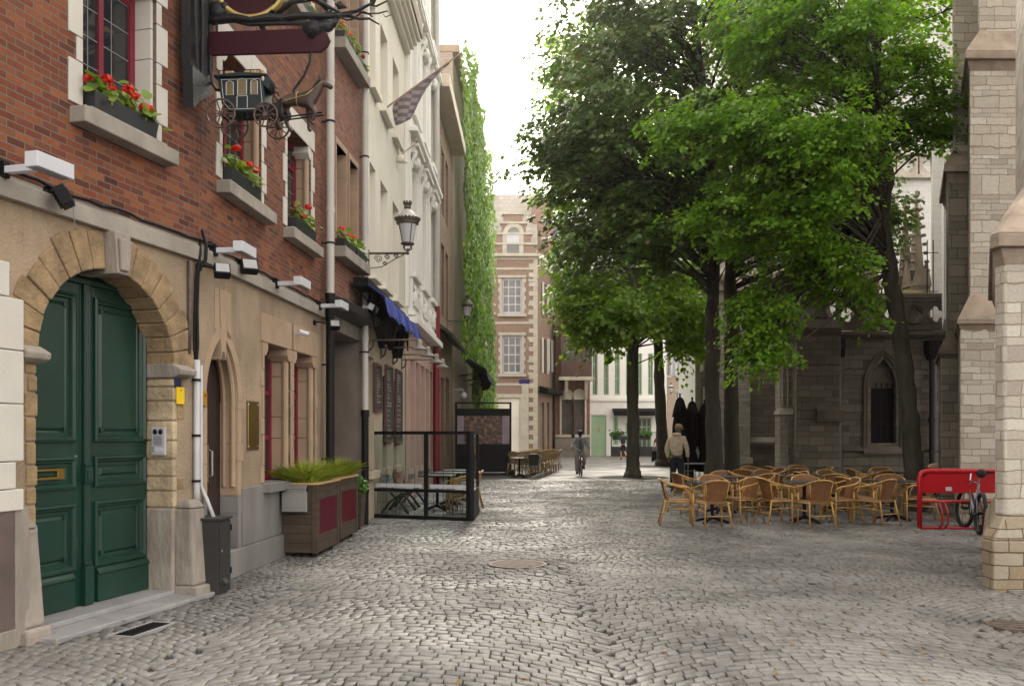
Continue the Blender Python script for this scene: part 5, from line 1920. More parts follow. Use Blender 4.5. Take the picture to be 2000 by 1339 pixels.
for k in range(4):
    x = 0.2 + k * La / 4
    m.tube([(x, -0.02, 0.2), (x + 0.18, -0.3, -0.12), (x + 0.02, -0.42, 0.25)], 0.014, 6)
ob('scissor_arms', m, BLACK, aw)
xa, xb = W3.x(752, 0.55), W3.x(818, 0.55)
zt_ = W3.z(770, 594, 0.55)
ba = W3.emp('blue_awning', 'blue canvas awning with ragged lower edge over the shopfront', 'awning', None, (xa, 0, zt_))
m = MB()
NB = 26
vs = []
for i in range(NB + 1):
    x = (xb - xa) * i / NB
    jag = random.uniform(-0.05, 0.05)
    wv = 0.02 * math.sin(i * 1.1)
    vs += [(x, -0.25, 0.20), (x, -0.55 + wv, 0.0), (x, -0.60 + wv, -0.28 + jag), (x, -0.585 + wv, -0.28 + jag), (x, -0.53 + wv, -0.012), (x, -0.25, 0.185)]
fs = []
for i in range(NB):
    for k in range(6):
        a_, b_ = i * 6 + k, i * 6 + (k + 1) % 6
        fs.append((a_, b_, b_ + 6, a_ + 6))
fs += [tuple(range(6)), tuple(range(NB * 6, NB * 6 + 6))[::-1]]
m.add(vs, fs)
ob('canvas', m, BLUEC, ba)
m = MB()
m.box(0, xb - xa, -0.27, -0.02, 0.16, 0.3)
for k in range(4):
    x = 0.2 + (xb - xa - 0.4) * k / 3
    m.tube([(x, -0.02, 0.2), (x + 0.25, -0.3, -0.2), (x, -0.5, -0.02)], 0.016, 6)
    m.tube([(x + 0.1, -0.3, 0.1), (x + 0.12, -0.32, -0.5)], [0.06, 0.015], 6)
ob('roller_and_arms', m, CANVASB, ba)
first = None
dl = ['nearest the white downpipe', 'second from the white downpipe', 'third from the white downpipe', 'farthest from the white downpipe']
for k, px in enumerate((717, 742, 766, 783)):
    p = W3.W(D(px), 0, 3.28)
    lab = 'rusty disc lamp on a long arm, ' + dl[k]
    if first:
        dup(first, p, W3.a, lab)
        continue
    first = thing('disc_lamp', lab, 'wall lamp', p, W3.a, 'disc lamps over the cafe front')
    m = MB()
    m.tube([(0, 0, 0), (0, -0.95, 0)], 0.014, 8)
    m.tube([(0, -0.02, -0.2), (0, -0.1, -0.14), (0, -0.12, 0)], 0.018, 8)
    m.box(-0.03, 0.03, -0.03, 0, -0.22, 0.08)
    ob('arm', m, RUST, first)
    m = MB()
    m.lathe([(0.02, 0.01), (0.05, 0.0), (0.055, -0.09), (0.07, -0.12), (0.145, -0.165), (0.15, -0.175), (0.08, -0.15), (0.01, -0.14)], 20, (0, -0.95, 0))
    ob('lamp_shade', m, M('weathered_enamel', (0.25, 0.23, 0.21), 0.5, var=0.3, dirt=(0.14, 0.1, 0.08)), first, smooth='auto')
CHALK = M('chalk_marks', (0.3, 0.29, 0.27), 0.9)
SLB = M('blackboard', (0.03, 0.027, 0.026), 0.7, var=0.2)
random.seed(31)
for k, (pa_, pb_, ya, yb) in enumerate(((735, 745.5, 712, 803), (755.5, 767.5, 716, 862), (775, 785.5, 724, 865))):
    xa, za = W3.pix(pa_, yb, 0.06)
    xb, zb = W3.pix(pb_, ya, 0.06)
    zlo, zhi = (W3.z(pa_, yb, .06) + W3.z(pb_, yb, .06)) / 2, (W3.z(pa_, ya, .06) + W3.z(pb_, ya, .06)) / 2
    t = W3.emp('menu_board', ['tall framed menu board nearest the white downpipe, shortest of the three', 'tall framed menu board between the other two on the tan cafe wall', 'tall framed menu board beside the pink shopfront'][k], 'menu board', 'menu boards on the cafe wall', ((xa + xb) / 2, -0.011, zlo))
    hw, h = (xb - xa) / 2, zhi - zlo
    m = MB()
    m.box(-hw, hw, -0.045, 0, 0, h)
    ob('slate', m, SLB, t)
    m = MB()
    for a, b, c, d in ((-hw - .02, -hw + .03, -.02, h + .02), (hw - .03, hw + .02, -.02, h + .02), (-hw + .03, hw - .03, -.02, .03), (-hw + .03, hw - .03, h - .03, h + .02)):
        m.box(a, b, -0.06, 0, c, d)
    ob('frame', m, OAK, t, bev=0.004)
    m = MB()
    z = h - 0.12
    while z > 0.1:
        x = -hw + 0.08
        e = random.uniform(0.3, 0.95) * (2 * hw - 0.16) - hw + 0.08
        while x < e:
            l = random.uniform(0.02, 0.07)
            m.box(x, min(x + l, e), -0.0475, -0.045, z, z + random.choice((0.018, 0.03)))
            x += l + 0.02
        z -= random.choice((0.055, 0.06, 0.1))
    ob('chalk_lines', m, CHALK, t)

# flag and bare pole
pz = W3.z(750, 214, 0)
fp = W3.emp('flag', 'faded mauve checked flag drooping from a slanted pole on the cream house', 'flag', None, (D(750), 0, pz))
m = MB()
m.tube([(0, 0, 0), (0, -1.62, 1.17)], [0.022, 0.014], 8)
m.ell((0, -1.63, 1.18), 0.02)
ob('pole', m, M('pole_wood', (0.33, 0.22, 0.16), 0.6), fp)
m = MB()
A = [(-0.14, 0.09), (-0.32, 0.23), (-0.52, 0.375), (-0.72, 0.52), (-1.0, 0.72), (-1.35, 0.975)]
Bm = [(-0.17, -0.1), (-0.34, 0.0), (-0.53, 0.16), (-0.7, 0.36), (-0.98, 0.66), (-1.34, 0.94)]
Cc = [(-0.2, -0.28), (-0.38, -0.2), (-0.56, -0.07), (-0.66, 0.15), (-0.96, 0.62), (-1.34, 0.925)]
Dd = [(-0.24, -0.38), (-0.42, -0.25), (-0.58, -0.18), (-0.64, 0.0), (-0.95, 0.6), (-1.34, 0.915)]
vs, fs = [], []
for i in range(6):
    for k, Lr in enumerate((A, Bm, Cc, Dd)):
        vs.append((0.06 * math.sin(i * 2.2 + k * 1.4) * (k > 0) * (i < 4), Lr[i][0], Lr[i][1]))
for i in range(5):
    for k in range(3):
        fs.append((i * 4 + k, i * 4 + k + 1, i * 4 + k + 5, i * 4 + k + 4))
m.add(vs, fs)
FLAGM = weave('flag_cloth', (0.1, 0.08, 0.095), (0.24, 0.2, 0.215), 0.4, 13)
o = ob('cloth', m, FLAGM, fp, smooth=True)
sd2 = o.modifiers.new('thick', 'SOLIDIFY'); sd2.thickness = 0.006
sb2 = o.modifiers.new('sub', 'SUBSURF'); sb2.levels = 2; sb2.render_levels = 2
xq = D(775)
q = W3.emp('pole_bracket', 'short bare flagpole in a carved bracket on the cream house', 'flagpole', None, (xq, 0, W3.z(775, 308, 0)))
m = MB()
m.tube([(0, 0, 0), (0, -0.45, 0.33)], 0.018, 8)
ob('pole', m, M('pale_pole', (0.5, 0.42, 0.33), 0.6), q)
m = MB()
m.ell((0, -0.08, -0.03), (0.09, 0.1, 0.1))
m.tube([(0, 0, 0.35), (0, -0.06, 0.1), (0, -0.15, -0.05)], [0.02, 0.03, 0.05])
m.ell((0.05, -0.17, -0.07), (0.05, 0.06, 0.05))
ob('bracket', m, CREAM, q, smooth=True)

# ------------------------------------------------------------------ lanterns
LGL = M('opal_glass', (0.5, 0.49, 0.52), 0.25, var=0.05)
LMET = M('lantern_bronze', (0.075, 0.06, 0.045), 0.5, metal=0.3, var=0.2)
LROOF = M('lantern_roof', (0.42, 0.4, 0.38), 0.45, var=0.15)
def lantern(loc, rotz, label, out, s=1.0, scroll=True, plain=False):
    """bracket runs along local -y; loc is on the wall at bracket height"""
    t = thing('street_lantern', label, 'lantern', loc, rotz, 'lanterns on brackets')
    m = MB()
    m.tube([(0, 0, 0), (0, -out, 0)], 0.016 * s + 0.004, 8)
    if scroll:
        for cy, cz, r0, tn in ((-0.18, -0.10, 0.075, 2.2), (-0.34, -0.07, 0.05, 2.0), (-0.3, -0.19, 0.042, 2.0), (-0.5, -0.05, 0.045, 2.0)):
            m.tube([(0, cy * out / 0.7 + r0 * (1 - q / 26) * math.cos(q * tn * 2 * math.pi / 22), cz + r0 * (1 - q / 26) * math.sin(q * tn * 2 * math.pi / 22)) for q in range(22)], 0.008, 5)
        m.tube([(0, -0.05, -0.27), (0, -0.25, -0.25), (0, -out * 0.65, -0.12), (0, -out * 0.92, -0.02)], 0.009, 6)
    else:
        m.tube([(0, 0, -0.15), (0, -out * 0.5, -0.03)], 0.012, 6)
    m.box(-0.03, 0.03, -0.02, 0, -0.3, 0.06)
    ob('bracket', m, LMET, t)
    def nm():
        q = MB()
        q.xf = Matrix.Translation((0, -out, 0)) @ Matrix.Scale(s, 4)
        return q
    m = nm()
    m.ell((0, 0, 0.0), (0.03, 0.03, 0.03))
    m.cyl((0, 0, 0), (0, 0, 0.08), 0.018)
    for k in range(4):
        a = k * math.pi / 2 + 0.785
        m.tube([(0.0, 0, 0.03), (0.09 * math.cos(a), 0.09 * math.sin(a), 0.08), (0.08 * math.cos(a), 0.08 * math.sin(a), 0.14)], 0.01, 6)
    m.lathe([(0.1, 0.14), (0.115, 0.15), (0.115, 0.165), (0.1, 0.175)], 16)
    ob('cradle', m, LMET, t, smooth='auto')
    m = nm()
    m.lathe([(0.092, 0.175), (0.155, 0.48)], 6 if plain else 20)
    ob('glass', m, LGL, t, smooth='auto')
    m = nm()
    for k in range(4):
        a = k * math.pi / 2 + 0.6
        m.tube([(0.096 * math.cos(a), 0.096 * math.sin(a), 0.17), (0.16 * math.cos(a), 0.16 * math.sin(a), 0.485)], 0.008, 5)
    m.lathe([(0.155, 0.48), (0.19, 0.49), (0.185, 0.52), (0.2, 0.53), (0.205, 0.56), (0.19, 0.575)], 24)
    if not plain:
        for k in range(20):
            a = k * 2 * math.pi / 20
            m.ell((0.2 * math.cos(a), 0.2 * math.sin(a), 0.575), (0.028, 0.028, 0.025), 6, 4)
    ob('frame', m, LMET, t, smooth='auto')
    m = nm()
    m.lathe([(0.185, 0.575), (0.15, 0.64), (0.09, 0.7), (0.06, 0.72), (0.055, 0.74)], 20)
    ob('lamp_roof', m, LROOF if not plain else LMET, t, smooth='auto')
    m = nm()
    m.lathe([(0.04, 0.74), (0.06, 0.76), (0.055, 0.8), (0.075, 0.83), (0.07, 0.85)], 16)
    for k in range(8):
        a = k * math.pi / 4
        m.box(0.062 * math.cos(a) - 0.012, 0.062 * math.cos(a) + 0.012, 0.062 * math.sin(a) - 0.012, 0.062 * math.sin(a) + 0.012, 0.85, 0.875)
    ob('crown', m, LMET, t, smooth='auto')
    return t
lantern(W3.W(D(719), 0, 4.87), W3.a, 'large opal lantern with crown on a scrolled bracket before the cream house', 0.72, 1.08)
lantern(W3.W(D(873), 0, W3.z(873, 627, 0)), W3.a, 'plain dark lantern before the ivy', 0.72, 1.05, False, True)

# ------------------------------------------------------------------ glazed wind screen and cafe furniture behind it
ws = thing('wind_screen', 'black framed glass wind screen around the cafe terrace', 'wind screen', (-2.72, 17.0, 0), math.atan2(-0.76, 1.97))
Lw = math.hypot(1.97, 0.76)
m = MB()
for a, b in ((0, 0.07), (Lw * 0.575 - 0.035, Lw * 0.575 + 0.035), (Lw - 0.08, Lw)):
    m.box(a, b, -0.03, 0.03, 0, 1.63)
for z0, z1 in ((0.0, 0.07), (0.50, 0.56), (1.57, 1.63)):
    m.box(0.07, Lw * 0.575 - 0.035, -0.028, 0.028, z0, z1)
    m.box(Lw * 0.575 + 0.035, Lw - 0.08, -0.028, 0.028, z0, z1)
ob('frame', m, BLACK, ws, bev=0.004)
for a, b in ((0.07, Lw * 0.575 - 0.035), (Lw * 0.575 + 0.035, Lw - 0.08)):
    m = MB()
    m.box(a, b, -0.004, 0.004, 0.56, 1.57)
    m.box(a, b, -0.004, 0.004, 0.07, 0.50)
    ob('pane', m, GLASS, ws)
m = MB()
for k in range(10):
    x = 0.2 + k * (Lw - 0.35) / 9
    m.box(x - 0.003, x + 0.003, -0.012, -0.006, 0.07, 0.95 if k % 3 else 0.5)
m.box(0.07, Lw - 0.08, -0.014, -0.008, 0.3, 0.306)
ob('wire_grid', m, BLACK, ws)
m = MB()
m.box(0.16, Lw * 0.575 - 0.08, -0.012, -0.005, 0.58, 0.65)
m.box(Lw * 0.575 + 0.08, Lw - 0.12, -0.012, -0.005, 0.58, 0.65)
ob('white_strip', m, LIGHTM, ws)
m = MB()
m.xf = Matrix.Translation((Lw, 0, 0)) @ Matrix.Rotation(math.atan2(0.76, 1.97) + R(88.8), 4, 'Z')
m.box(0, 0.06, -0.06, 0.0, 0, 1.63)
m.box(1.5, 1.56, -0.06, 0.0, 0, 1.63)
m.box(0.06, 1.5, -0.06, 0.0, 1.57, 1.63)
m.box(0.06, 1.5, -0.06, 0.0, 0, 0.55)
ob('side_frame', m, BLACK, ws)
m = MB()
m.xf = Matrix.Translation((Lw, 0, 0)) @ Matrix.Rotation(math.atan2(0.76, 1.97) + R(88.8), 4, 'Z')
m.box(0.06, 1.5, -0.034, -0.026, 0.55, 1.57)
ob('side_pane', m, GLASS, ws)

def bench(loc, rot, label, reddish):
    t = thing('bench', label, 'bench', loc, rot, 'terrace benches')
    mat = M('reddish_slats', (0.26, 0.13, 0.11), 0.7, var=0.3, stretch=(1, 8, 8)) if reddish else M('grey_slats', (0.24, 0.24, 0.24), 0.7, var=0.25, stretch=(1, 8, 8))
    L = 1.25
    m = MB()
    for k in range(4):
        m.box(-L / 2, L / 2, -0.2 + k * 0.105, -0.11 + k * 0.105, 0.43, 0.455)
    ob('seat', m, mat, t, bev=0.005)
    m = MB()
    for k in range(3):
        z = 0.55 + k * 0.1
        m.prism([(0.22 + k * 0.02, z), (0.245 + k * 0.02, z), (0.26 + k * 0.02, z + 0.085), (0.235 + k * 0.02, z + 0.085)], 'x', -L / 2, L / 2)
    ob('backrest', m, mat, t, bev=0.004)
    for sx in (-1, 1):
        m = MB()
        x = sx * (L / 2 - 0.15)
        m.tube([(x, -0.26, 0.0), (x, -0.1, 0.22), (x, 0.1, 0.42)], [0.03, 0.026, 0.022], 8)
        m.tube([(x, 0.3, 0.0), (x, 0.1, 0.25), (x, -0.15, 0.42)], [0.03, 0.026, 0.022], 8)
        m.tube([(x, 0.05, 0.42), (x, 0.22, 0.45), (x, 0.29, 0.83)], 0.022, 8)
        ob('iron_leg', m, M('green_iron', (0.02, 0.03, 0.028), 0.5), t, smooth=True)
    return t
bench((-2.28, 18.15, 0), R(88), 'grey slatted iron legged bench along the cafe wall, nearer the white downpipe', False)
bench((-2.22, 19.75, 0), R(88), 'reddish slatted bench along the cafe wall, the farther one', True)
def ctable(loc, label, top=BLACK, rad=None, grp='cafe tables', h=0.735, mat=BLACK):
    t = thing('cafe_table', label, 'table', loc, random.uniform(-0.2, 0.2), grp)
    m = MB()
    if rad:
        m.lathe([(0.001, h - 0.025), (rad - 0.01, h - 0.025), (rad, h - 0.015), (rad, h - 0.003), (rad - 0.006, h), (0.001, h)], 28)
    else:
        m.box(-0.34, 0.34, -0.34, 0.34, h - 0.03, h)
    ob('table_top', m, top, t, bev=0 if rad else 0.006, smooth='auto' if rad else False)
    m = MB()
    m.cyl((0, 0, 0.06), (0, 0, h - 0.025), 0.032, n=12)
    m.box(-0.2, 0.2, -0.02, 0.02, h - 0.05, h - 0.03)
    ob('leg', m, mat, t, smooth='auto')
    m = MB()
    for k in range(4):
        a = k * math.pi / 2 + math.pi / 4
        m.tube([(0, 0, 0.12), (0.1 * math.cos(a), 0.1 * math.sin(a), 0.08), (0.3 * math.cos(a), 0.3 * math.sin(a), 0.025)], [0.04, 0.032, 0.022], 8)
        m.ell((0.3 * math.cos(a), 0.3 * math.sin(a), 0.018), (0.035, 0.035, 0.018))
    ob('foot', m, mat, t, smooth=True)
    return t
random.seed(4)
DTOP = M('dark_table_top', (0.035, 0.034, 0.036), 0.3, var=0.2)
ctable((-1.55, 18.6, 0), 'dark bistro table behind the glass screen, nearer the bench with grey slats', DTOP)
ctable((-1.4, 19.9, 0), 'dark bistro table behind the glass screen by the reddish bench', DTOP)
ctable((-1.3, 21.3, 0), 'dark bistro table farthest behind the glass screen', DTOP)

# ------------------------------------------------------------------ poster screen with stacked chairs beyond it
psn = thing('poster_screen', 'tall black terrace screen with a blurred brown photograph poster', 'screen', (-2.22, 35.0, 0), 0)
Lp = 2.2
m = MB()
for x in (0.0, Lp - 0.08):
    m.box(x, x + 0.08, -0.04, 0.04, 0, 2.85)
m.box(0.08, Lp - 0.08, -0.035, 0.035, 2.79, 2.85)
ob('frame', m, BLACK, psn)
m = MB()
m.box(0.08, Lp - 0.08, -0.02, 0.02, 0.12, 1.22)
for k in range(5):
    m.box(0.08, Lp - 0.08, -0.028, -0.02, 0.3 + k * 0.18, 0.312 + k * 0.18)
BPM = M('black_panel', (0.013, 0.014, 0.017), 0.65, spec=0.25)
ob('black_panel', m, BPM, psn)
m = MB()
m.box(0.08, Lp - 0.08, -0.02, 0.02, 2.32, 2.6)
ob('top_panel', m, BPM, psn)
mt, tt, bb = newmat('blurred_photo_print')
tc = node(tt, 'ShaderNodeTexCoord')
vo = node(tt, 'ShaderNodeTexNoise')
vo.inputs['Scale'].default_value = 7
vo.inputs['Detail'].default_value = 5
tt.links.new(tc.outputs['Object'], vo.inputs['Vector'])
cr = node(tt, 'ShaderNodeValToRGB')
cr.color_ramp.elements[0].position = 0.35
cr.color_ramp.elements[0].color = (0.02, 0.012, 0.015, 1)
cr.color_ramp.elements[1].position = 0.72
cr.color_ramp.elements[1].color = (0.42, 0.24, 0.15, 1)
e = cr.color_ramp.elements.new(0.52)
e.color = (0.13, 0.055, 0.035, 1)
tt.links.new(vo.outputs[0], cr.inputs[0])
tt.links.new(cr.outputs[0], bb.inputs['Base Color'])
bb.inputs['Roughness'].default_value = 0.35
m = MB()
m.box(0.34, Lp - 0.36, -0.012, 0.012, 1.22, 2.32)
ob('photo_print', m, mt, psn)
for a, b in ((0.08, 0.34), (Lp - 0.36, Lp - 0.08)):
    m = MB()
    m.box(a, b, -0.01, 0.01, 1.22, 2.32)
    ob('pale_strip', m, M('mauve_strip', (0.4, 0.3, 0.38), 0.4), psn)
m = MB()
m.box(-0.05, Lp + 0.1, -0.2, 0.2, 0.0, 0.1)
m.box(Lp - 0.25, Lp + 0.1, -0.25, 0.25, 0.1, 0.24)
ob('foot', m, CHAR, psn)
ia = W3.emp('dark_awning', 'sagging black awning on the ivy covered front', 'awning', None, (ex0 + 1.0, 0, 3.4))
m = MB()
m.prism([(-0.3, 1.3), (-1.25, 0.75), (-1.3, 0.4), (-1.27, 0.4), (-1.22, 0.7), (-0.3, 1.2)], 'x', 0, 7.0)
m.prism([(-0.3, 1.2), (-1.22, 0.7), (-1.0, 0.3), (-0.4, 0.2)], 'x', 6.9, 6.95)
ob('canvas', m, CANVASB, ia)
m = MB()
for x in (0.3, 3.5, 6.7):
    m.tube([(x, -0.1, 0.5), (x, -0.7, 0.6), (x, -1.22, 0.68)], 0.03)
ob('arms', m, BLACK, ia)
t = W3.emp('dome_camera', 'white dome camera on a short arm before the ivy', 'camera', None, (ex0 + 0.4, 0, 3.05))
m = MB()
m.tube([(0, -0.05, 0.25), (0, -0.35, 0.28), (0, -0.4, 0.15)], 0.03)
ob('arm', m, LIGHTM, t)
m = MB()
m.lathe([(0.05, 0.16), (0.12, 0.1), (0.13, 0.0), (0.1, -0.08), (0.02, -0.12)], 16, (0, -0.4, 0))
ob('dome', m, LIGHTM, t, smooth=True)

# ------------------------------------------------------------------ far houses closing the view
def frontal(name, label, px0, px1, d, zt, mat, ops, dep=0.3, core=7, ang=0.0, roofless=False):
    p = P(px0, 850, d)
    f = Fr(p.x, d, ang)
    L = f.x(px1)
    t = f.emp(name, label, 'house')
    m = MB()
    wall(m, 0, L, 0, zt, ops, dep)
    ob('front_wall', m, mat, t)
    m = MB()
    m.box(0.01, L - 0.01, dep + 0.02, core, 0, zt - 0.02)
    m.quad((L, 0, 0), (L, dep + 0.02, 0), (L, dep + 0.02, zt - 0.02), (L, 0, zt - 0.02))
    m.quad((0, 0, 0), (0, dep + 0.02, 0), (0, dep + 0.02, zt - 0.02), (0, 0, zt - 0.02))
    ob('house_core', m, mat, t)
    return t, f, L
def fop(f, px0, px1, y0, y1):
    a, z1 = f.pix(px0, y0)
    b, z0 = f.pix(px1, y1)
    return (a, b, max(z0, 0.0), z1)
FA = Fr(P(915, 850, 62).x, 62, 0)
fo = [fop(FA, 980, 1020, 543, 612), fop(FA, 981, 1019, 655, 729), fop(FA, 971, 1016, 776, 889)]
gab, fF, LF = frontal('gabled_corner_house', 'brick corner house with pale stone bands and stepped gable dormer', 915, 1050, 62, 14.05, BRICK4, fo, core=0.9)
for i, o in enumerate(fo[:2]):
    winframe(gab, MB, *o[:4], 0.12, LIGHTM, (1 / 3, 2 / 3), (0.26, 0.5, 0.75), 0.13, 0.07, pm=PANEG)
    m = MB()
    m.box(o[0] - 0.3, o[1] + 0.3, -0.2, 0.1, o[2] - 0.22, o[2] - 0.02)
    ob('sill', m, PALEST, gab)
    m = MB()
    m.box(o[0] - 0.28, o[1] + 0.28, -0.08, 0.1, o[3] + 0.02, o[3] + 0.2)
    quoins(m, o[1], o[2], o[3], 1, 0.16, 0.26, (0.3, 0.3), -0.05, 0.1)
    quoins(m, o[0], o[2], o[3], -1, 0.16, 0.26, (0.3, 0.3), -0.05, 0.1)
    ob('window_surround', m, PALEST, gab)
o = fo[2]
m = MB()
m.box(o[0], o[1], 0.1, 0.15, 0, o[3])
for k in range(2):
    for q in range(3):
        m.box(o[0] + 0.15 + k * 0.78, o[0] + 0.75 + k * 0.78, 0.07, 0.1, 0.3 + q * 1.2, 1.3 + q * 1.2)
ob('door', m, CREAM, gab)
m = MB()
m.box(o[0] - 0.25, o[0], -0.05, 0.2, 0, o[3] + 0.25)
m.box(o[1], o[1] + 0.25, -0.05, 0.2, 0, o[3] + 0.25)
m.box(o[0], o[1], -0.05, 0.2, o[3], o[3] + 0.25)
ob('door_frame', m, PALEST, gab)
m = MB()
for z in (5.0, 5.75, 6.6, 8.2, 9.25, 9.9, 10.5, 12.2, 13.0, 13.7):
    xs = [(0.0, LF)]
    for a, b, c, d in fo:
        if c - 0.3 < z < d + 0.3:
            xs = [(0.0, a - 0.4), (b + 0.4, LF)]
    for a, b in xs:
        m.box(a, b, -0.04, 0.05, z, z + 0.16)
ob('stone_bands', m, PALEST, gab)
m = MB()
quoins(m, LF, 0.0, 14.0, -1, 0.3, 0.6, (0.32, 0.32), -0.05, 0.3)
m.box(LF - 1.1, LF - 0.62, -0.06, 0.1, 0, 5.0)
ob('corner_quoins', m, PALEST, gab)
m = MB()
m.box(-0.2, LF + 0.15, -0.3, 0.3, 13.9, 14.1)
ob('eaves', m, PALEST, gab)
# stepped gable dormer
gx = fF.x(1003)
def gw_(px):
    return fF.x(px)
m = MB()
steps = [(957, 1046, 497, 478), (967, 1037, 478, 458), (979, 1027, 458, 437), (983, 1021, 437, 419)]
for a, b, ya, yb in steps:
    m.box(gw_(a), gw_(b), 0.02, 0.6, fF.z(1003, ya), fF.z(1003, yb))
ob('gable', m, BRICK4, gab)
m = MB()
for a, b, ya, yb in steps:
    z = fF.z(1003, yb)
    m.box(gw_(a) - 0.12, gw_(b) + 0.12, -0.08, 0.65, z, z + 0.14)
m.prism([(gx - 0.55, fF.z(1003, 415)), (gx + 0.55, fF.z(1003, 415)), (gx, fF.z(1003, 407))], 'y', 0.0, 0.4)
wa0, wa1, wz0, wz1 = gw_(990), gw_(1014), fF.z(1003, 495), fF.z(1003, 456)
for t0 in np.linspace(0, math.pi, 9)[:-1]:
    t1 = t0 + math.pi / 8
    hw = (wa1 - wa0) / 2
    m.prism([(gx + hw * math.cos(t0), wz1 + hw * math.sin(t0)), (gx + (hw + .3) * math.cos(t0), wz1 + (hw + .3) * math.sin(t0)), (gx + (hw + .3) * math.cos(t1), wz1 + (hw + .3) * math.sin(t1)), (gx + hw * math.cos(t1), wz1 + hw * math.sin(t1))], 'y', -0.05, 0.1)
m.box(wa0 - 0.3, wa0, -0.05, 0.1, wz0, wz1)
m.box(wa1, wa1 + 0.3, -0.05, 0.1, wz0, wz1)
ob('gable_trim', m, PALEST, gab)
m = MB()
hw = (wa1 - wa0) / 2
m.prism([(wa0, wz0), (wa1, wz0), (wa1, wz1)] + [(gx + hw * math.cos(a), wz1 + hw * math.sin(a)) for a in np.linspace(0.2, math.pi - 0.2, 8)] + [(wa0, wz1)], 'y', -0.01, 0.03)
gwn = ob('gable_window', m, PANEG, gab)
m = MB()
m.box(wa0, wa1, -0.03, 0.0, (wz0 + wz1) / 2, wz1 + 0.05)
ob('window_blind', m, LIGHTM, gwn)
m = MB()
zr = 19.4
m.prism([(0.0, 14.05), (9, 14.05), (4.5, zr)], 'x', -2.0, LF + 0.02)
ob('roof', m, SLATE, gab)
m = MB()
m.box(-1.0, LF + 0.02, 0.9, 9, 0, 14.0)
ob('house_core', m, BRICK4, gab)
m = MB()
m.box(fF.x(1058) - 0.6, fF.x(1058) + 0.9, 2.2, 3.6, 14.0, 18.6)
ob('chimney', m, BRICK4, gab)
m = MB()
m.tube([(fF.x(955), -0.15, 14.2), (fF.x(957), -0.15, 13.2), (fF.x(951), -0.15, 12.6), (fF.x(951), -0.15, 0)], 0.08, 8)
ob('downpipe', m, PIPEG, gab)
m = MB()
m.box(fF.x(1014), fF.x(1034), -0.05, -0.045, fF.z(1024, 749), fF.z(1024, 741))
ob('street_sign', m, M('street_blue', (0.01, 0.012, 0.12), 0.4), gab)
# its receding side
sa = math.atan2(4.3, 1.35)
FS = Fr(P(1050, 850, 62).x, 62, sa)
so = [fop(FS, 1060, 1066, 552, 617), fop(FS, 1072, 1075.5, 556, 614), fop(FS, 1059, 1066, 660, 730), fop(FS, 1071, 1075, 662, 726), fop(FS, 1056, 1063, 785, 885), fop(FS, 1067, 1073, 785, 880)]
X_s = (Matrix.Translation(fF.o) @ Matrix.Rotation(0, 4, 'Z')).inverted() @ frm(FS)
def nsd():
    q = MB()
    q.xf = X_s
    return q
m = nsd()
LS = FS.x(1081)
wall(m, 0, LS, 0, 14.05, so, 0.25)
m.box(0.01, LS - 0.01, 0.27, 4.0, 0, 14.0)
ob('side_wall', m, BRICK3, gab)
m = nsd()
m.box(0, LS, -0.3, 0.05, 13.75, 14.1)
for k in range(9):
    m.box(0.2 + k * LS / 9, 0.4 + k * LS / 9, -0.12, 0, 13.4, 13.75)
ob('side_cornice', m, PALEST, gab)
for a, b, c, d in so[:4]:
    winframe(gab, nsd, a, b, c, d, 0.18, LIGHTM, (0.5,), (0.5,), 0.07, 0.05, pm=PANEG)
    for sx in (a - 0.42, b + 0.02):
        m = nsd()
        m.box(sx, sx + 0.4, -0.12, -0.06, c, d)
        for q in range(int((d - c) / 0.12)):
            m.box(sx + 0.04, sx + 0.36, -0.135, -0.12, c + 0.05 + q * 0.12, c + 0.11 + q * 0.12)
        ob('shutter', m, QUOIN, gab)
for a, b, c, d in so[4:]:
    winframe(gab, nsd, a, b, c, d, 0.18, PALEST, (), (0.7,), 0.09, 0.05)
m = nsd()
m.box(0.1, LS - 0.1, -0.7, -0.1, 4.5, 4.75)
m.prism([(-0.1, 5.0), (-0.75, 4.75), (-0.75, 4.55), (-0.1, 4.6)], 'x', 0.1, LS - 0.1)
ob('awning', m, CANVASB, gab)
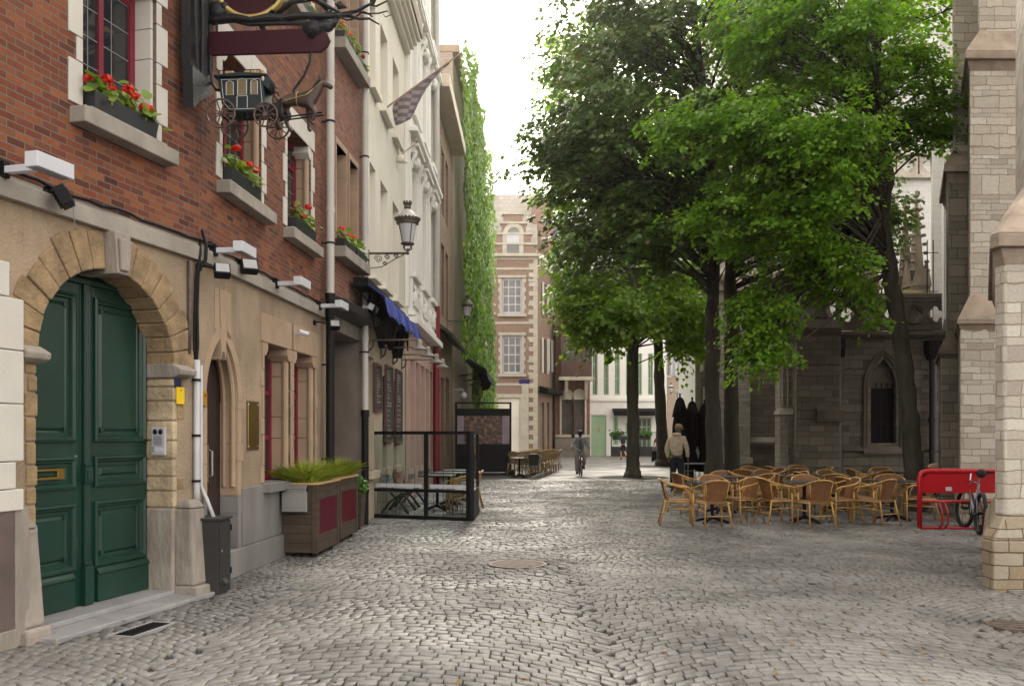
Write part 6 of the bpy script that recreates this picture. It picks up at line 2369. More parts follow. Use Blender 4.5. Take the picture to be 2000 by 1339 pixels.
# oriel house
ofr = Fr(P(1081, 850, 66).x, 66, 0)
oo = [fop(ofr, 1097, 1117, 768, 848), fop(ofr, 1121, 1142, 768, 848), fop(ofr, 1140, 1150, 795, 820)]
ori, fO, LO = frontal('oriel_house', 'dark red brick house with a carved brown wooden oriel window', 1081, 1152, 66, 15.5, BRICK2, [fop(ofr, 1097, 1117, 775, 848), fop(ofr, 1121, 1142, 775, 848), fop(ofr, 1096, 1112, 560, 620), fop(ofr, 1122, 1140, 560, 620)], core=9)
for a, b, c, d in oo[:2]:
    winframe(ori, MB, a, b, c, d - 0.2, 0.2, OAK, (0.5,), (0.6,), 0.12, 0.08, pm=PANEG)
    m = MB()
    hw = (b - a) / 2
    cxx = (a + b) / 2
    for t0 in np.linspace(0, math.pi, 9)[:-1]:
        t1 = t0 + math.pi / 8
        m.prism([(cxx + hw * math.cos(t0), d - .3 + hw * 1.2 * math.sin(t0)), (cxx + (hw + .14) * math.cos(t0), d - .3 + (hw + .14) * 1.2 * math.sin(t0)), (cxx + (hw + .14) * math.cos(t1), d - .3 + (hw + .14) * 1.2 * math.sin(t1)), (cxx + hw * math.cos(t1), d - .3 + hw * 1.2 * math.sin(t1))], 'y', -0.08, 0.2)
    m.prism([(cxx + hw * math.cos(t), d - .3 + hw * 1.2 * math.sin(t)) for t in np.linspace(0, math.pi, 12)], 'y', -0.01, 0.04)
    m.box(a - 0.14, a, -0.08, 0.2, c, d - .3)
    m.box(b, b + 0.14, -0.08, 0.2, c, d - .3)
    m.box(a - 0.2, b + 0.2, -0.12, 0.2, c - 0.2, c)
    m.box(a, b, -0.06, 0.1, d - 0.45, d - 0.25)
    ob('arched_surround', m, PALEST, ori)
for a, b, c, d in [fop(ofr, 1096, 1112, 560, 620), fop(ofr, 1122, 1140, 560, 620)]:
    winframe(ori, MB, a, b, c, d, 0.2, LIGHTM, (0.5,), (0.6,), 0.12, 0.08, pm=PANEG)
m = MB()
a, z1_ = fO.pix(1094, 640)
b, z0_ = fO.pix(1154, 737)
zq = fO.z(1120, 712)
m.box(a, b, -0.95, 0, z0_, zq)
m.box(a - 0.1, b + 0.1, -1.05, 0, z1_, z1_ + 0.3)
for k in range(14):
    m.box(a + 0.08 + k * (b - a - .16) / 14, a + 0.16 + k * (b - a - .16) / 14, -0.99, -0.95, z0_ + 0.15, zq - 0.1)
for k in range(5):
    x = a + (b - a - 0.16) * k / 4
    m.box(x, x + 0.16, -0.95, -0.7, zq, z1_)
m.box(a, b, -0.93, -0.72, zq + (z1_ - zq) * 0.62, zq + (z1_ - zq) * 0.70)
m.box(a, b, -0.97, -0.7, zq, zq + 0.12)
orw = ob('oriel', m, OAK, ori)
m = MB()
m.box(a + 0.05, b - 0.05, -0.85, -0.82, zq, z1_)
m.box(a + 0.05, a + 0.08, -0.8, 0, zq, z1_)
ob('oriel_pane', m, PANEG, orw)
m = MB()
m.box(a - 0.15, b + 0.1, -1.1, 0, z0_ - 0.25, z0_)
for x in (a + 0.3, b - 0.5):
    m.prism([(0, z0_ - 1.6), (-0.2, z0_ - 1.6), (-0.9, z0_ - 0.4), (-0.9, z0_ - 0.25), (0, z0_ - 0.25)], 'x', x, x + 0.25)
ob('stone_corbels', m, PALEST, ori)
m = MB()
m.box(0, LO, -0.1, 0, fO.z(1110, 853), fO.z(1110, 848))
ob('stone_band', m, PALEST, ori)
m = MB()
m.box(0, LO, -0.12, 0, 0, fO.z(1110, 855))
ob('plinth', m, M('brown_base_stone', (0.22, 0.185, 0.155), 0.85), ori)
m = MB()
m.box(0.1, 1.3, -0.9, 0, 13.4, 15.2)
m.box(0.0, 1.4, -1.0, 0, 15.2, 15.45)
m.prism([(0, 12.2), (-0.15, 12.2), (-0.85, 13.4), (0, 13.4)], 'x', 0.3, 1.1)
ob('corner_turret', m, OAK, ori)
m = MB()
m.prism([(-0.2, 15.5), (9, 15.5), (4.4, 19)], 'x', 0, LO)
ob('roof', m, CHAR, ori)
m = MB()
m.cyl((0.05, -0.2, 0), (0.05, -0.2, 15), 0.09)
ob('downpipe', m, CHAR, ori)
# white house with mint shutters
wf = Fr(P(1152, 850, 68).x, 68, 0)
wo = [fop(wf, 1157 + k * 21.7, 1167 + k * 21.7, 690, 771) for k in range(6)]
wg = [fop(wf, 1198, 1207, 812, 868), fop(wf, 1222, 1230, 825, 868), fop(wf, 1245, 1272, 815, 888)]
gd = fop(wf, 1155, 1184, 810, 890)
wh, fW, LWh = frontal('white_house', 'white house with mint green doors and tall mint windows across the square', 1152, 1302, 68, 12.5, WHITE, wo + wg + [gd], core=9)
for a, b, c, d in wo:
    winframe(wh, MB, a, b, c, d, 0.15, MINT, (0.5,), (0.4, 0.75), 0.08, 0.05, pm=PANEG)
for a, b, c, d in wg:
    winframe(wh, MB, a, b, c, d, 0.15, MINT, (0.35, 0.7), (0.75,), 0.1, 0.07, pm=PANEG)
m = MB()
m.box(gd[0], gd[1], 0.12, 0.18, 0, gd[3])
nx = 3
for k in range(nx):
    for q in range(3):
        m.box(gd[0] + 0.06 + k * (gd[1] - gd[0]) / nx, gd[0] + (k + 1) * (gd[1] - gd[0]) / nx - 0.04, 0.09, 0.12, 0.1 + q * 1.02, 1.05 + q * 1.02)
gdo = ob('garage_door', m, MINT, wh)
m = MB()
m.box(gd[0] + 0.55, gd[0] + 0.63, 0.085, 0.09, 1.75, 2.2)
ob('notice', m, M('orange_notice', (0.6, 0.16, 0.03), 0.6), gdo)
m = MB()
m.box(0, LWh, -0.12, 0, fW.z(1200, 783), fW.z(1200, 777))
m.box(0, LWh, -0.5, 0, 12.4, 12.7)
ob('cornice', m, WHITE, wh)
m = MB()
m.prism([(0, fW.z(1240, 797)), (-1.1, fW.z(1240, 803)), (-1.1, fW.z(1240, 812)), (-1.06, fW.z(1240, 812)), (0, fW.z(1240, 800))], 'x', fW.x(1196), fW.x(1292))
ob('awning', m, CANVASB, wh)
m = MB()
m.prism([(-0.3, 12.7), (9, 12.7), (4.4, 16.5)], 'x', 0, LWh)
ob('roof', m, CHAR, wh)
ts = thing('terrace_screen', 'low dark terrace screen with glass before the mint windows', 'screen', (P(1193, 850, 64.5).x, 64.5, 0))
Lt = P(1283, 850, 64.5).x - P(1193, 850, 64.5).x
m = MB()
m.box(0, Lt, -0.04, 0.04, 0.05, 0.75)
ob('panel', m, CHAR, ts)
m = MB()
for x in (0, Lt * 0.5, Lt - 0.06):
    m.box(x, x + 0.06, -0.04, 0.04, 0.75, 1.75)
m.box(0, Lt, -0.03, 0.03, 1.75, 1.8)
ob('frame', m, BLACK, ts)
m = MB()
m.box(0.06, Lt - 0.06, -0.005, 0.005, 0.75, 1.75)
ob('pane', m, GLASS, ts)
r = np.random.default_rng(77)
for k, x in enumerate((0.5, 2.4)):
    t = thing('hanging_planter', ['leafy trough hung on the terrace screen nearer the mint garage', 'leafy trough hung on the terrace screen nearer the dark tree'][k], 'planter', (ts.location.x + x, 64.35, 1.45))
    m = MB()
    m.frustum([(-0.35, -0.1), (0.35, -0.1), (0.35, 0.1), (-0.35, 0.1)], -0.2, [(-0.42, -0.14), (0.42, -0.14), (0.42, 0.1), (-0.42, 0.1)], 0.05)
    ob('trough', m, CHAR, t)
    n = 160
    c = r.normal(0, 1, (n, 3)) * np.array([0.25, 0.1, 0.12]) + np.array([0, 0, 0.2])
    bigmesh('foliage', leafverts(c, unit(r.normal(0, 1, (n, 3))), unit(r.normal(0, .5, (n, 3)) + np.array([0, -.5, 1])), r.uniform(.1, .18, n), 'round'), 8, BUSH, t)
# pale brick house with white shutters
pfm = Fr(P(1300, 850, 74).x, 74, R(-4))
po = [fop(pfm, 1300 + k * 23, 1309 + k * 23, 684, 734) for k in range(4)] + [fop(pfm, 1296 + k * 23, 1306 + k * 23, 600, 650) for k in range(4)] + [fop(pfm, 1320, 1330, 765, 790), fop(pfm, 1341, 1352, 765, 790)]
ph_, fP, LP = frontal('pale_brick_house', 'pale brown brick house with white shutters behind the folded parasols', 1290, 1420, 74, 15.0, BRICKP, [tuple(v + (fop(pfm, 1290, 1291, 600, 610)[0] * -1 if i < 2 else 0) for i, v in enumerate(o)) for o in po], core=8, ang=R(-4))
sh = -fop(pfm, 1290, 1291, 600, 610)[0]
for i, (a, b, c, d) in enumerate(po):
    a, b = a + sh, b + sh
    winframe(ph_, MB, a, b, c, d, 0.15, LIGHTM, (0.5,), (0.5,), 0.07, 0.05, pm=PANEG)
    m = MB()
    m.box(a - 0.06, b + 0.06, -0.05, 0.05, d + 0.01, d + 0.22)
    m.box(a - 0.08, b + 0.08, -0.12, 0.1, c - 0.14, c)
    ob('window_surround', m, PALEST, ph_)
    if i < 8:
        for sx in (a - 0.42, b + 0.02):
            m = MB()
            m.box(sx, sx + 0.4, -0.07, -0.02, c, d)
            ob('shutter', m, LIGHTM, ph_)
m = MB()
m.prism([(-0.3, 15), (8, 15), (4, 18)], 'x', 0, LP)
ob('roof', m, CHAR, ph_)
lantern((P(938, 850, 59).x, 61.95, 1.55 + 130 / F * 62), R(20), 'dark lantern on the banded brick corner house', 2.3, 1.35, False, True)
lantern((P(1300, 850, 70).x, 70.0, 1.55 + 80 / F * 70), R(45), 'small pale lantern in front of the pale brick house', 0.5, 1.0, False, False)
# ------------------------------------------------------------------ cathedral
cath = thing('cathedral', 'pale grey stone gothic cathedral with stepped buttresses and a dark side chapel', 'cathedral', (8, 20, 0))
CX = Matrix.Translation((-8, -20, 0))
def nc():
    m = MB()
    m.xf = CX
    return m
def cpart(name, m, mat, bev=0.0, label=None):
    o = ob(name, m, mat, cath, bev=bev)
    if label:
        o['label'] = label
    return o
def rect(x0, x1, y0, y1):
    return [(x0, y0), (x1, y0), (x1, y1), (x0, y1)]
def grow(p, k, left=True):
    """push the street-side corners of a plan out by k"""
    ys = [q[1] for q in p]
    ym = max(ys)
    cxx = sum(q[0] for q in p) / len(p)
    return [(x - (k if x < cxx else 0), y - (k if y < ym - 1e-6 else 0)) for x, y in p]
def stage(name, poly, z0, z1, mat, cap=None, capm=None, nxt=None, rise=0.5, hcap=0.16, ov=0.1):
    m = nc()
    m.prism(poly, 'z', z0, z1)
    o = cpart(name, m, mat, bev=0.03)
    if cap:
        m = MB(); m.xf = CX
        m.frustum(poly, z1 - hcap, grow(poly, ov * 0.55), z1 - hcap * 0.45)
        m.prism(grow(poly, ov), 'z', z1 - hcap * 0.45, z1)
        if nxt:
            m.frustum(grow(poly, ov), z1 + 0.002, grow(poly, -0.06) if False else nxt, z1 + rise)
        ob('weathered_cap', m, capm or CAPST, o, bev=0.012)
    return o
def radial(x0, x1, y0, y1, k=0.05):
    return [(x0, y0), (x1, y0), (x1 + 1.5, y1), (x0 * y1 / y0 - k, y1)]
# near pier
A1 = [(4.945, 9.0), (4.945, 9.17), (6.76, 12.5), (9.6, 12.5), (9.6, 9.0)]
A0 = [(4.80, 8.93), (4.80, 9.15), (6.6, 12.5), (9.6, 12.5), (9.6, 8.93)]
A2 = [(6.03, 10.2), (6.0, 10.3), (7.0, 12.46), (9.6, 12.5), (9.6, 10.2)]
LPL = brickmat('pier_base_stone', [(0.27, 0.2, 0.125), (0.38, 0.33, 0.26), (0.3, 0.22, 0.14)], (0.09, 0.07, 0.05), 0.3, 0.125, 0.006, bump=0.9, warp=0.03, ws=5, dirt=(0.09, 0.065, 0.045), dk=0.65, rowvar=0.2)
m = nc()
m.prism(A0, 'z', -0.03, 0.5)
m.frustum(A0, 0.502, A1, 0.74)
cpart('pier_base', m, [LPL], bev=0.02)
stage('near_pier', A1, 0.74, 3.56, CSTONE, True, CAPST, A2, 1.02, 0.3, 0.12)
m = nc()
m.prism(A2, 'z', 4.0, 15)
cpart('near_pier', m, CSTONE, 0.03)
# second buttress
B1 = radial(8.0, 11, 16.0, 18.4)
B2 = radial(8.3, 11, 16.25, 18.4)
B3 = radial(8.55, 11, 16.4, 18.4)
m = nc()
m.prism(grow(B1, 0.12), 'z', -0.03, 0.42)
m.frustum(grow(B1, 0.12), 0.422, B1, 0.58)
cpart('buttress_base', m, CSTONE_M, 0.02)
stage('buttress', B1, 0.58, 3.6, CSTONE, True, CAPST, B2, 0.5)
stage('buttress', B2, 3.9, 8.45, CSTONE, True, CAPST, B3, 0.5, 0.3, 0.16)
m = nc(); m.prism(B3, 'z', 8.8, 15); cpart('buttress', m, CSTONE, 0.03)
# third
C1 = radial(8.42, 12, 17.6, 20)
C2 = radial(8.62, 12, 17.7, 20)
C3 = radial(8.76, 12, 17.8, 20)
stage('rear_buttress', C1, 0, 3.2, CSTONE_SHADE, True, TRIMD, C2, 0.4, 0.14, 0.09)
stage('rear_buttress', C2, 3.4, 6.85, CSTONE_SHADE, True, CAPST, C3, 0.35, 0.3, 0.16)
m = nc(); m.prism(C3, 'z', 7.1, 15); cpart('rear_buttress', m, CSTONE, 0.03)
D1 = radial(10.6, 13, 22.0, 24.6)
D2_ = radial(10.95, 13, 22.2, 24.6)
stage('pale_buttress', D1, 4.4, 8.4, CSTONE_LIT, False)
m = nc(); m.frustum(D1, 8.4, D2_, 9.2); m.prism(D2_, 'z', 9.2, 16); cpart('pale_buttress', m, CSTONE_LIT, 0.03)
E1 = radial(12.2, 14, 26, 30)
E2 = radial(12.5, 14, 26.2, 30)
stage('pale_buttress', E1, 4.4, 10.3, CSTONE_LIT, True, CAPST, E2, 0.5, 0.3, 0.16)
m = nc(); m.prism(E2, 'z', 10.7, 18); cpart('pale_buttress', m, CSTONE_LIT, 0.03)
# bright nave wall with tracery
nf = Fr(9.3, 34.0, 0)
m = nc(); m.box(9.3, 24, 34, 50, 0, 22); nave = cpart('nave_wall', m, CSTONE_LIT)
for y0_, y1_ in ((300, 306), (342, 350), (88, 96), (126, 134), (570, 580)):
    m = nc(); m.box(9.3, 24, 33.8, 34.0, EYE + (HZ - y1_) / F * 34, EYE + (HZ - y0_) / F * 34); ob('string_course', m, TRIML, nave, bev=0.02)
def quatre(t, c, a):
    ph = (t + math.pi / 4) % (math.pi / 2) - math.pi / 4
    return c * math.cos(ph) + math.sqrt(max(0, a * a - (c * math.sin(ph)) ** 2))
def quatreplate(m, cx, cz, hw, hh, y0, y1, c, a, n=48):
    inn, out = [], []
    for i in range(n):
        t = 2 * math.pi * i / n
        r_ = quatre(t, c, a)
        k = min(hw / max(abs(math.cos(t)), 1e-6), hh / max(abs(math.sin(t)), 1e-6))
        inn.append((cx + r_ * math.cos(t), cz + r_ * math.sin(t)))
        out.append((cx + k * math.cos(t), cz + k * math.sin(t)))
    for i in range(n):
        j = (i + 1) % n
        for y in (y0, y1):
            m.quad((inn[i][0], y, inn[i][1]), (inn[j][0], y, inn[j][1]), (out[j][0], y, out[j][1]), (out[i][0], y, out[i][1]))
        m.quad((inn[i][0], y0, inn[i][1]), (inn[j][0], y0, inn[j][1]), (inn[j][0], y1, inn[j][1]), (inn[i][0], y1, inn[i][1]))
for k in range(6):
    m = nc()
    quatreplate(m, 12.4 + k * 0.85, EYE + 527 / F * 34, 0.4, 0.36, 33.86, 34.0, 0.14, 0.15)
    ob('tracery_panel', m, TRIML, nave)
# dark side chapel
wl, wr = P(1701, 850, 25).x, P(1751, 850, 25).x
wb, wt = EYE - 15 / F * 25, EYE + 150 / F * 25
zwin = EYE + 110 / F * 25
m = nc()
wall(m, 8.9, 12.6, 0, 4.36, [(wl, wr, wb, wt)], 0.35, 25.0)
pts = pointed((wl + wr) / 2, (wr - wl) / 2, zwin - 0.25, wt)
for p, q in zip(pts, pts[1:]):
    m.quad((p[0], 25, p[1]), (q[0], 25, q[1]), (q[0], 25, wt), (p[0], 25, wt))
m.box(8.95, 12.6, 25.4, 30, 0, 4.3)
chap = cpart('side_chapel', m, CSTONE_SHADE, label='shade toned low chapel with quatrefoil parapet')
m = nc()
m.box(wl - 0.02, wr + 0.02, 25.22, 25.26, wb, zwin - 0.1)
cw = ob('chapel_window', m, DARKIN, chap)
m = nc()
for k in range(5):
    x = wl + 0.05 + k * (wr - wl - 0.1) / 4
    m.box(x - 0.012, x + 0.012, 25.14, 25.17, wb, zwin - 0.1)
for k in range(5):
    m.box(wl, wr, 25.15, 25.18, wb + 0.1 + k * 0.3, wb + 0.125 + k * 0.3)
ob('iron_bars', m, BLACK, cw)
m = nc()
m.prism([(x, z) for x, z in pts if z > zwin - 0.26], 'y', 25.2, 25.3)
m.box(wl, wr, 25.18, 25.3, zwin - 0.12, zwin - 0.02)
ob('window_head', m, TRIMD, cw)
m = nc()
for off, y_, r_ in ((0.03, 25.04, 0.045), (0.12, 24.99, 0.05), (0.2, 24.97, 0.045)):
    pp = pointed((wl + wr) / 2, (wr - wl) / 2 + off, zwin - 0.25, wt + off * 1.1)
    m.tube([(pp[0][0], y_, wb - 0.15)] + [(x, y_, z) for x, z in pp] + [(pp[-1][0], y_, wb - 0.15)], r_, 6)
m.prism([(24.85, wb - 0.3), (24.85, wb - 0.22), (25.1, wb - 0.02), (25.1, wb - 0.3)], 'x', wl - 0.25, wr + 0.25)
ob('window_moulding', m, TRIMD, chap)
m = nc()
m.prism([(25.0, 4.22), (24.82, 4.34), (24.82, 4.42), (25.0, 4.46)], 'x', 8.7, 12.6)
ob('cornice', m, TRIMD, chap, bev=0.01)
m = nc()
m.prism([(25.0, 1.08), (24.9, 1.12), (24.9, 1.16), (25.0, 1.24)], 'x', 8.9, 12.6)
ob('string_course', m, TRIMD, chap, bev=0.01)
m = nc()
pw_ = 0.616
px0 = P(1634, 850, 24.9).x
for k in range(5):
    cxk = px0 + pw_ * (k + 0.5)
    quatreplate(m, cxk, 4.93, pw_ / 2, 0.34, 24.88, 25.0, 0.115, 0.11)
    m.tube([(cxk + 0.27 * math.cos(a), 24.87, 4.93 + 0.27 * math.sin(a)) for a in np.linspace(0, 2 * math.pi, 28, endpoint=False)], 0.028, 6, closed=True)
m.box(px0 - 0.3, px0 + pw_ * 5 + 0.2, 24.84, 25.02, 5.27, 5.36)
m.box(px0 - 0.3, px0 + pw_ * 5 + 0.2, 24.8, 25.06, 5.362, 5.48)
m.box(px0 - 0.3, px0 + pw_ * 5 + 0.2, 24.84, 25.02, 4.47, 4.59)
ob('quatrefoil_parapet', m, TRIMD, chap, bev=0.006)
m = nc()
m.box(8.9, 12.6, 25.0, 33.9, 4.3, 4.4)
ob('chapel_roof', m, CHAR, chap)
# dark buttress at the chapel corner with octagonal pier
Bq = [(7.47, 23.5), (8.62, 23.5), (9.5, 26.5), (8.3, 26.5)]
stage('dark_buttress', Bq, 0, 4.36, CSTONE_SHADE, True, TRIMD, grow(Bq, -0.12), 0.25, 0.2, 0.08)
m = nc()
m.box(7.95, 8.62, 23.35, 23.5, 1.9, 2.2)
m.prism([(23.5, 2.2), (23.36, 2.2), (23.5, 2.35)], 'x', 7.95, 8.62)
cpart('weathered_ledge', m, TRIMD, 0.02)
m = nc()
o8 = [(8.25 + 0.36 * math.cos(k * math.pi / 4 + 0.39), 24.3 + 0.36 * math.sin(k * math.pi / 4 + 0.39)) for k in range(8)]
o8b = [(8.25 + 0.46 * math.cos(k * math.pi / 4 + 0.39), 24.3 + 0.46 * math.sin(k * math.pi / 4 + 0.39)) for k in range(8)]
m.prism(o8b, 'z', 4.4, 4.7)
m.frustum(o8b, 4.7, o8, 4.95)
m.prism(o8, 'z', 4.95, 7.6)
cpart('octagonal_pier', m, TRIMD, 0.02)
# lit pilaster and rear walls towards the left
m = nc()
m.prism(rect(7.78, 8.25, 26.0, 26.5), 'z', 2.35, 4.7)
m.prism(rect(7.74, 8.0, 25.9, 26.4), 'z', 0, 2.15)
m.frustum(rect(7.68, 8.1, 25.8, 26.4), 2.15, rect(7.78, 8.2, 26.0, 26.4), 2.36)
cpart('pale_pilaster', m, CSTONE, 0.02)
m = nc()
for k in range(3):
    m.tube([(7.84 + k * 0.16, 25.97, 2.4), (7.84 + k * 0.16, 25.97, 4.1), (7.92 + k * 0.12, 25.97, 4.5)], 0.025, 6)
m.box(7.6, 8.6, 25.7, 27, 4.7, 4.85)
cpart('niche_tracery', m, TRIML)
m = nc(); m.prism([(7.85, 30), (9.6, 30), (9.9, 33.8), (8.8, 33.8)], 'z', 0, 9.0); cpart('rear_wall', m, CSTONE_M)
m = nc(); m.prism([(6.75, 29.5), (7.84, 29.5), (9.0, 33.8), (7.68, 33.8)], 'z', 0, 9.2); cpart('rear_wall', m, CSTONE)
m = nc()
m.prism([(30, 1.2), (29.8, 1.3), (29.8, 1.36), (30, 1.5)], 'x', 7.9, 9.0)
m.box(6.7, 7.9, 29.38, 29.6, 0.62, 0.82)
m.box(6.7, 9.0, 29.35, 30.2, 6.3, 6.5)
m.prism([(29.5, 6.5), (29.35, 6.5), (29.5, 6.75)], 'x', 6.7, 9)
cpart('rear_string_course', m, TRIML, 0.015)
m = nc()
for k in range(3):
    m.prism(pointed(7.3 + k * 0.95, 0.3, 7.6, 8.3), 'y', 29.4, 29.45)
    m.tube([(x, 29.4, z) for x, z in pointed(7.3 + k * 0.95, 0.34, 7.2, 8.4)], 0.05, 6)
    m.lathe([(0.2, 6.6), (0.24, 6.8), (0.14, 7.0), (0.14, 7.3)], 8, (6.95 + k * 0.9, 29.3, 0))
cpart('blind_tracery', m, TRIML)
m = nc()
m.prism([(7.9, 36), (8.9, 36), (10.2, 42), (9.15, 42)], 'z', 0, 10)
m.prism(rect(7.75, 8.5, 35.7, 37), 'z', 3.9, 4.5)
m.lathe([(0.25, 3.5), (0.4, 3.8), (0.42, 4.1), (0.28, 4.4)], 10, (7.9, 35.9, 0))
cpart('far_pier', m, CSTONE_M, 0.03)
m = nc()
for k in range(3):
    m.cyl((9.15 + k * 0.28, 43.8, 0), (9.15 + k * 0.28, 43.8, 12), 0.16, n=10)
m.prism([(9.0, 44), (10.5, 44), (13.5, 55), (11.2, 55)], 'z', 0, 12)
m.prism(rect(8.95, 9.9, 43.6, 44), 'z', 0, 1.3)
cpart('far_pier', m, CSTONE_M)
# pinnacles above the parapet
def pinnacle(x, y, z0, z1, s):
    m = nc()
    zs = z0 + (z1 - z0) * 0.36
    m.prism(rect(x - s, x + s, y - s, y + s), 'z', z0, zs)
    m.prism(rect(x - s * 1.25, x + s * 1.25, y - s * 1.25, y + s * 1.25), 'z', z0, z0 + 0.2)
    for dx, dy in ((0, -1), (-1, 0), (1, 0)):
        if dy:
            m.prism([(x - s, zs - 0.1), (x + s, zs - 0.1), (x, zs + s * 2.4)], 'y', y - s * 1.15, y - s * 0.9)
        else:
            m.prism([(y - s, zs - 0.1), (y + s, zs - 0.1), (y, zs + s * 2.4)], 'x', x + dx * s * 0.9, x + dx * s * 1.15)
    m.frustum(rect(x - s * .62, x + s * .62, y - s * .62, y + s * .62), zs, rect(x - 0.02, x + 0.02, y - 0.02, y + 0.02), z1)
    n = 9
    for i in range(n):
        f = (i + 0.6) / n
        z = zs + 0.2 + (z1 - zs - 0.25) * f
        r_ = s * 0.62 * (1 - f) + 0.02
        for sx in (-1, 1):
            for sy in (-1, 1):
                m.ell((x + sx * (r_ + 0.04), y + sy * (r_ + 0.04), z), (0.085, 0.085, 0.055), 6, 4)
    m.ell((x, y, z1), (0.09, 0.09, 0.06), 8, 5)
    m.ell((x, y, z1 + 0.1), (0.05, 0.05, 0.06), 8, 5)
    cpart('pinnacle', m, M('pinnacle_stone', (0.3, 0.25, 0.195), 0.9, var=0.3, dirt=(0.12, 0.1, 0.08)) if not PINM else PINM[0])
PINM = [M('pinnacle_stone', (0.3, 0.25, 0.195), 0.9, var=0.3, dirt=(0.12, 0.1, 0.08))]
pinnacle(P(1768, 850, 26.5).x, 26.5, 4.5, 8.3, 0.27)
pinnacle(P(1790, 850, 26).x, 26.0, 4.5, 8.5, 0.28)
pinnacle(P(1690, 850, 27).x, 27.0, 4.5, 8.6, 0.3)
pinnacle(P(1560, 850, 27.5).x, 27.5, 4.8, 9.0, 0.3)
m = nc()
m.prism([(25.3, 5.3), (26.8, 5.3), (26.8, 5.7), (25.6, 5.7)], 'x', P(1745, 850, 26).x, P(1806, 850, 26).x)
cpart('mossy_ledge', m, M('mossy_stone', (0.23, 0.2, 0.09), 0.95, var=0.35), 0.02)
rl = thing('iron_railing', 'pair of thin upright iron bars above the chapel parapet', 'railing', (P(1811, 850, 25.4).x, 25.4, 5.48))
m = MB()
for x in (0, 0.17):
    m.cyl((x, 0, 0), (x, 0, 1.6), 0.016, n=6)
m.cyl((-0.15, 0, 1.25), (0.32, 0, 1.25), 0.012, n=6)
m.cyl((-0.1, 0, 0.15), (0.32, 0, 0.15), 0.012, n=6)
ob('bars', m, BLACK, rl)
def cpipe(label, px, d, ztop, hop):
    t = thing('rain_pipe', label, 'downpipe', (P(px, 850, d).x, d, 0), 0, 'dark pipes on the chapel')
    m = MB()
    m.cyl((0, 0, 0), (0, 0, ztop), 0.10, n=12)
    m.cyl((0, 0, 1.9), (0, 0, 2.05), 0.125, n=12)
    ob('pipe', m, M('verdigris_black', (0.018, 0.024, 0.024), 0.5, var=0.4), t, smooth='auto')
    m = MB()
    m.frustum(rect(-0.12, 0.12, -0.12, 0.12), ztop - 0.1, rect(-hop, hop, -0.17, 0.17), ztop + 0.12)
    m.box(-hop, hop, -0.17, 0.17, ztop + 0.122, ztop + 0.42)
    ob('hopper', m, BLACK, t, bev=0.01)
cpipe('dark rain pipe in the angle beside the dark buttress', 1638, 24.75, 3.8, 0.13)
cpipe('dark green rain pipe with square hopper under the quatrefoil parapet', 1822, 24.8, 3.75, 0.19)
# ------------------------------------------------------------------ trees
LIND = leafmat('linden_leaf', (0.075, 0.165, 0.011), (0.16, 0.29, 0.02), 0.52, 0.36, c2=(0.19, 0.27, 0.03))
MAPL = leafmat('dark_maple_leaf', (0.045, 0.1, 0.018), (0.095, 0.155, 0.03), 0.35, 0.38, c2=(0.1, 0.08, 0.026))
BACK = leafmat('bright_plane_leaf', (0.105, 0.2, 0.012), (0.2, 0.31, 0.022), 0.55, 0.4, c2=(0.2, 0.27, 0.04))

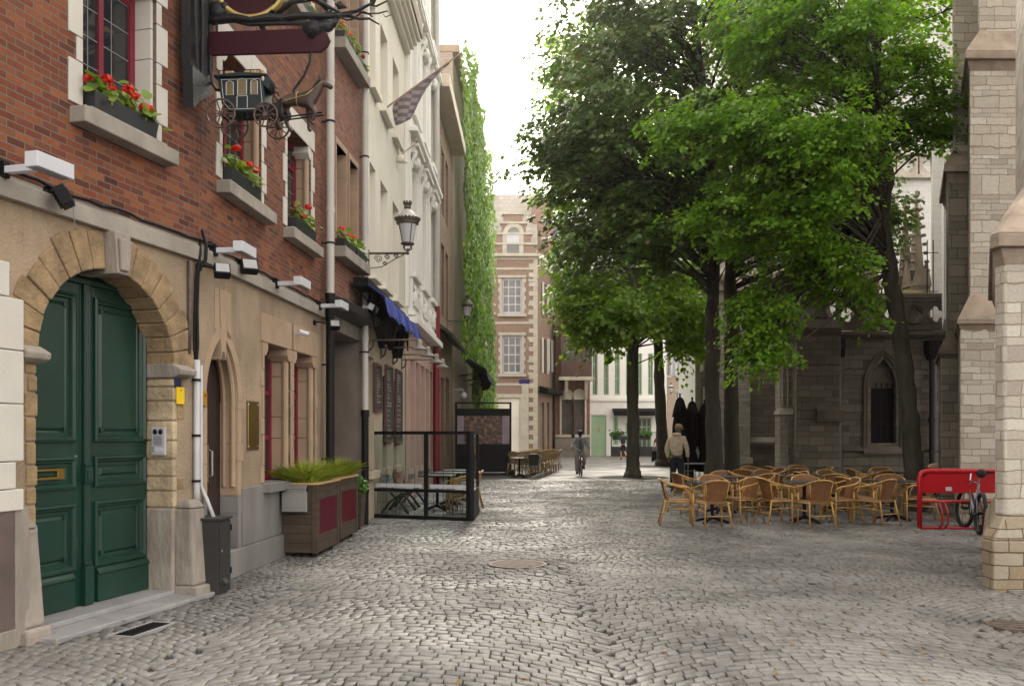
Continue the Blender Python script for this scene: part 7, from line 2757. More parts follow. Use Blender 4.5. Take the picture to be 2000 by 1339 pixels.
def tree(name, label, trunk, blobs, nb, spb, lps, lsize, lmat, shape, seed, spray=0.55, droop=0.35, fork_z=None, extra=(), group='trees on the square', bark=None):
    """trunk: [(x,y,z,r)]; blobs: [(x,y,z,rx,ry,rz,weight)]; nb boughs, spb sprays a bough, lps leaves a spray"""
    r = np.random.default_rng(seed)
    t = thing(name, label, 'tree', trunk[0][:3] if trunk[0][2] == 0 else (trunk[0][0], trunk[0][1], 0), 0, group)
    o = np.array([trunk[0][0], trunk[0][1], 0.0])
    tp = np.array([q[:3] for q in trunk], float)
    tr = np.array([q[3] for q in trunk], float)
    # dense trunk polyline
    ts = np.linspace(0, len(tp) - 1, len(tp) * 5)
    dp = np.stack([np.interp(ts, np.arange(len(tp)), tp[:, k]) for k in range(3)], 1)
    dp[1:-1, :2] += r.normal(0, 0.012, (len(dp) - 2, 2))
    dr_ = np.interp(ts, np.arange(len(tp)), tr) * (1 + r.normal(0, 0.05, len(ts)))
    m = MB()
    m.tube([tuple(p - o) for p in dp], list(dr_), 14)
    w = np.array([b[6] for b in blobs], float)
    w /= w.sum()
    boughs = []
    for i in range(nb):
        b = blobs[r.choice(len(blobs), p=w)]
        v = unit(r.normal(0, 1, 3))
        q = r.uniform(0.35, 1.0) ** 0.6
        boughs.append(np.array(b[:3]) + v * q * np.array(b[3:6]))
    boughs += [np.array(e) for e in extra]
    fz = fork_z if fork_z is not None else tp[0, 2] + 2.5
    cs, axs, nrs = [], [], []
    for B in boughs:
        hd = np.linalg.norm(B[:2] - np.array([np.interp(B[2], dp[:, 2], dp[:, 0]), np.interp(B[2], dp[:, 2], dp[:, 1])]))
        az = np.clip(B[2] - 0.3 * hd - 0.5 * r.random(), fz + 2.2 * r.random() ** 1.5, dp[-1, 2] - 0.1)
        a = np.array([np.interp(az, dp[:, 2], dp[:, 0]), np.interp(az, dp[:, 2], dp[:, 1]), az])
        ra = np.interp(az, dp[:, 2], dr_)
        L = np.linalg.norm(B - a)
        r0 = min(ra * 0.5, 0.01 + 0.011 * L)
        pts = []
        mid = (a + B) / 2 + np.array([0, 0, 0.12 * L]) + r.normal(0, 0.05 * L, 3)
        for q in np.linspace(0, 1, 7):
            pts.append((1 - q) ** 2 * a + 2 * q * (1 - q) * mid + q * q * B)
        m.tube([tuple(p - o) for p in pts], list(np.linspace(r0, 0.009, 7)), 6)
        outd = B - a
        outd[2] *= 0.3
        outd = outd / (np.linalg.norm(outd) + 1e-6)
        for s in range(spb):
            d2 = unit(outd * 0.9 + r.normal(0, 0.65, 3) * np.array([1, 1, 0.35]))
            c0 = B + d2 * r.uniform(0.1, spray * 1.4) + r.normal(0, 0.12, 3)
            m.tube([tuple(pts[5] - o), tuple((pts[5] + c0) / 2 + np.array([0, 0, 0.05]) - o), tuple(c0 - o)], [0.008, 0.006, 0.004], 4)
            side = np.array([-d2[1], d2[0], 0])
            n = lps
            f = r.uniform(-0.9, 1.0, n)
            g = r.normal(0, 0.42, n) * (1 - 0.4 * np.abs(f))
            c = c0 + np.outer(f * spray, d2) + np.outer(g * spray, side)
            c[:, 2] += r.normal(0, 0.07 * spray / 0.55, n) - droop * spray * (np.clip(f, 0, 1) ** 2) - droop * 0.6 * spray * g ** 2
            ax = d2 + np.outer(np.sign(g) * np.clip(np.abs(g) * 1.6, 0, 1.3), side) + r.normal(0, 0.3, (n, 3))
            ax[:, 2] -= 0.35 + 0.4 * np.clip(f, 0, 1)
            nn = r.normal(0, 0.38, (n, 3)) + np.array([0, 0, 1.0]) + d2 * 0.35
            cs.append(c); axs.append(unit(ax)); nrs.append(unit(nn))
    # ragged root flare
    ob('trunk', m, bark or BARK, t, smooth=True)
    c = np.concatenate(cs) - o
    n = len(c)
    V = leafverts(c, np.concatenate(axs), np.concatenate(nrs), lsize * r.uniform(0.65, 1.25, n), shape, 0.22)
    bigmesh('crown', V, V.shape[1], lmat, t)
    return t
def Q(px, py, d, r=None):
    p = P(px, py, d)
    return (p.x, p.y, p.z) if r is None else (p.x, p.y, p.z, r)
def E(px, py, d, rx, ry, dep, w):
    p = P(px, py, d)
    return (p.x, p.y, p.z, rx * d / F, dep, ry * d / F, w)

# linden on the right, close to the chapel
d0 = 18.5
g0 = P(1790, 850, d0)
tree('linden_tree', 'bright green linden leaning by the chapel, its trunk behind the red bicycle rack',
     [(g0.x, d0, 0, 0.27), (g0.x - 0.03, d0, 0.35, 0.2), Q(1783, 900, d0, .185), Q(1775, 800, d0, .18), Q(1765, 700, d0, .175), Q(1750, 600, d0, .165), Q(1733, 500, d0, .15), Q(1722, 430, d0, .13), Q(1738, 350, d0 - .1, .1), Q(1722, 250, d0 - .2, .09), Q(1705, 150, d0 - .3, .075), Q(1715, 60, d0 - .3, .06), Q(1705, -60, d0 - .3, .03)],
     [E(1610, 90, 17.2, 150, 110, 1.6, 3.0), E(1590, 320, 16.8, 135, 95, 1.4, 3.0), E(1470, 255, 16.8, 95, 48, .9, 1.3), E(1540, 430, 17.2, 120, 65, 1.2, 1.9), E(1405, 405, 17.0, 45, 22, .5, .4), E(1350, 260, 16.9, 35, 30, .5, .3),
      E(1750, 190, 18.3, 50, 90, 1.0, .8), E(1750, 20, 18.3, 90, 40, 1.2, .8), E(1620, 520, 17.6, 75, 40, 1.0, .9), E(1500, 590, 17.4, 35, 45, .5, .5), E(1505, 670, 17.2, 25, 30, .35, .35), E(1500, 30, 17.5, 90, 80, 1.4, 1.1), E(1800, 250, 18.2, 45, 40, .6, .3)],
     285, 6, 36, 0.088, LIND, 'linden', 41, spray=0.36, droop=0.5, fork_z=4.9,
     extra=[Q(1840, 200, 18.4), Q(1818, 140, 18.4), Q(1865, 15, 18.2), Q(1500, 640, 17.3), Q(1530, 690, 17.2), Q(1480, 705, 17.1), Q(1720, 610, 18.0), Q(1560, 600, 17.3), Q(1330, 240, 16.8), Q(1345, 275, 16.7), Q(1815, 285, 18.2), Q(1700, 560, 18)])
# dark maple, two stems
d1 = 21.5
g1_ = P(1395, 850, d1)
mbl = [E(1230, 270, 20.5, 160, 100, 2.0, 3), E(1240, 110, 20.8, 125, 120, 2.0, 2.6), E(1350, 130, 21, 140, 140, 2.2, 2.6), E(1330, 330, 20.5, 170, 90, 2.0, 2.6), E(1190, 390, 20.5, 120, 50, 1.4, 1.4), E(1250, 470, 20.3, 150, 50, 1.5, 1.7), E(1390, 470, 20.6, 110, 45, 1.2, 1.0), E(1130, 330, 20.4, 70, 40, 1.0, .7), E(1300, -20, 21, 200, 60, 2, 1.4)]
tree('maple_tree', 'tall dark maple with spreading layered boughs, straight left stem of the pair',
     [(g1_.x, d1, 0, 0.3), (g1_.x, d1, 0.4, 0.215), Q(1394, 860, d1, .195), Q(1392, 700, d1, .175), Q(1392, 560, d1, .16), Q(1395, 420, d1, .15), Q(1385, 300, d1, .13), Q(1370, 150, d1, .1), Q(1350, 0, d1, .07), Q(1340, -90, d1, .03)],
     mbl, 205, 6, 32, 0.122, MAPL, 'maple', 17, spray=0.5, droop=0.35, fork_z=4.2,
     extra=[Q(1110, 290, 20.4), Q(1115, 130, 20.8), Q(1115, 60, 20.8), Q(1070, 300, 20.4), Q(1190, 530, 20.2), Q(1290, 520, 20.2)])
d2 = 22.6
g2_ = P(1429, 850, d2)
tree('maple_tree', 'dark forked maple with a thick side limb, right stem of the pair',
     [(g2_.x, d2, 0, 0.3), (g2_.x, d2, 0.4, 0.2), Q(1429, 850, d2, .185), Q(1428, 700, d2, .18), Q(1432, 620, d2, .19), Q(1424, 540, d2, .15), Q(1432, 430, d2, .13), Q(1440, 300, d2, .1), Q(1450, 100, d2, .07), Q(1450, -60, d2, .03)],
     [E(1450, 330, 22.2, 110, 110, 1.8, 2), E(1440, 150, 22.4, 130, 130, 2, 2), E(1470, 470, 22, 90, 60, 1.2, 1.3), E(1540, 200, 23, 120, 160, 1.5, 2.0), E(1620, 420, 22.5, 110, 100, 1.2, 1.4)],
     105, 6, 32, 0.122, MAPL, 'maple', 18, spray=0.5, droop=0.35, fork_z=4.2, extra=[Q(1520, 500, 21.8), Q(1500, 560, 21.8)])
# plane trees further up the square
d3 = 33.0
tree('plane_tree', 'grey barked plane tree with bright crown standing alone in the square',
     [(P(1236, 850, d3).x, d3, 0, 0.36), (P(1236, 850, d3).x, d3, 0.4, 0.25), Q(1237, 860, d3, .22), Q(1236, 740, d3, .215), Q(1237, 640, d3, .21), Q(1238, 560, d3, .19), Q(1228, 470, d3, .15), Q(1200, 350, d3, .12), Q(1180, 200, d3, .08), Q(1160, 60, d3, .04)],
     [E(1165, 590, 32, 55, 28, 1.5, 1.1), E(1185, 615, 31.5, 55, 34, 1.6, 1.3), E(1250, 600, 32, 120, 60, 2, 1.8), E(1220, 520, 32.5, 110, 60, 2, 1.4), E(1160, 470, 34, 45, 70, 2, 1.0), E(1125, 340, 35, 45, 70, 2, 1.5), E(1140, 200, 35, 60, 90, 2, 1.5), E(1200, 380, 35, 120, 120, 2, 1.6), E(1330, 640, 33, 60, 50, 1.6, 1.1), E(1180, 655, 31.5, 35, 14, 0.8, 0.35), E(1200, 100, 36, 140, 100, 2, 1.2)],
     230, 6, 28, 0.155, BACK, 'maple', 5, spray=0.65, droop=0.35, fork_z=4.0, bark=BARK2)
d4 = 45.0
tree('plane_tree', 'dark trunked plane tree farther off before the pale brick house',
     [(P(1297, 850, d4).x, d4, 0, 0.5), (P(1296, 850, d4).x, d4, 0.5, 0.34), Q(1293, 850, d4, .29), Q(1287, 740, d4, .26), Q(1285, 640, d4, .23), Q(1287, 560, d4, .2), Q(1290, 400, d4, .12), Q(1290, 250, d4, .05)],
     [E(1310, 610, 44, 80, 60, 2, 2), E(1250, 500, 45, 110, 110, 2.5, 2), E(1370, 560, 45, 70, 100, 2.5, 2), E(1330, 400, 46, 140, 130, 3, 2.5)],
     120, 6, 26, 0.21, BACK, 'maple', 6, spray=0.9, droop=0.3, fork_z=5.0)
# stone edging rings round the tree pits
for i, (px, d, rr, lab) in enumerate(((1395, 21.5, 1.15, 'stone edging round the maple stems among the wicker chairs'), (1236, 33, 1.3, 'low edging round the lone plane tree'), (1297, 45, 1.6, 'low edging round the farther plane tree'))):
    p = P(px, 850, d)
    t = thing('tree_pit', lab, 'tree pit', (p.x, d, 0), 0, 'tree pits')
    m = MB()
    m.lathe([(rr, -0.02), (rr, 0.018), (rr - 0.05, 0.024), (rr - 0.1, 0.018), (rr - 0.1, -0.02)], 36)
    ob('edging', m, GUARD, t)
    m = MB()
    m.lathe([(rr - 0.1, 0.0), (rr - 0.1, 0.008), (0.01, 0.03)], 36)
    ob('soil', m, DIRT, t)

# fallen leaves and bits on the paving
r = np.random.default_rng(55)
n = 420
y = 5 + 22 * r.random(n) ** 1.6
x = np.where(r.random(n) < 0.4, wallx(y) + np.abs(r.normal(0.15, 0.25, n)), r.uniform(-1, 1, n) * 0.5 * y)
ok = (x > wallx(y) + 0.06) & (x < 0.53 * y)
c = np.stack([x, y, np.full(n, 0.012)], 1)[ok]
n = len(c)
o = bigmesh('fallen_leaves', leafverts(c, unit(np.stack([r.normal(0, 1, n), r.normal(0, 1, n), r.normal(0, .1, n)], 1)), unit(r.normal(0, .25, (n, 3)) + np.array([0, 0, 1.])), r.uniform(.02, .05, n), 'linden', .3), 8, leafmat('dry_leaf', (.12, .06, .02), (.24, .15, .05), .1, .7, c2=(.3, .27, .2)))
o['kind'] = 'stuff'
# ------------------------------------------------------------------ wicker chairs and tables
def chair(label, frame, weave_, loc, rz, group, name='wicker_chair', slim=False):
    t = thing(name, label, 'chair', loc, rz, group)
    for s in (-1, 1):
        m = MB()
        m.tube([(s * .265, -.25, 0), (s * .268, -.255, .3), (s * .27, -.255, .57)], .0155, 8)
        ob('leg', m, frame, t, smooth=True)
        m = MB()
        m.tube([(s * .24, .31, 0), (s * .215, .245, .25), (s * .195, .21, .44)], .0155, 8)
        ob('leg', m, frame, t, smooth=True)
    m = MB()
    path = [(-.27, -.255, .57), (-.275, -.235, .625), (-.28, -.17, .655), (-.285, -.02, .675), (-.27, .12, .705), (-.215, .24, .755), (-.12, .295, .79), (0, .31, .80)]
    path += [(-x, y, z) for x, y, z in path[:-1][::-1]]
    m.tube(path, .0165, 8)
    ob('arm_rail', m, frame, t, smooth=True)
    m = MB()
    nx, nz = 8, 5
    vs, fs = [], []
    for lay in (0, 1):
        for j in range(nz + 1):
            f = j / nz
            for i in range(nx + 1):
                u = -1 + 2 * i / nx
                hw = .165 + .045 * f
                y = .205 + .095 * f - .045 * u * u - lay * .016
                z = .43 + (.37 - .035 * u * u) * f
                vs.append((u * hw, y, z))
    n1_ = (nx + 1) * (nz + 1)
    for lay in (0, 1):
        for j in range(nz):
            for i in range(nx):
                a = lay * n1_ + j * (nx + 1) + i
                q = (a, a + 1, a + nx + 2, a + nx + 1)
                fs.append(q if lay == 0 else q[::-1])
    rim = [i for i in range(nx + 1)] + [j * (nx + 1) + nx for j in range(1, nz + 1)] + [nz * (nx + 1) + i for i in range(nx - 1, -1, -1)] + [j * (nx + 1) for j in range(nz - 1, 0, -1)]
    for a, b in zip(rim, rim[1:] + rim[:1]):
        fs.append((a, n1_ + a, n1_ + b, b))
    m.add(vs, fs)
    ob('backrest', m, weave_, t, smooth='auto')
    m = MB()
    for s in (-1, 1):
        m.tube([(s * .165, .17, .43), (s * .185, .215, .6), (s * .205, .245, .755)], .011, 6)
        m.tube([(s * .24, -.2, .43), (s * .262, -.2, .55), (s * .278, -.15, .655)], .011, 6)
    m.tube([(-.22, .255, .2), (.22, .255, .2)], .010, 6)
    m.tube([(-.265, -.25, .3), (-.24, .23, .28)], .010, 6)
    m.tube([(.265, -.25, .3), (.24, .23, .28)], .010, 6)
    m.tube([(-.245, -.23, .415), (.245, -.23, .415), (.245, .2, .415), (-.245, .2, .415)], .015, 6, closed=True)
    ob('side_stays', m, frame, t, smooth=True)
    m = MB()
    m.prism([(-.24, -.2), (-.2, -.235), (.2, -.235), (.24, -.2), (.235, .16), (.19, .215), (-.19, .215), (-.235, .16)], 'z', .415, .445)
    ob('seat', m, weave_, t, bev=.01)
    return t
A_ = {0: 'facing the viewer', 180: 'back to the viewer', 90: 'facing right', -90: 'facing left'}
TB = [(1391, 15.95, 'the leftmost front table', [(1391, 15.2, 180, 8), (1322, 15.6, 90, -6), (1449, 16.0, -90, 25), (1395, 16.75, 0, 5)]),
      (1408, 18.0, 'the table behind the leftmost front one', [(1343, 18.0, 90, 20), (1480, 17.5, -90, 12), (1412, 18.8, 0, -10)]),
      (1571, 16.0, 'the middle front table', [(1590, 15.25, 180, 10), (1517, 15.75, 90, 14), (1643, 15.85, -90, 10), (1578, 16.8, 0, 0)]),
      (1742, 16.4, 'the front table before the linden trunk', [(1712, 15.6, 180, 32), (1668, 16.3, 90, 20), (1796, 16.2, -90, -15), (1738, 17.2, 0, -20)]),
      (1500, 18.7, 'the second row table before the pale pilaster', [(1452, 18.9, 90, -15), (1548, 18.6, -90, 15), (1500, 19.5, 0, 10), (1492, 17.95, 180, 12)]),
      (1628, 18.5, 'the second row table before the dark buttress', [(1582, 18.5, 90, 10), (1674, 18.6, -90, -12), (1632, 17.75, 180, -20), (1625, 19.3, 0, 18)]),
      (1722, 20.2, 'the table under the chapel window', [(1682, 20.3, 90, 8), (1761, 20.0, -90, 10), (1722, 21.0, 0, -14), (1716, 19.4, 180, 16)]),
      (1560, 21.6, 'the farthest table by the dark buttress', [(1521, 21.7, 90, 20), (1600, 21.5, -90, -8), (1563, 22.4, 0, 4), (1556, 20.8, 180, -12)]),
      (1470, 21.0, 'the far table right of the maple stems', [(1506, 20.9, -90, 15), (1472, 21.8, 0, 12), (1455, 20.2, 180, -25)]),
      (1838, 22.6, 'the far table behind the red rack', [(1800, 22.6, 90, 5), (1842, 21.8, 180, 10), (1838, 23.4, 0, 0)])]
random.seed(8)
proto = None
tproto = None
for px, d, where, chs in TB:
    x = (px - 1000) / F * d
    lab = 'square black cafe table, ' + where
    if tproto is None:
        tproto = ctable((x, d, 0), lab, DTOP, None, 'tables on the square')
        tproto.rotation_euler[2] = 0.1
    else:
        dup(tproto, (x, d, 0), random.uniform(-.3, .3), lab)
    for cpx, cd, a, j in chs:
        cx_ = (cpx - 1000) / F * cd
        lab = 'wicker chair %s at %s' % (A_[a], where)
        if proto is None:
            proto = chair(lab, RATTAN, WICKER, (cx_, cd, 0), R(a + j), 'wicker chairs on the square')
        else:
            dup(proto, (cx_, cd, 0), R(a + j), lab)
# golden chairs behind the wind screen
dup(proto, (-1.02, 17.75, 0), R(-80), 'wicker chair behind the glass screen, the one nearest its corner post', 'wicker chairs behind the glass screen')
dup(proto, (-0.98, 18.45, 0), R(-86), 'wicker chair behind the glass screen, second from the corner post', 'wicker chairs behind the glass screen')
dup(proto, (-0.93, 19.2, 0), R(-84), 'wicker chair behind the glass screen, farthest from the corner post', 'wicker chairs behind the glass screen')
# rows of cream chairs past the poster screen
cproto = None
for row, x0 in enumerate((0.42, 1.0)):
    for k in range(6):
        dd = 33.6 + k * 1.15 + (0.5 if row else 0)
        lab = 'cream backed cafe chair in the %s row past the poster screen, %s' % (('left', 'right')[row], ('nearest', 'second', 'third', 'fourth', 'fifth', 'farthest')[k])
        loc = (x0 + (0.13 + 0.03 * row) * k, dd, 0)
        if cproto is None:
            cproto = chair(lab, RATTAN, WICKC, loc, R(184), 'cream cafe chairs in rows', 'cafe_chair')
            cproto.scale = (1.08, 1.08, 1.18)
        else:
            c = dup(cproto, loc, R(180 + random.uniform(-6, 6)), lab)
bproto = chair('black woven chair, front one past the poster screen', STEEL, WICKD, (0.78, 32.9, 0), R(182), 'black woven chairs', 'cafe_chair')
bproto.scale = (1.05, 1.05, 1.1)
dup(bproto, (2.02, 42.5, 0), R(-100), 'single black woven chair off to the right of the cream chair rows')
dup(bproto, (0.1, 35.0, 0), R(170), 'black woven chair beside the end of the poster screen')
dup(cproto, (0.2, 34.2, 0), R(150), 'cream backed chair at the round table past the poster screen')
ctable((0.28, 33.2, 0), 'small round white table past the poster screen', LIGHTM, 0.34, 'tables past the poster screen')

# ------------------------------------------------------------------ red rack and bicycles
rk = thing('bicycle_rack', 'red metal bicycle rack with a solid upper panel and curved wheel holders', 'bicycle rack', (P(1796, 850, 14.85).x, 14.85, 0), R(-2))
Lr = 1.75
m = MB()
path = [(0, 0, 0.03), (0, 0, 0.86), (0.03, 0, 0.93), (0.10, 0, 0.96), (Lr - 0.1, 0, 0.96), (Lr - 0.03, 0, 0.93), (Lr, 0, 0.86), (Lr, 0, 0.03)]
m.tube(path, 0.042, 12)
m.tube([(0, 0, 0.03), (0.03, 0, 0.018), (Lr - 0.03, 0, 0.018), (Lr, 0, 0.03)], 0.02, 8)
m.tube([(0, 0, 0.46), (Lr, 0, 0.46)], 0.024, 8)
ob('frame', m, REDM, rk, smooth=True)
m = MB()
m.box(0.03, Lr - 0.03, -0.012, 0.012, 0.6, 0.93)
ob('panel', m, REDM, rk, bev=0.004)
m = MB()
m.box(0.42, 0.52, -0.0145, -0.0125, 0.635, 0.70)
ob('sticker', m, LIGHTM, rk)
m = MB()
m.prism([(0.05, 0.93), (0.13, 0.93), (0.05, 0.85)], 'y', -0.015, -0.0125)
ob('corner_patch', m, BLACK, rk)
for x in (0.28, 0.84, 1.42):
    m = MB()
    for dx in (0, 0.09):
        m.tube([(x + dx, 0, 0.46), (x + dx + .015, -0.08, 0.42), (x + dx + .03, -0.14, 0.3), (x + dx + .04, -0.12, 0.1), (x + dx + .04, 0, 0.02)], 0.014, 8)
    ob('wheel_holder', m, REDM, rk, smooth=True)

def bicycle(name, label, loc, rz, fm, tyre, wr, mtb, lean=0.0, steer=0.0):
    """local x is forward, rear axle over the origin"""
    t = thing(name, label, 'bicycle', loc, rz)
    t.rotation_euler = (lean, 0, rz)
    wb_ = 1.06
    tr_ = 0.033 if mtb else 0.02
    def whl(x, rot, lab):
        X = Matrix.Translation((x, 0, wr)) @ Matrix.Rotation(rot, 4, 'Z')
        m = MB(); m.xf = X
        m.tube([((wr - tr_) * math.cos(a), 0, (wr - tr_) * math.sin(a)) for a in np.linspace(0, 2 * math.pi, 36, endpoint=False)], tr_, 8, closed=True)
        w = ob('wheel', m, tyre, t, smooth=True)
        m = MB(); m.xf = X
        m.tube([((wr - tr_ * 2) * math.cos(a), 0, (wr - tr_ * 2) * math.sin(a)) for a in np.linspace(0, 2 * math.pi, 36, endpoint=False)], 0.01, 6, closed=True)
        m.cyl((0, -0.045, 0), (0, 0.045, 0), 0.022, n=10)
        for k in range(18):
            a = k * math.pi / 9
            m.tube([(0, 0.02 * (-1) ** k, 0), ((wr - tr_ * 2) * math.cos(a), 0, (wr - tr_ * 2) * math.sin(a))], 0.0022, 4)
        ob('rim', m, BLACK if mtb else STEEL, w, smooth='auto')
    whl(0, 0, 'rear')
    whl(wb_, steer, 'front')
    bb, st, hd, hb_ = (0.42, 0, 0.28), (0.26, 0, 0.78 if mtb else 0.72), (0.86, 0, 0.80), (0.90, 0, 0.66)
    m = MB()
    for a, b, r_ in ((bb, st, .017), (st, hd, .018) if mtb else (bb, hd, .021), (bb, hb_, .022), (hd, hb_, .02)):
        m.tube([a, b], r_, 8)
    for s in (-1, 1):
        m.tube([(0, s * .05, wr), (bb[0], s * .03, bb[2])], .011, 6)
        m.tube([(0, s * .05, wr), (st[0] + .02, s * .02, st[2] - .1)], .010, 6)
    ob('frame', m, fm, t, smooth=True)
    m = MB()
    for s in (-1, 1):
        m.tube([(0.90, s * .05, 0.64), (wb_ - .06, s * .055, 0.5), (wb_, s * .055, wr)], .014 if mtb else .011, 6)
    m.tube([(0.90, -.06, .645), (0.90, .06, .645)], .018, 6)
    m.tube([(0.90, 0, .64), (0.84, 0, .93)], .014, 6)
    ob('fork', m, CHROME if mtb else fm, t, smooth=True)
    m = MB()
    zb = 0.97 if mtb else 1.04
    wd = 0.32
    if mtb:
        m.tube([(.82, -wd, zb + .01), (.86, -.12, zb - .01), (.87, 0, zb - .02), (.86, .12, zb - .01), (.82, wd, zb + .01)], .012, 8)
    else:
        m.tube([(.64, -wd, zb - .03), (.78, -.27, zb), (.86, -.08, zb - .04), (.85, 0, zb - .08), (.86, .08, zb - .04), (.78, .27, zb), (.64, wd, zb - .03)], .011, 8)
    hbq = ob('handlebar', m, BLACK if mtb else CHROME, t, smooth=True)
    m = MB()
    for s in (-1, 1):
        if mtb:
            m.tube([(.82, s * wd, zb + .01), (.84, s * .2, zb)], .019, 8)
            m.tube([(.88, s * .2, zb - .02), (.92, s * .27, zb - .04)], .007, 6)
            m.ell((.86, s * .16, zb), (.03, .03, .02))
        else:
            m.tube([(.64, s * wd, zb - .03), (.72, s * .295, zb - .012)], .018, 8)
    ob('grips', m, RUBBER, hbq, smooth=True)
    m = MB()
    m.tube([st, (st[0] - .03, 0, .93 if mtb else .88)], .013, 8)
    ob('seat_post', m, STEEL, t)
    m = MB()
    sz = .95 if mtb else .91
    m.tube([(st[0] - .17, 0, sz), (st[0] - .1, 0, sz + .005), (st[0], 0, sz), (st[0] + .13, 0, sz - .005)], [.05, .075, .045, .022], 10)
    ob('saddle', m, RUBBER, t, smooth=True)
    m = MB()
    m.cyl((bb[0], -.06, bb[2]), (bb[0], .06, bb[2]), .02, n=10)
    m.lathe([(.09, -.004), (.09, .004)], 20)
    for i in range(len(m.v) - 40, len(m.v)):
        v = m.v[i]
        m.v[i] = (bb[0] + v[0], -.045 + v[2], bb[2] + v[1])
    for s, dz in ((-1, -.17), (1, .17)):
        m.tube([(bb[0], s * .065, bb[2]), (bb[0] + .03, s * .075, bb[2] + dz)], .01, 6)
        m.box(bb[0] - .02, bb[0] + .08, s * .08, s * .17, bb[2] + dz - .012, bb[2] + dz + .012)
    ob('crank', m, BLACK, t, smooth='auto')
    m = MB()
    m.tube([(bb[0], -.045, bb[2] + .085), (0, -.045, wr + .04)], .006, 5)
    m.tube([(bb[0], -.045, bb[2] - .085), (0, -.045, wr - .04)], .006, 5)
    ob('chain', m, BLACK, t)
    if not mtb:
        m = MB()
        for cx0 in (0, wb_):
            m.tube([(cx0 + (wr + .025) * math.cos(a), 0, wr + (wr + .025) * math.sin(a)) for a in np.linspace(.3, 2.9, 14)], .024, 6, flat=.4)
        ob('mudguards', m, CHROME, t, smooth=True)
        m = MB()
        m.ell((.98, 0, .86), (.05, .045, .05))
        m.tube([(.9, 0, .82), (.97, 0, .85)], .01)
        ob('headlamp', m, CHROME, t, smooth=True)
    else:
        m = MB()
        for k in range(6):
            a = k * math.pi / 3
            m.box(-.006 + .12 * math.cos(a), .006 + .12 * math.cos(a), -.025, -.02, wr + .12 * math.sin(a) - .03, wr + .12 * math.sin(a) + .03)
        m.ell((.12, -.03, wr + .1), (.03, .006, .05))
        m.ell((-.1, -.03, wr - .12), (.03, .006, .05))
        ob('orange_reflectors', m, M('orange_reflector', (.55, .09, .01), .3), t)
    return t
r0_ = G(1912, 1036)
r1_ = G(1884, 1022)
bicycle('mountain_bicycle', 'silver and black mountain bicycle parked in the red rack', (912 / F * 14.0, 14.0, 0), R(75), M('grey_bike_frame', (.2, .2, .23), .35, metal=.5), RUBBER, 0.335, True, R(4), R(12))
bl = thing('steel_post', 'short steel post beside the linden trunk', 'bollard', (P(1767, 850, 17.4).x, 17.4, 0))
m = MB()
m.cyl((0, 0, 0), (0, 0, 0.5), 0.04, n=14)
m.cyl((0, 0, 0.5), (0, 0, 0.52), 0.045, n=14)
ob('post', m, STEEL, bl, smooth='auto')
m = MB()
m.lathe([(.09, 0), (.09, .012), (.05, .02)], 16)
ob('foot_plate', m, STEEL, bl)

# ------------------------------------------------------------------ folded parasols and stacked furniture
def parasol(px, d, label, zt, seed, pinch):
    r = random.Random(seed)
    p = P(px, 850, d)
    t = thing('folded_parasol', label, 'parasol', (p.x, d, 0), 0, 'folded black parasols')
    m = MB()
    m.cyl((0, 0, 0.05), (0, 0, zt + 0.12), 0.025, n=10)
    m.ell((0, 0, zt + .12), .035)
    ob('pole', m, BLACK, t, smooth='auto')
    m = MB()
    m.box(-.35, .35, -.35, .35, 0, .05)
    ob('base', m, CHAR, t)
    m = MB()
    def skirt(prof):
        n = 32
        vs, fs = [], []
        for i, (rr, z) in enumerate(prof):
            for j in range(n):
                a = 2 * math.pi * j / n
                k = rr * (1 + 0.2 * math.cos(8 * a + i * 0.15) + 0.06 * math.cos(3 * a + seed))
                vs.append((k * math.cos(a), k * math.sin(a), z))
        for i in range(len(prof) - 1):
            for j in range(n):
                fs.append((i * n + j, i * n + (j + 1) % n, (i + 1) * n + (j + 1) % n, (i + 1) * n + j))
        m.add(vs, fs)
    skirt([(.04, zt + .03), (.1, zt - .05), (.16, zt - .3), (.21, zt - .55), (.2, zt - .56)])
    skirt([(.06, zt - .1), (.15, zt - .5), (.2, zt - .85), (.2, zt - 1.1), (pinch, zt - 1.45), (.17, zt - 1.75), (.22, zt - 2.0), (.19, zt - 2.02)])
    ob('canopy', m, CANVASB, t, smooth=True)
parasol(1328, 26.8, 'folded black parasol left of the other two, behind the man in the cardigan', 2.66, 1, .17)
parasol(1352, 26.9, 'folded black parasol in the middle, pinched by a strap', 2.55, 2, .09)
parasol(1376, 27.0, 'folded black parasol half behind the maple stem', 2.48, 3, .12)
sp = None
for k in range(5):
    loc = (P(1362, 850, 28).x, 28.0 + 0.02 * k, 0.10 * k)
    lab = 'grey metal chair in the stack behind the maple stem, %s' % ('lowest', 'second from below', 'middle one', 'second from top', 'topmost')[k]
    if sp is None:
        sp = thing('metal_chair', lab, 'chair', loc, R(200), 'stacked metal chairs')
        m = MB()
        for s in (-1, 1):
            m.tube([(s * .22, -.22, 0), (s * .22, -.2, .44), (s * .22, .18, .44), (s * .22, .26, .82)], .012, 6)
            m.tube([(s * .22, .26, 0), (s * .22, .18, .44)], .012, 6)
        ob('frame', m, CHROME, sp, smooth=True)
        m = MB()
        m.box(-.21, .21, -.2, .18, .44, .455)
        ob('seat', m, BLACK, sp, bev=.006)
        m = MB()
        for q in range(4):
            m.box(-.21, .21, .2 + q * .014, .215 + q * .014, .56 + q * .07, .60 + q * .07)
        ob('backrest', m, LIGHTM, sp, bev=.004)
    else:
        dup(sp, loc, R(200 + random.uniform(-4, 4)), lab)
gt = thing('side_table', 'grey framed table before the folded parasols', 'table', (P(1366, 850, 26).x, 26.0, 0), 0)
m = MB()
m.box(-.42, .42, -.3, .3, .72, .75)
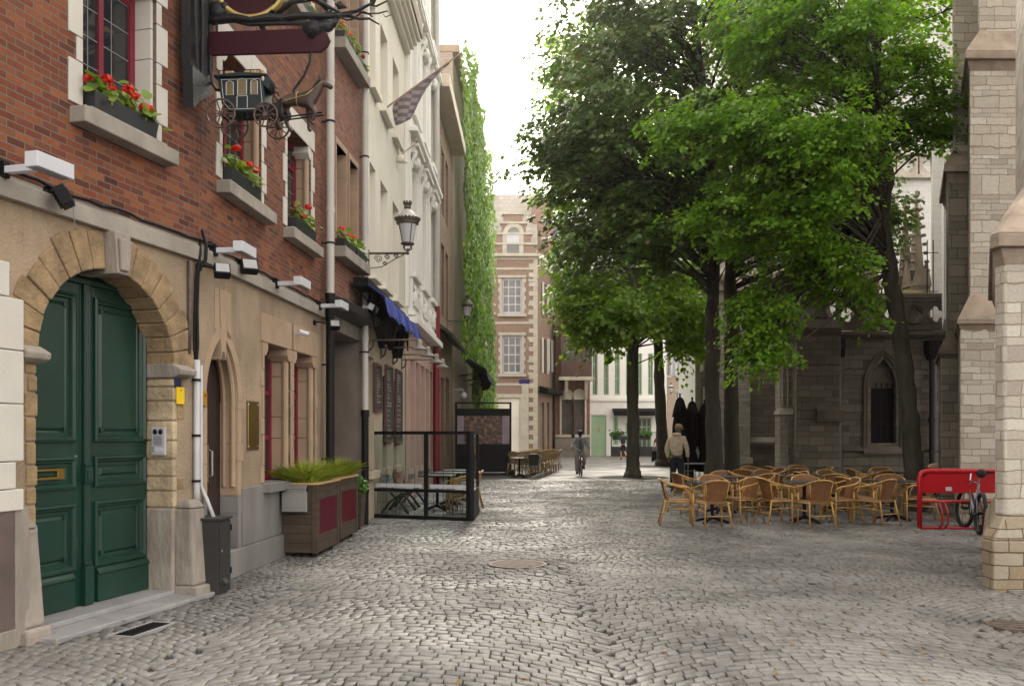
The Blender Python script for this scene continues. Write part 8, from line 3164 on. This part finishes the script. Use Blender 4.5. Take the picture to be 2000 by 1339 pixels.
ob('table_top', m, GREYPL, gt, bev=.005)
for sx in (-1, 1):
    for sy in (-1, 1):
        m = MB()
        m.box(sx * .4, sx * .36, sy * .28, sy * .24, 0, .72)
        ob('leg', m, GREYPL, gt)
gp_ = thing('shrub', 'bright green shrub between the folded parasols', 'shrub', (P(1341, 850, 30).x, 30, 0))
r = np.random.default_rng(15)
n = 900
dv = unit(r.normal(0, 1, (n, 3)))
c = dv * (r.uniform(.4, 1, (n, 1)) ** .5) * np.array([.5, .5, .75]) + np.array([0, 0, 1.1])
bigmesh('foliage', leafverts(c, unit(dv + r.normal(0, .6, (n, 3))), unit(dv + np.array([0, 0, .6]) + r.normal(0, .3, (n, 3))), r.uniform(.1, .18, n), 'round'), 8, BACK, gp_)
m = MB()
m.lathe([(.22, 0), (.3, .55), (.28, .56), (.05, .5)], 16)
m.tube([(0, 0, .5), (0, 0, 1.2)], .03)
ob('pot', m, CHAR, gp_, smooth='auto')

# ------------------------------------------------------------------ people (local +y is where they face)
def hand(nodes, edges, wi, w, tip, side, cur=0.3):
    """five fingers from wrist node wi: palm along (tip - w)"""
    w, tip, side = Vector(w), Vector(tip), Vector(side).normalized()
    d = (tip - w).normalized()
    nodes.append((*(w + d * .05), .026, .018)); pi = len(nodes) - 1
    edges.append((wi, pi))
    nrm = d.cross(side)
    for k, L in ((-1.5, .07), (-.5, .085), (.5, .08), (1.5, .06)):
        b = w + d * .09 + side * k * .018
        e1 = b + d * L * .5 + nrm * cur * .02
        e2 = b + d * L * .85 + nrm * cur * .06
        i = len(nodes)
        nodes += [(*b, .0095), (*e1, .0085), (*e2, .007)]
        edges += [(pi, i), (i, i + 1), (i + 1, i + 2)]
    i = len(nodes)
    b = w + d * .04 + side * -.035
    e = b + d * .045 - side * .015 + nrm * .015
    nodes += [(*b, .011), (*e, .009)]
    edges += [(pi, i), (i, i + 1)]

def person(label, loc, rz, J, top, bottom, shoe, skin, hair=None, cap=None, sleeve=1.0, leglen=1.0, topm=None, sh=1.0, hairlong=False, scale=1.0, collar=False, headrot=0.0, pitch=0.0, fat=1.0):
    t = thing('person', label, 'person', loc, rz)
    t.scale = (scale, scale, scale)
    V_ = lambda k: Vector(J[k])
    nd = [(*J['pel'], .1, .08), (*J['waist'], .095, .07), (*J['chest'], .105, .07), (*J['neckb'], .05, .05), (*J['neck'], .052, .055)]
    ed = [(0, 1), (1, 2), (2, 3), (3, 4)]
    for s in 'LR':
        i = len(nd)
        nd += [(*J['sh' + s], .06), (*J['el' + s], .042), (*J['wr' + s], .028)]
        ed += [(2, i), (i, i + 1), (i + 1, i + 2)]
        hd = V_('wr' + s) + (V_('hd' + s) - V_('wr' + s)).normalized() * .1
        hand(nd, ed, i + 2, J['wr' + s], hd, (0, 1, 0) if abs((hd - V_('wr' + s)).normalized().y) < .7 else (1 if s == 'R' else -1, 0, 0), .4)
        i = len(nd)
        nd += [(*J['hip' + s], .092), (*J['kn' + s], .06), (*J['an' + s], .04), (*J['toe' + s], .035)]
        ed += [(0, i), (i, i + 1), (i + 1, i + 2), (i + 2, i + 3)]
    m = skinmb(nd, ed, 2)
    HM = Matrix.Translation(J['head']) @ Matrix.Rotation(headrot, 4, 'Z') @ Matrix.Rotation(pitch, 4, 'X')
    m.xf = HM
    m.ell((0, 0, 0.01), (.076, .095, .112), 16, 12)
    m.ell((0, .03, -.06), (.058, .062, .055), 12, 8)
    m.tube([(0, .088, .035), (0, .108, -.005), (0, .108, -.02), (0, .09, -.03)], [.01, .015, .019, .01], 8)
    m.ell((.076, -.005, -.005), (.014, .024, .034), 8, 6)
    m.ell((-.076, -.005, -.005), (.014, .024, .034), 8, 6)
    m.mi = 1
    for s in (-1, 1):
        m.ell((s * .032, .083, .02), (.014, .01, .008), 8, 6)
        m.ell((s * .032, .088, .042), (.022, .008, .005), 8, 6)
    m.ell((0, .089, -.055), (.024, .009, .007), 8, 6)
    m.xf = None
    ob('body', m, [skin, M('eye_dark', (.03, .02, .018), .4)], t, smooth=True)
    # top
    nd = [(*J['pel'], .155 * fat, .125 * fat), (*J['waist'], .15 * fat, .125 * fat), (*J['chest'], .165 * fat, .13 * fat), (*(V_('neckb') + Vector((0, 0, .0))), .1, .09)]
    ed = [(0, 1), (1, 2), (2, 3)]
    for s in 'LR':
        i = len(nd)
        sh_, el_, wr_ = V_('sh' + s), V_('el' + s), V_('wr' + s)
        nd.append((*sh_, .085))
        ed.append((2, i))
        if sleeve >= 1:
            nd += [(*el_, .066), (*(el_.lerp(wr_, .55)), .058), (*(el_.lerp(wr_, .96)), .05)]
            ed += [(i, i + 1), (i + 1, i + 2), (i + 2, i + 3)]
        else:
            nd += [(*(sh_.lerp(el_, .5)), .07), (*(sh_.lerp(el_, .85)), .068)]
            ed += [(i, i + 1), (i + 1, i + 2)]
    m = skinmb(nd, ed, 2)
    tp = ob('jacket' if sleeve >= 1 else 'shirt', m, top, t, smooth=True)
    if collar:
        m = MB()
        nb_ = V_('neckb')
        m.xf = Matrix.Translation(nb_ + Vector((0, -.01, .02))) @ Matrix.Rotation(R(-12), 4, 'X')
        m.lathe([(.1, -.03), (.125, .0), (.115, .05), (.09, .055), (.08, .0)], 18, (0, 0, 0), .95)
        ob('collar', m, top, tp, smooth=True)
    if topm:
        m = MB()
        ch_ = V_('chest')
        m.ell((ch_.x, ch_.y + .075, ch_.z - .1), (.07, .07, .24), 12, 10)
        ob('shirt_front', m, topm, tp, smooth=True)
    nd = [(*(V_('pel') + Vector((0, 0, .06))), .14 * fat, .115 * fat), (*J['pel'], .145 * fat, .12 * fat)]
    ed = [(0, 1)]
    for s in 'LR':
        i = len(nd)
        hp, kn, an = V_('hip' + s), V_('kn' + s), V_('an' + s)
        nd += [(*hp, .108), (*(hp.lerp(kn, .5)), .095), (*(kn if leglen > .6 else hp.lerp(kn, .95)), .082)]
        ed += [(1, i), (i, i + 1), (i + 1, i + 2)]
        if leglen > .6:
            nd += [(*(kn.lerp(an, .95)), .066)]
            ed += [(i + 2, i + 3)]
    m = skinmb(nd, ed, 2)
    ob('trousers' if leglen > .6 else 'shorts', m, bottom, t, smooth=True)
    for s in 'LR':
        an, to = V_('an' + s), V_('toe' + s)
        dv_ = (to - an); dv_.z = 0
        dv_ = dv_.normalized() if dv_.length > 1e-4 else Vector((0, 1, 0))
        fl = Vector((0, 0, to.z - an.z + .02))
        m = MB()
        m.tube([an - dv_ * .06 + fl * .8, an + fl * .7 + dv_ * .01, to + Vector((0, 0, .0)), to + dv_ * .06 - Vector((0, 0, .01))], [.042, .052, .045, .03], 10)
        ob('shoe', m, shoe, t, smooth=True)
    if hair:
        m = MB(); m.xf = HM
        m.ell((0, -.018, .03), (.085, .1, .105), 16, 12)
        if hairlong:
            m.tube([(0, -.06, .05), (0, -.105, -.05), (0, -.1, -.18), (0, -.08, -.27)], [.07, .075, .07, .03], 10)
        ob('hair', m, hair, t, smooth=True)
    if cap:
        m = MB(); m.xf = HM
        m.lathe([(.093, .04), (.1, .07), (.095, .105), (.07, .135), (.03, .148), (.002, .15)], 18, (0, -.01, 0), 1.15)
        m.prism([(-.07, .07), (-.055, .14), (0, .165), (.055, .14), (.07, .07)], 'z', .045, .056)
        ob('cap', m, cap, t, smooth='auto')
    return t
NAVYJ = M('dark_navy_jeans', (.012, .017, .032), .85, var=.25)
stand = dict(pel=(0, 0, .95), waist=(0, 0, 1.1), chest=(0, -.01, 1.32), neckb=(0, -.01, 1.49), neck=(0, .02, 1.55), head=(0, .05, 1.65),
             shL=(-.19, -.01, 1.42), elL=(-.27, -.03, 1.14), wrL=(-.24, .06, .9), hdL=(-.23, .09, .8),
             shR=(.19, -.01, 1.42), elR=(.27, .0, 1.15), wrR=(.27, .1, .91), hdR=(.27, .13, .8),
             hipL=(-.09, 0, .9), knL=(-.11, .02, .49), anL=(-.12, 0, .09), toeL=(-.13, .13, .04),
             hipR=(.09, 0, .9), knR=(.1, .03, .49), anR=(.11, -.02, .09), toeR=(.13, .11, .04))
pm_ = P(1322, 850, 24.3)
man = dict(stand)
man.update(head=(.03, .075, 1.66), neck=(.01, .03, 1.55))
person('older man seen from behind in a cream knitted cardigan, dark jeans and tan flat cap', (pm_.x, 24.3, 0), R(-22), man, KNIT, NAVYJ, RUBBER, SKIND, M('grey_hair', (.16, .14, .13), .8), M('tan_cap', (.42, .23, .08), .8, var=.15), scale=1.03, collar=True, headrot=R(-35), pitch=R(-18), fat=1.12)
cy = dict(pel=(0, -.06, .95), waist=(0, -.03, 1.08), chest=(0, .05, 1.3), neckb=(0, .09, 1.47), neck=(0, .12, 1.52), head=(0, .17, 1.6),
          shL=(-.19, .07, 1.4), elL=(-.3, .16, 1.16), wrL=(-.33, .38, 1.08), hdL=(-.31, .5, 1.05),
          shR=(.19, .07, 1.4), elR=(.31, .17, 1.17), wrR=(.33, .38, 1.08), hdR=(.31, .5, 1.05),
          hipL=(-.1, -.02, .92), knL=(-.14, .36, .72), anL=(-.13, .2, .36), toeL=(-.13, .34, .3),
          hipR=(.1, -.02, .92), knR=(.14, .28, .5), anR=(.13, .17, .15), toeR=(.13, .3, .1))
pc_ = P(1135, 850, 33.9)
person('cyclist in blue cap and grey jacket riding straight towards us with checked shirt', (pc_.x, 34.5, 0), R(180), cy, M('blue_grey_jacket', (.33, .36, .44), .85, var=.15), M('grey_trousers', (.33, .33, .36), .9, var=.15), M('navy_shoe', (.02, .03, .06), .6), SKIND, None, M('blue_cap', (.015, .03, .09), .7), topm=weave('checked_shirt', (.05, .03, .05), (.3, .25, .25), 24, 24), pitch=R(-16))
bicycle('city_bicycle', 'red city bicycle ridden by the man in the blue cap', (pc_.x, 34.5 + 0.27, 0), R(-90), M('red_bike_paint', (.35, .012, .02), .35), RUBBER, 0.34, False)
jg = dict(stand)
jg.update(elL=(-.27, -.1, 1.16), wrL=(-.2, .12, 1.1), hdL=(-.16, .2, 1.1), elR=(.28, -.1, 1.17), wrR=(.22, .1, 1.12), hdR=(.16, .2, 1.12),
          knL=(-.11, .12, .52), anL=(-.11, .02, .1), toeL=(-.12, .15, .05), knR=(.1, -.06, .5), anR=(.1, -.34, .3), toeR=(.11, -.38, .18))
pj = P(1217, 850, 57.5)
person('jogger in dark shorts and grey tee shirt running away across the square', (pj.x, 57.5, 0), R(8), jg, M('dark_grey_tee', (.05, .053, .065), .9), M('black_shorts', (.018, .02, .032), .9), RUBBER, SKIN, M('brown_hair', (.06, .035, .025), .8), None, sleeve=.5, leglen=.5, scale=1.02)
pw2 = P(1286, 850, 52.5)
person('woman in red top and blue jeans half hidden by the far trunk', (pw2.x, 52.5, 0), R(170), dict(stand), M('red_top', (.4, .015, .02), .8), M('blue_jeans', (.09, .18, .36), .85), RUBBER, SKIN, M('fair_hair', (.45, .28, .12), .7), None, sleeve=.5, hairlong=True, scale=.93)
lg = thing('rolling_suitcase', 'dark rolling suitcase beside the woman in red', 'suitcase', (P(1279, 850, 52.3).x, 52.3, 0))
m = MB()
m.box(-.2, .2, -.13, .13, .06, .66)
ob('case', m, BLACK, lg, bev=.03)
m = MB()
m.tube([(-.1, .1, .66), (-.1, .1, 1.0), (.1, .1, 1.0), (.1, .1, .66)], .012)
ob('handle', m, GREYPL, lg)
for sx in (-1, 1):
    m = MB()
    m.cyl((sx * .15, -.02, .035), (sx * .15, .02, .035), .035)
    ob('wheel', m, RUBBER, lg)
cobbles()
# ------------------------------------------------------------------ thin haze added for a warm glow down the street
hz = MB()
hz.box(-30, 40, -3, 100, -1.0, 27)
hm = bpy.data.materials.new('glow_haze')
hm.use_nodes = True
ht = hm.node_tree
for n_ in list(ht.nodes):
    if n_.type != 'OUTPUT_MATERIAL':
        ht.nodes.remove(n_)
pv = node(ht, 'ShaderNodeVolumePrincipled')
pv.inputs['Color'].default_value = (0.95, 0.93, 0.9, 1)
pv.inputs['Density'].default_value = HAZE_D
pv.inputs['Anisotropy'].default_value = 0.82
ht.links.new(pv.outputs[0], ht.nodes['Material Output'].inputs['Volume'])
ho = ob('haze', hz, hm)
ho['kind'] = 'stuff'
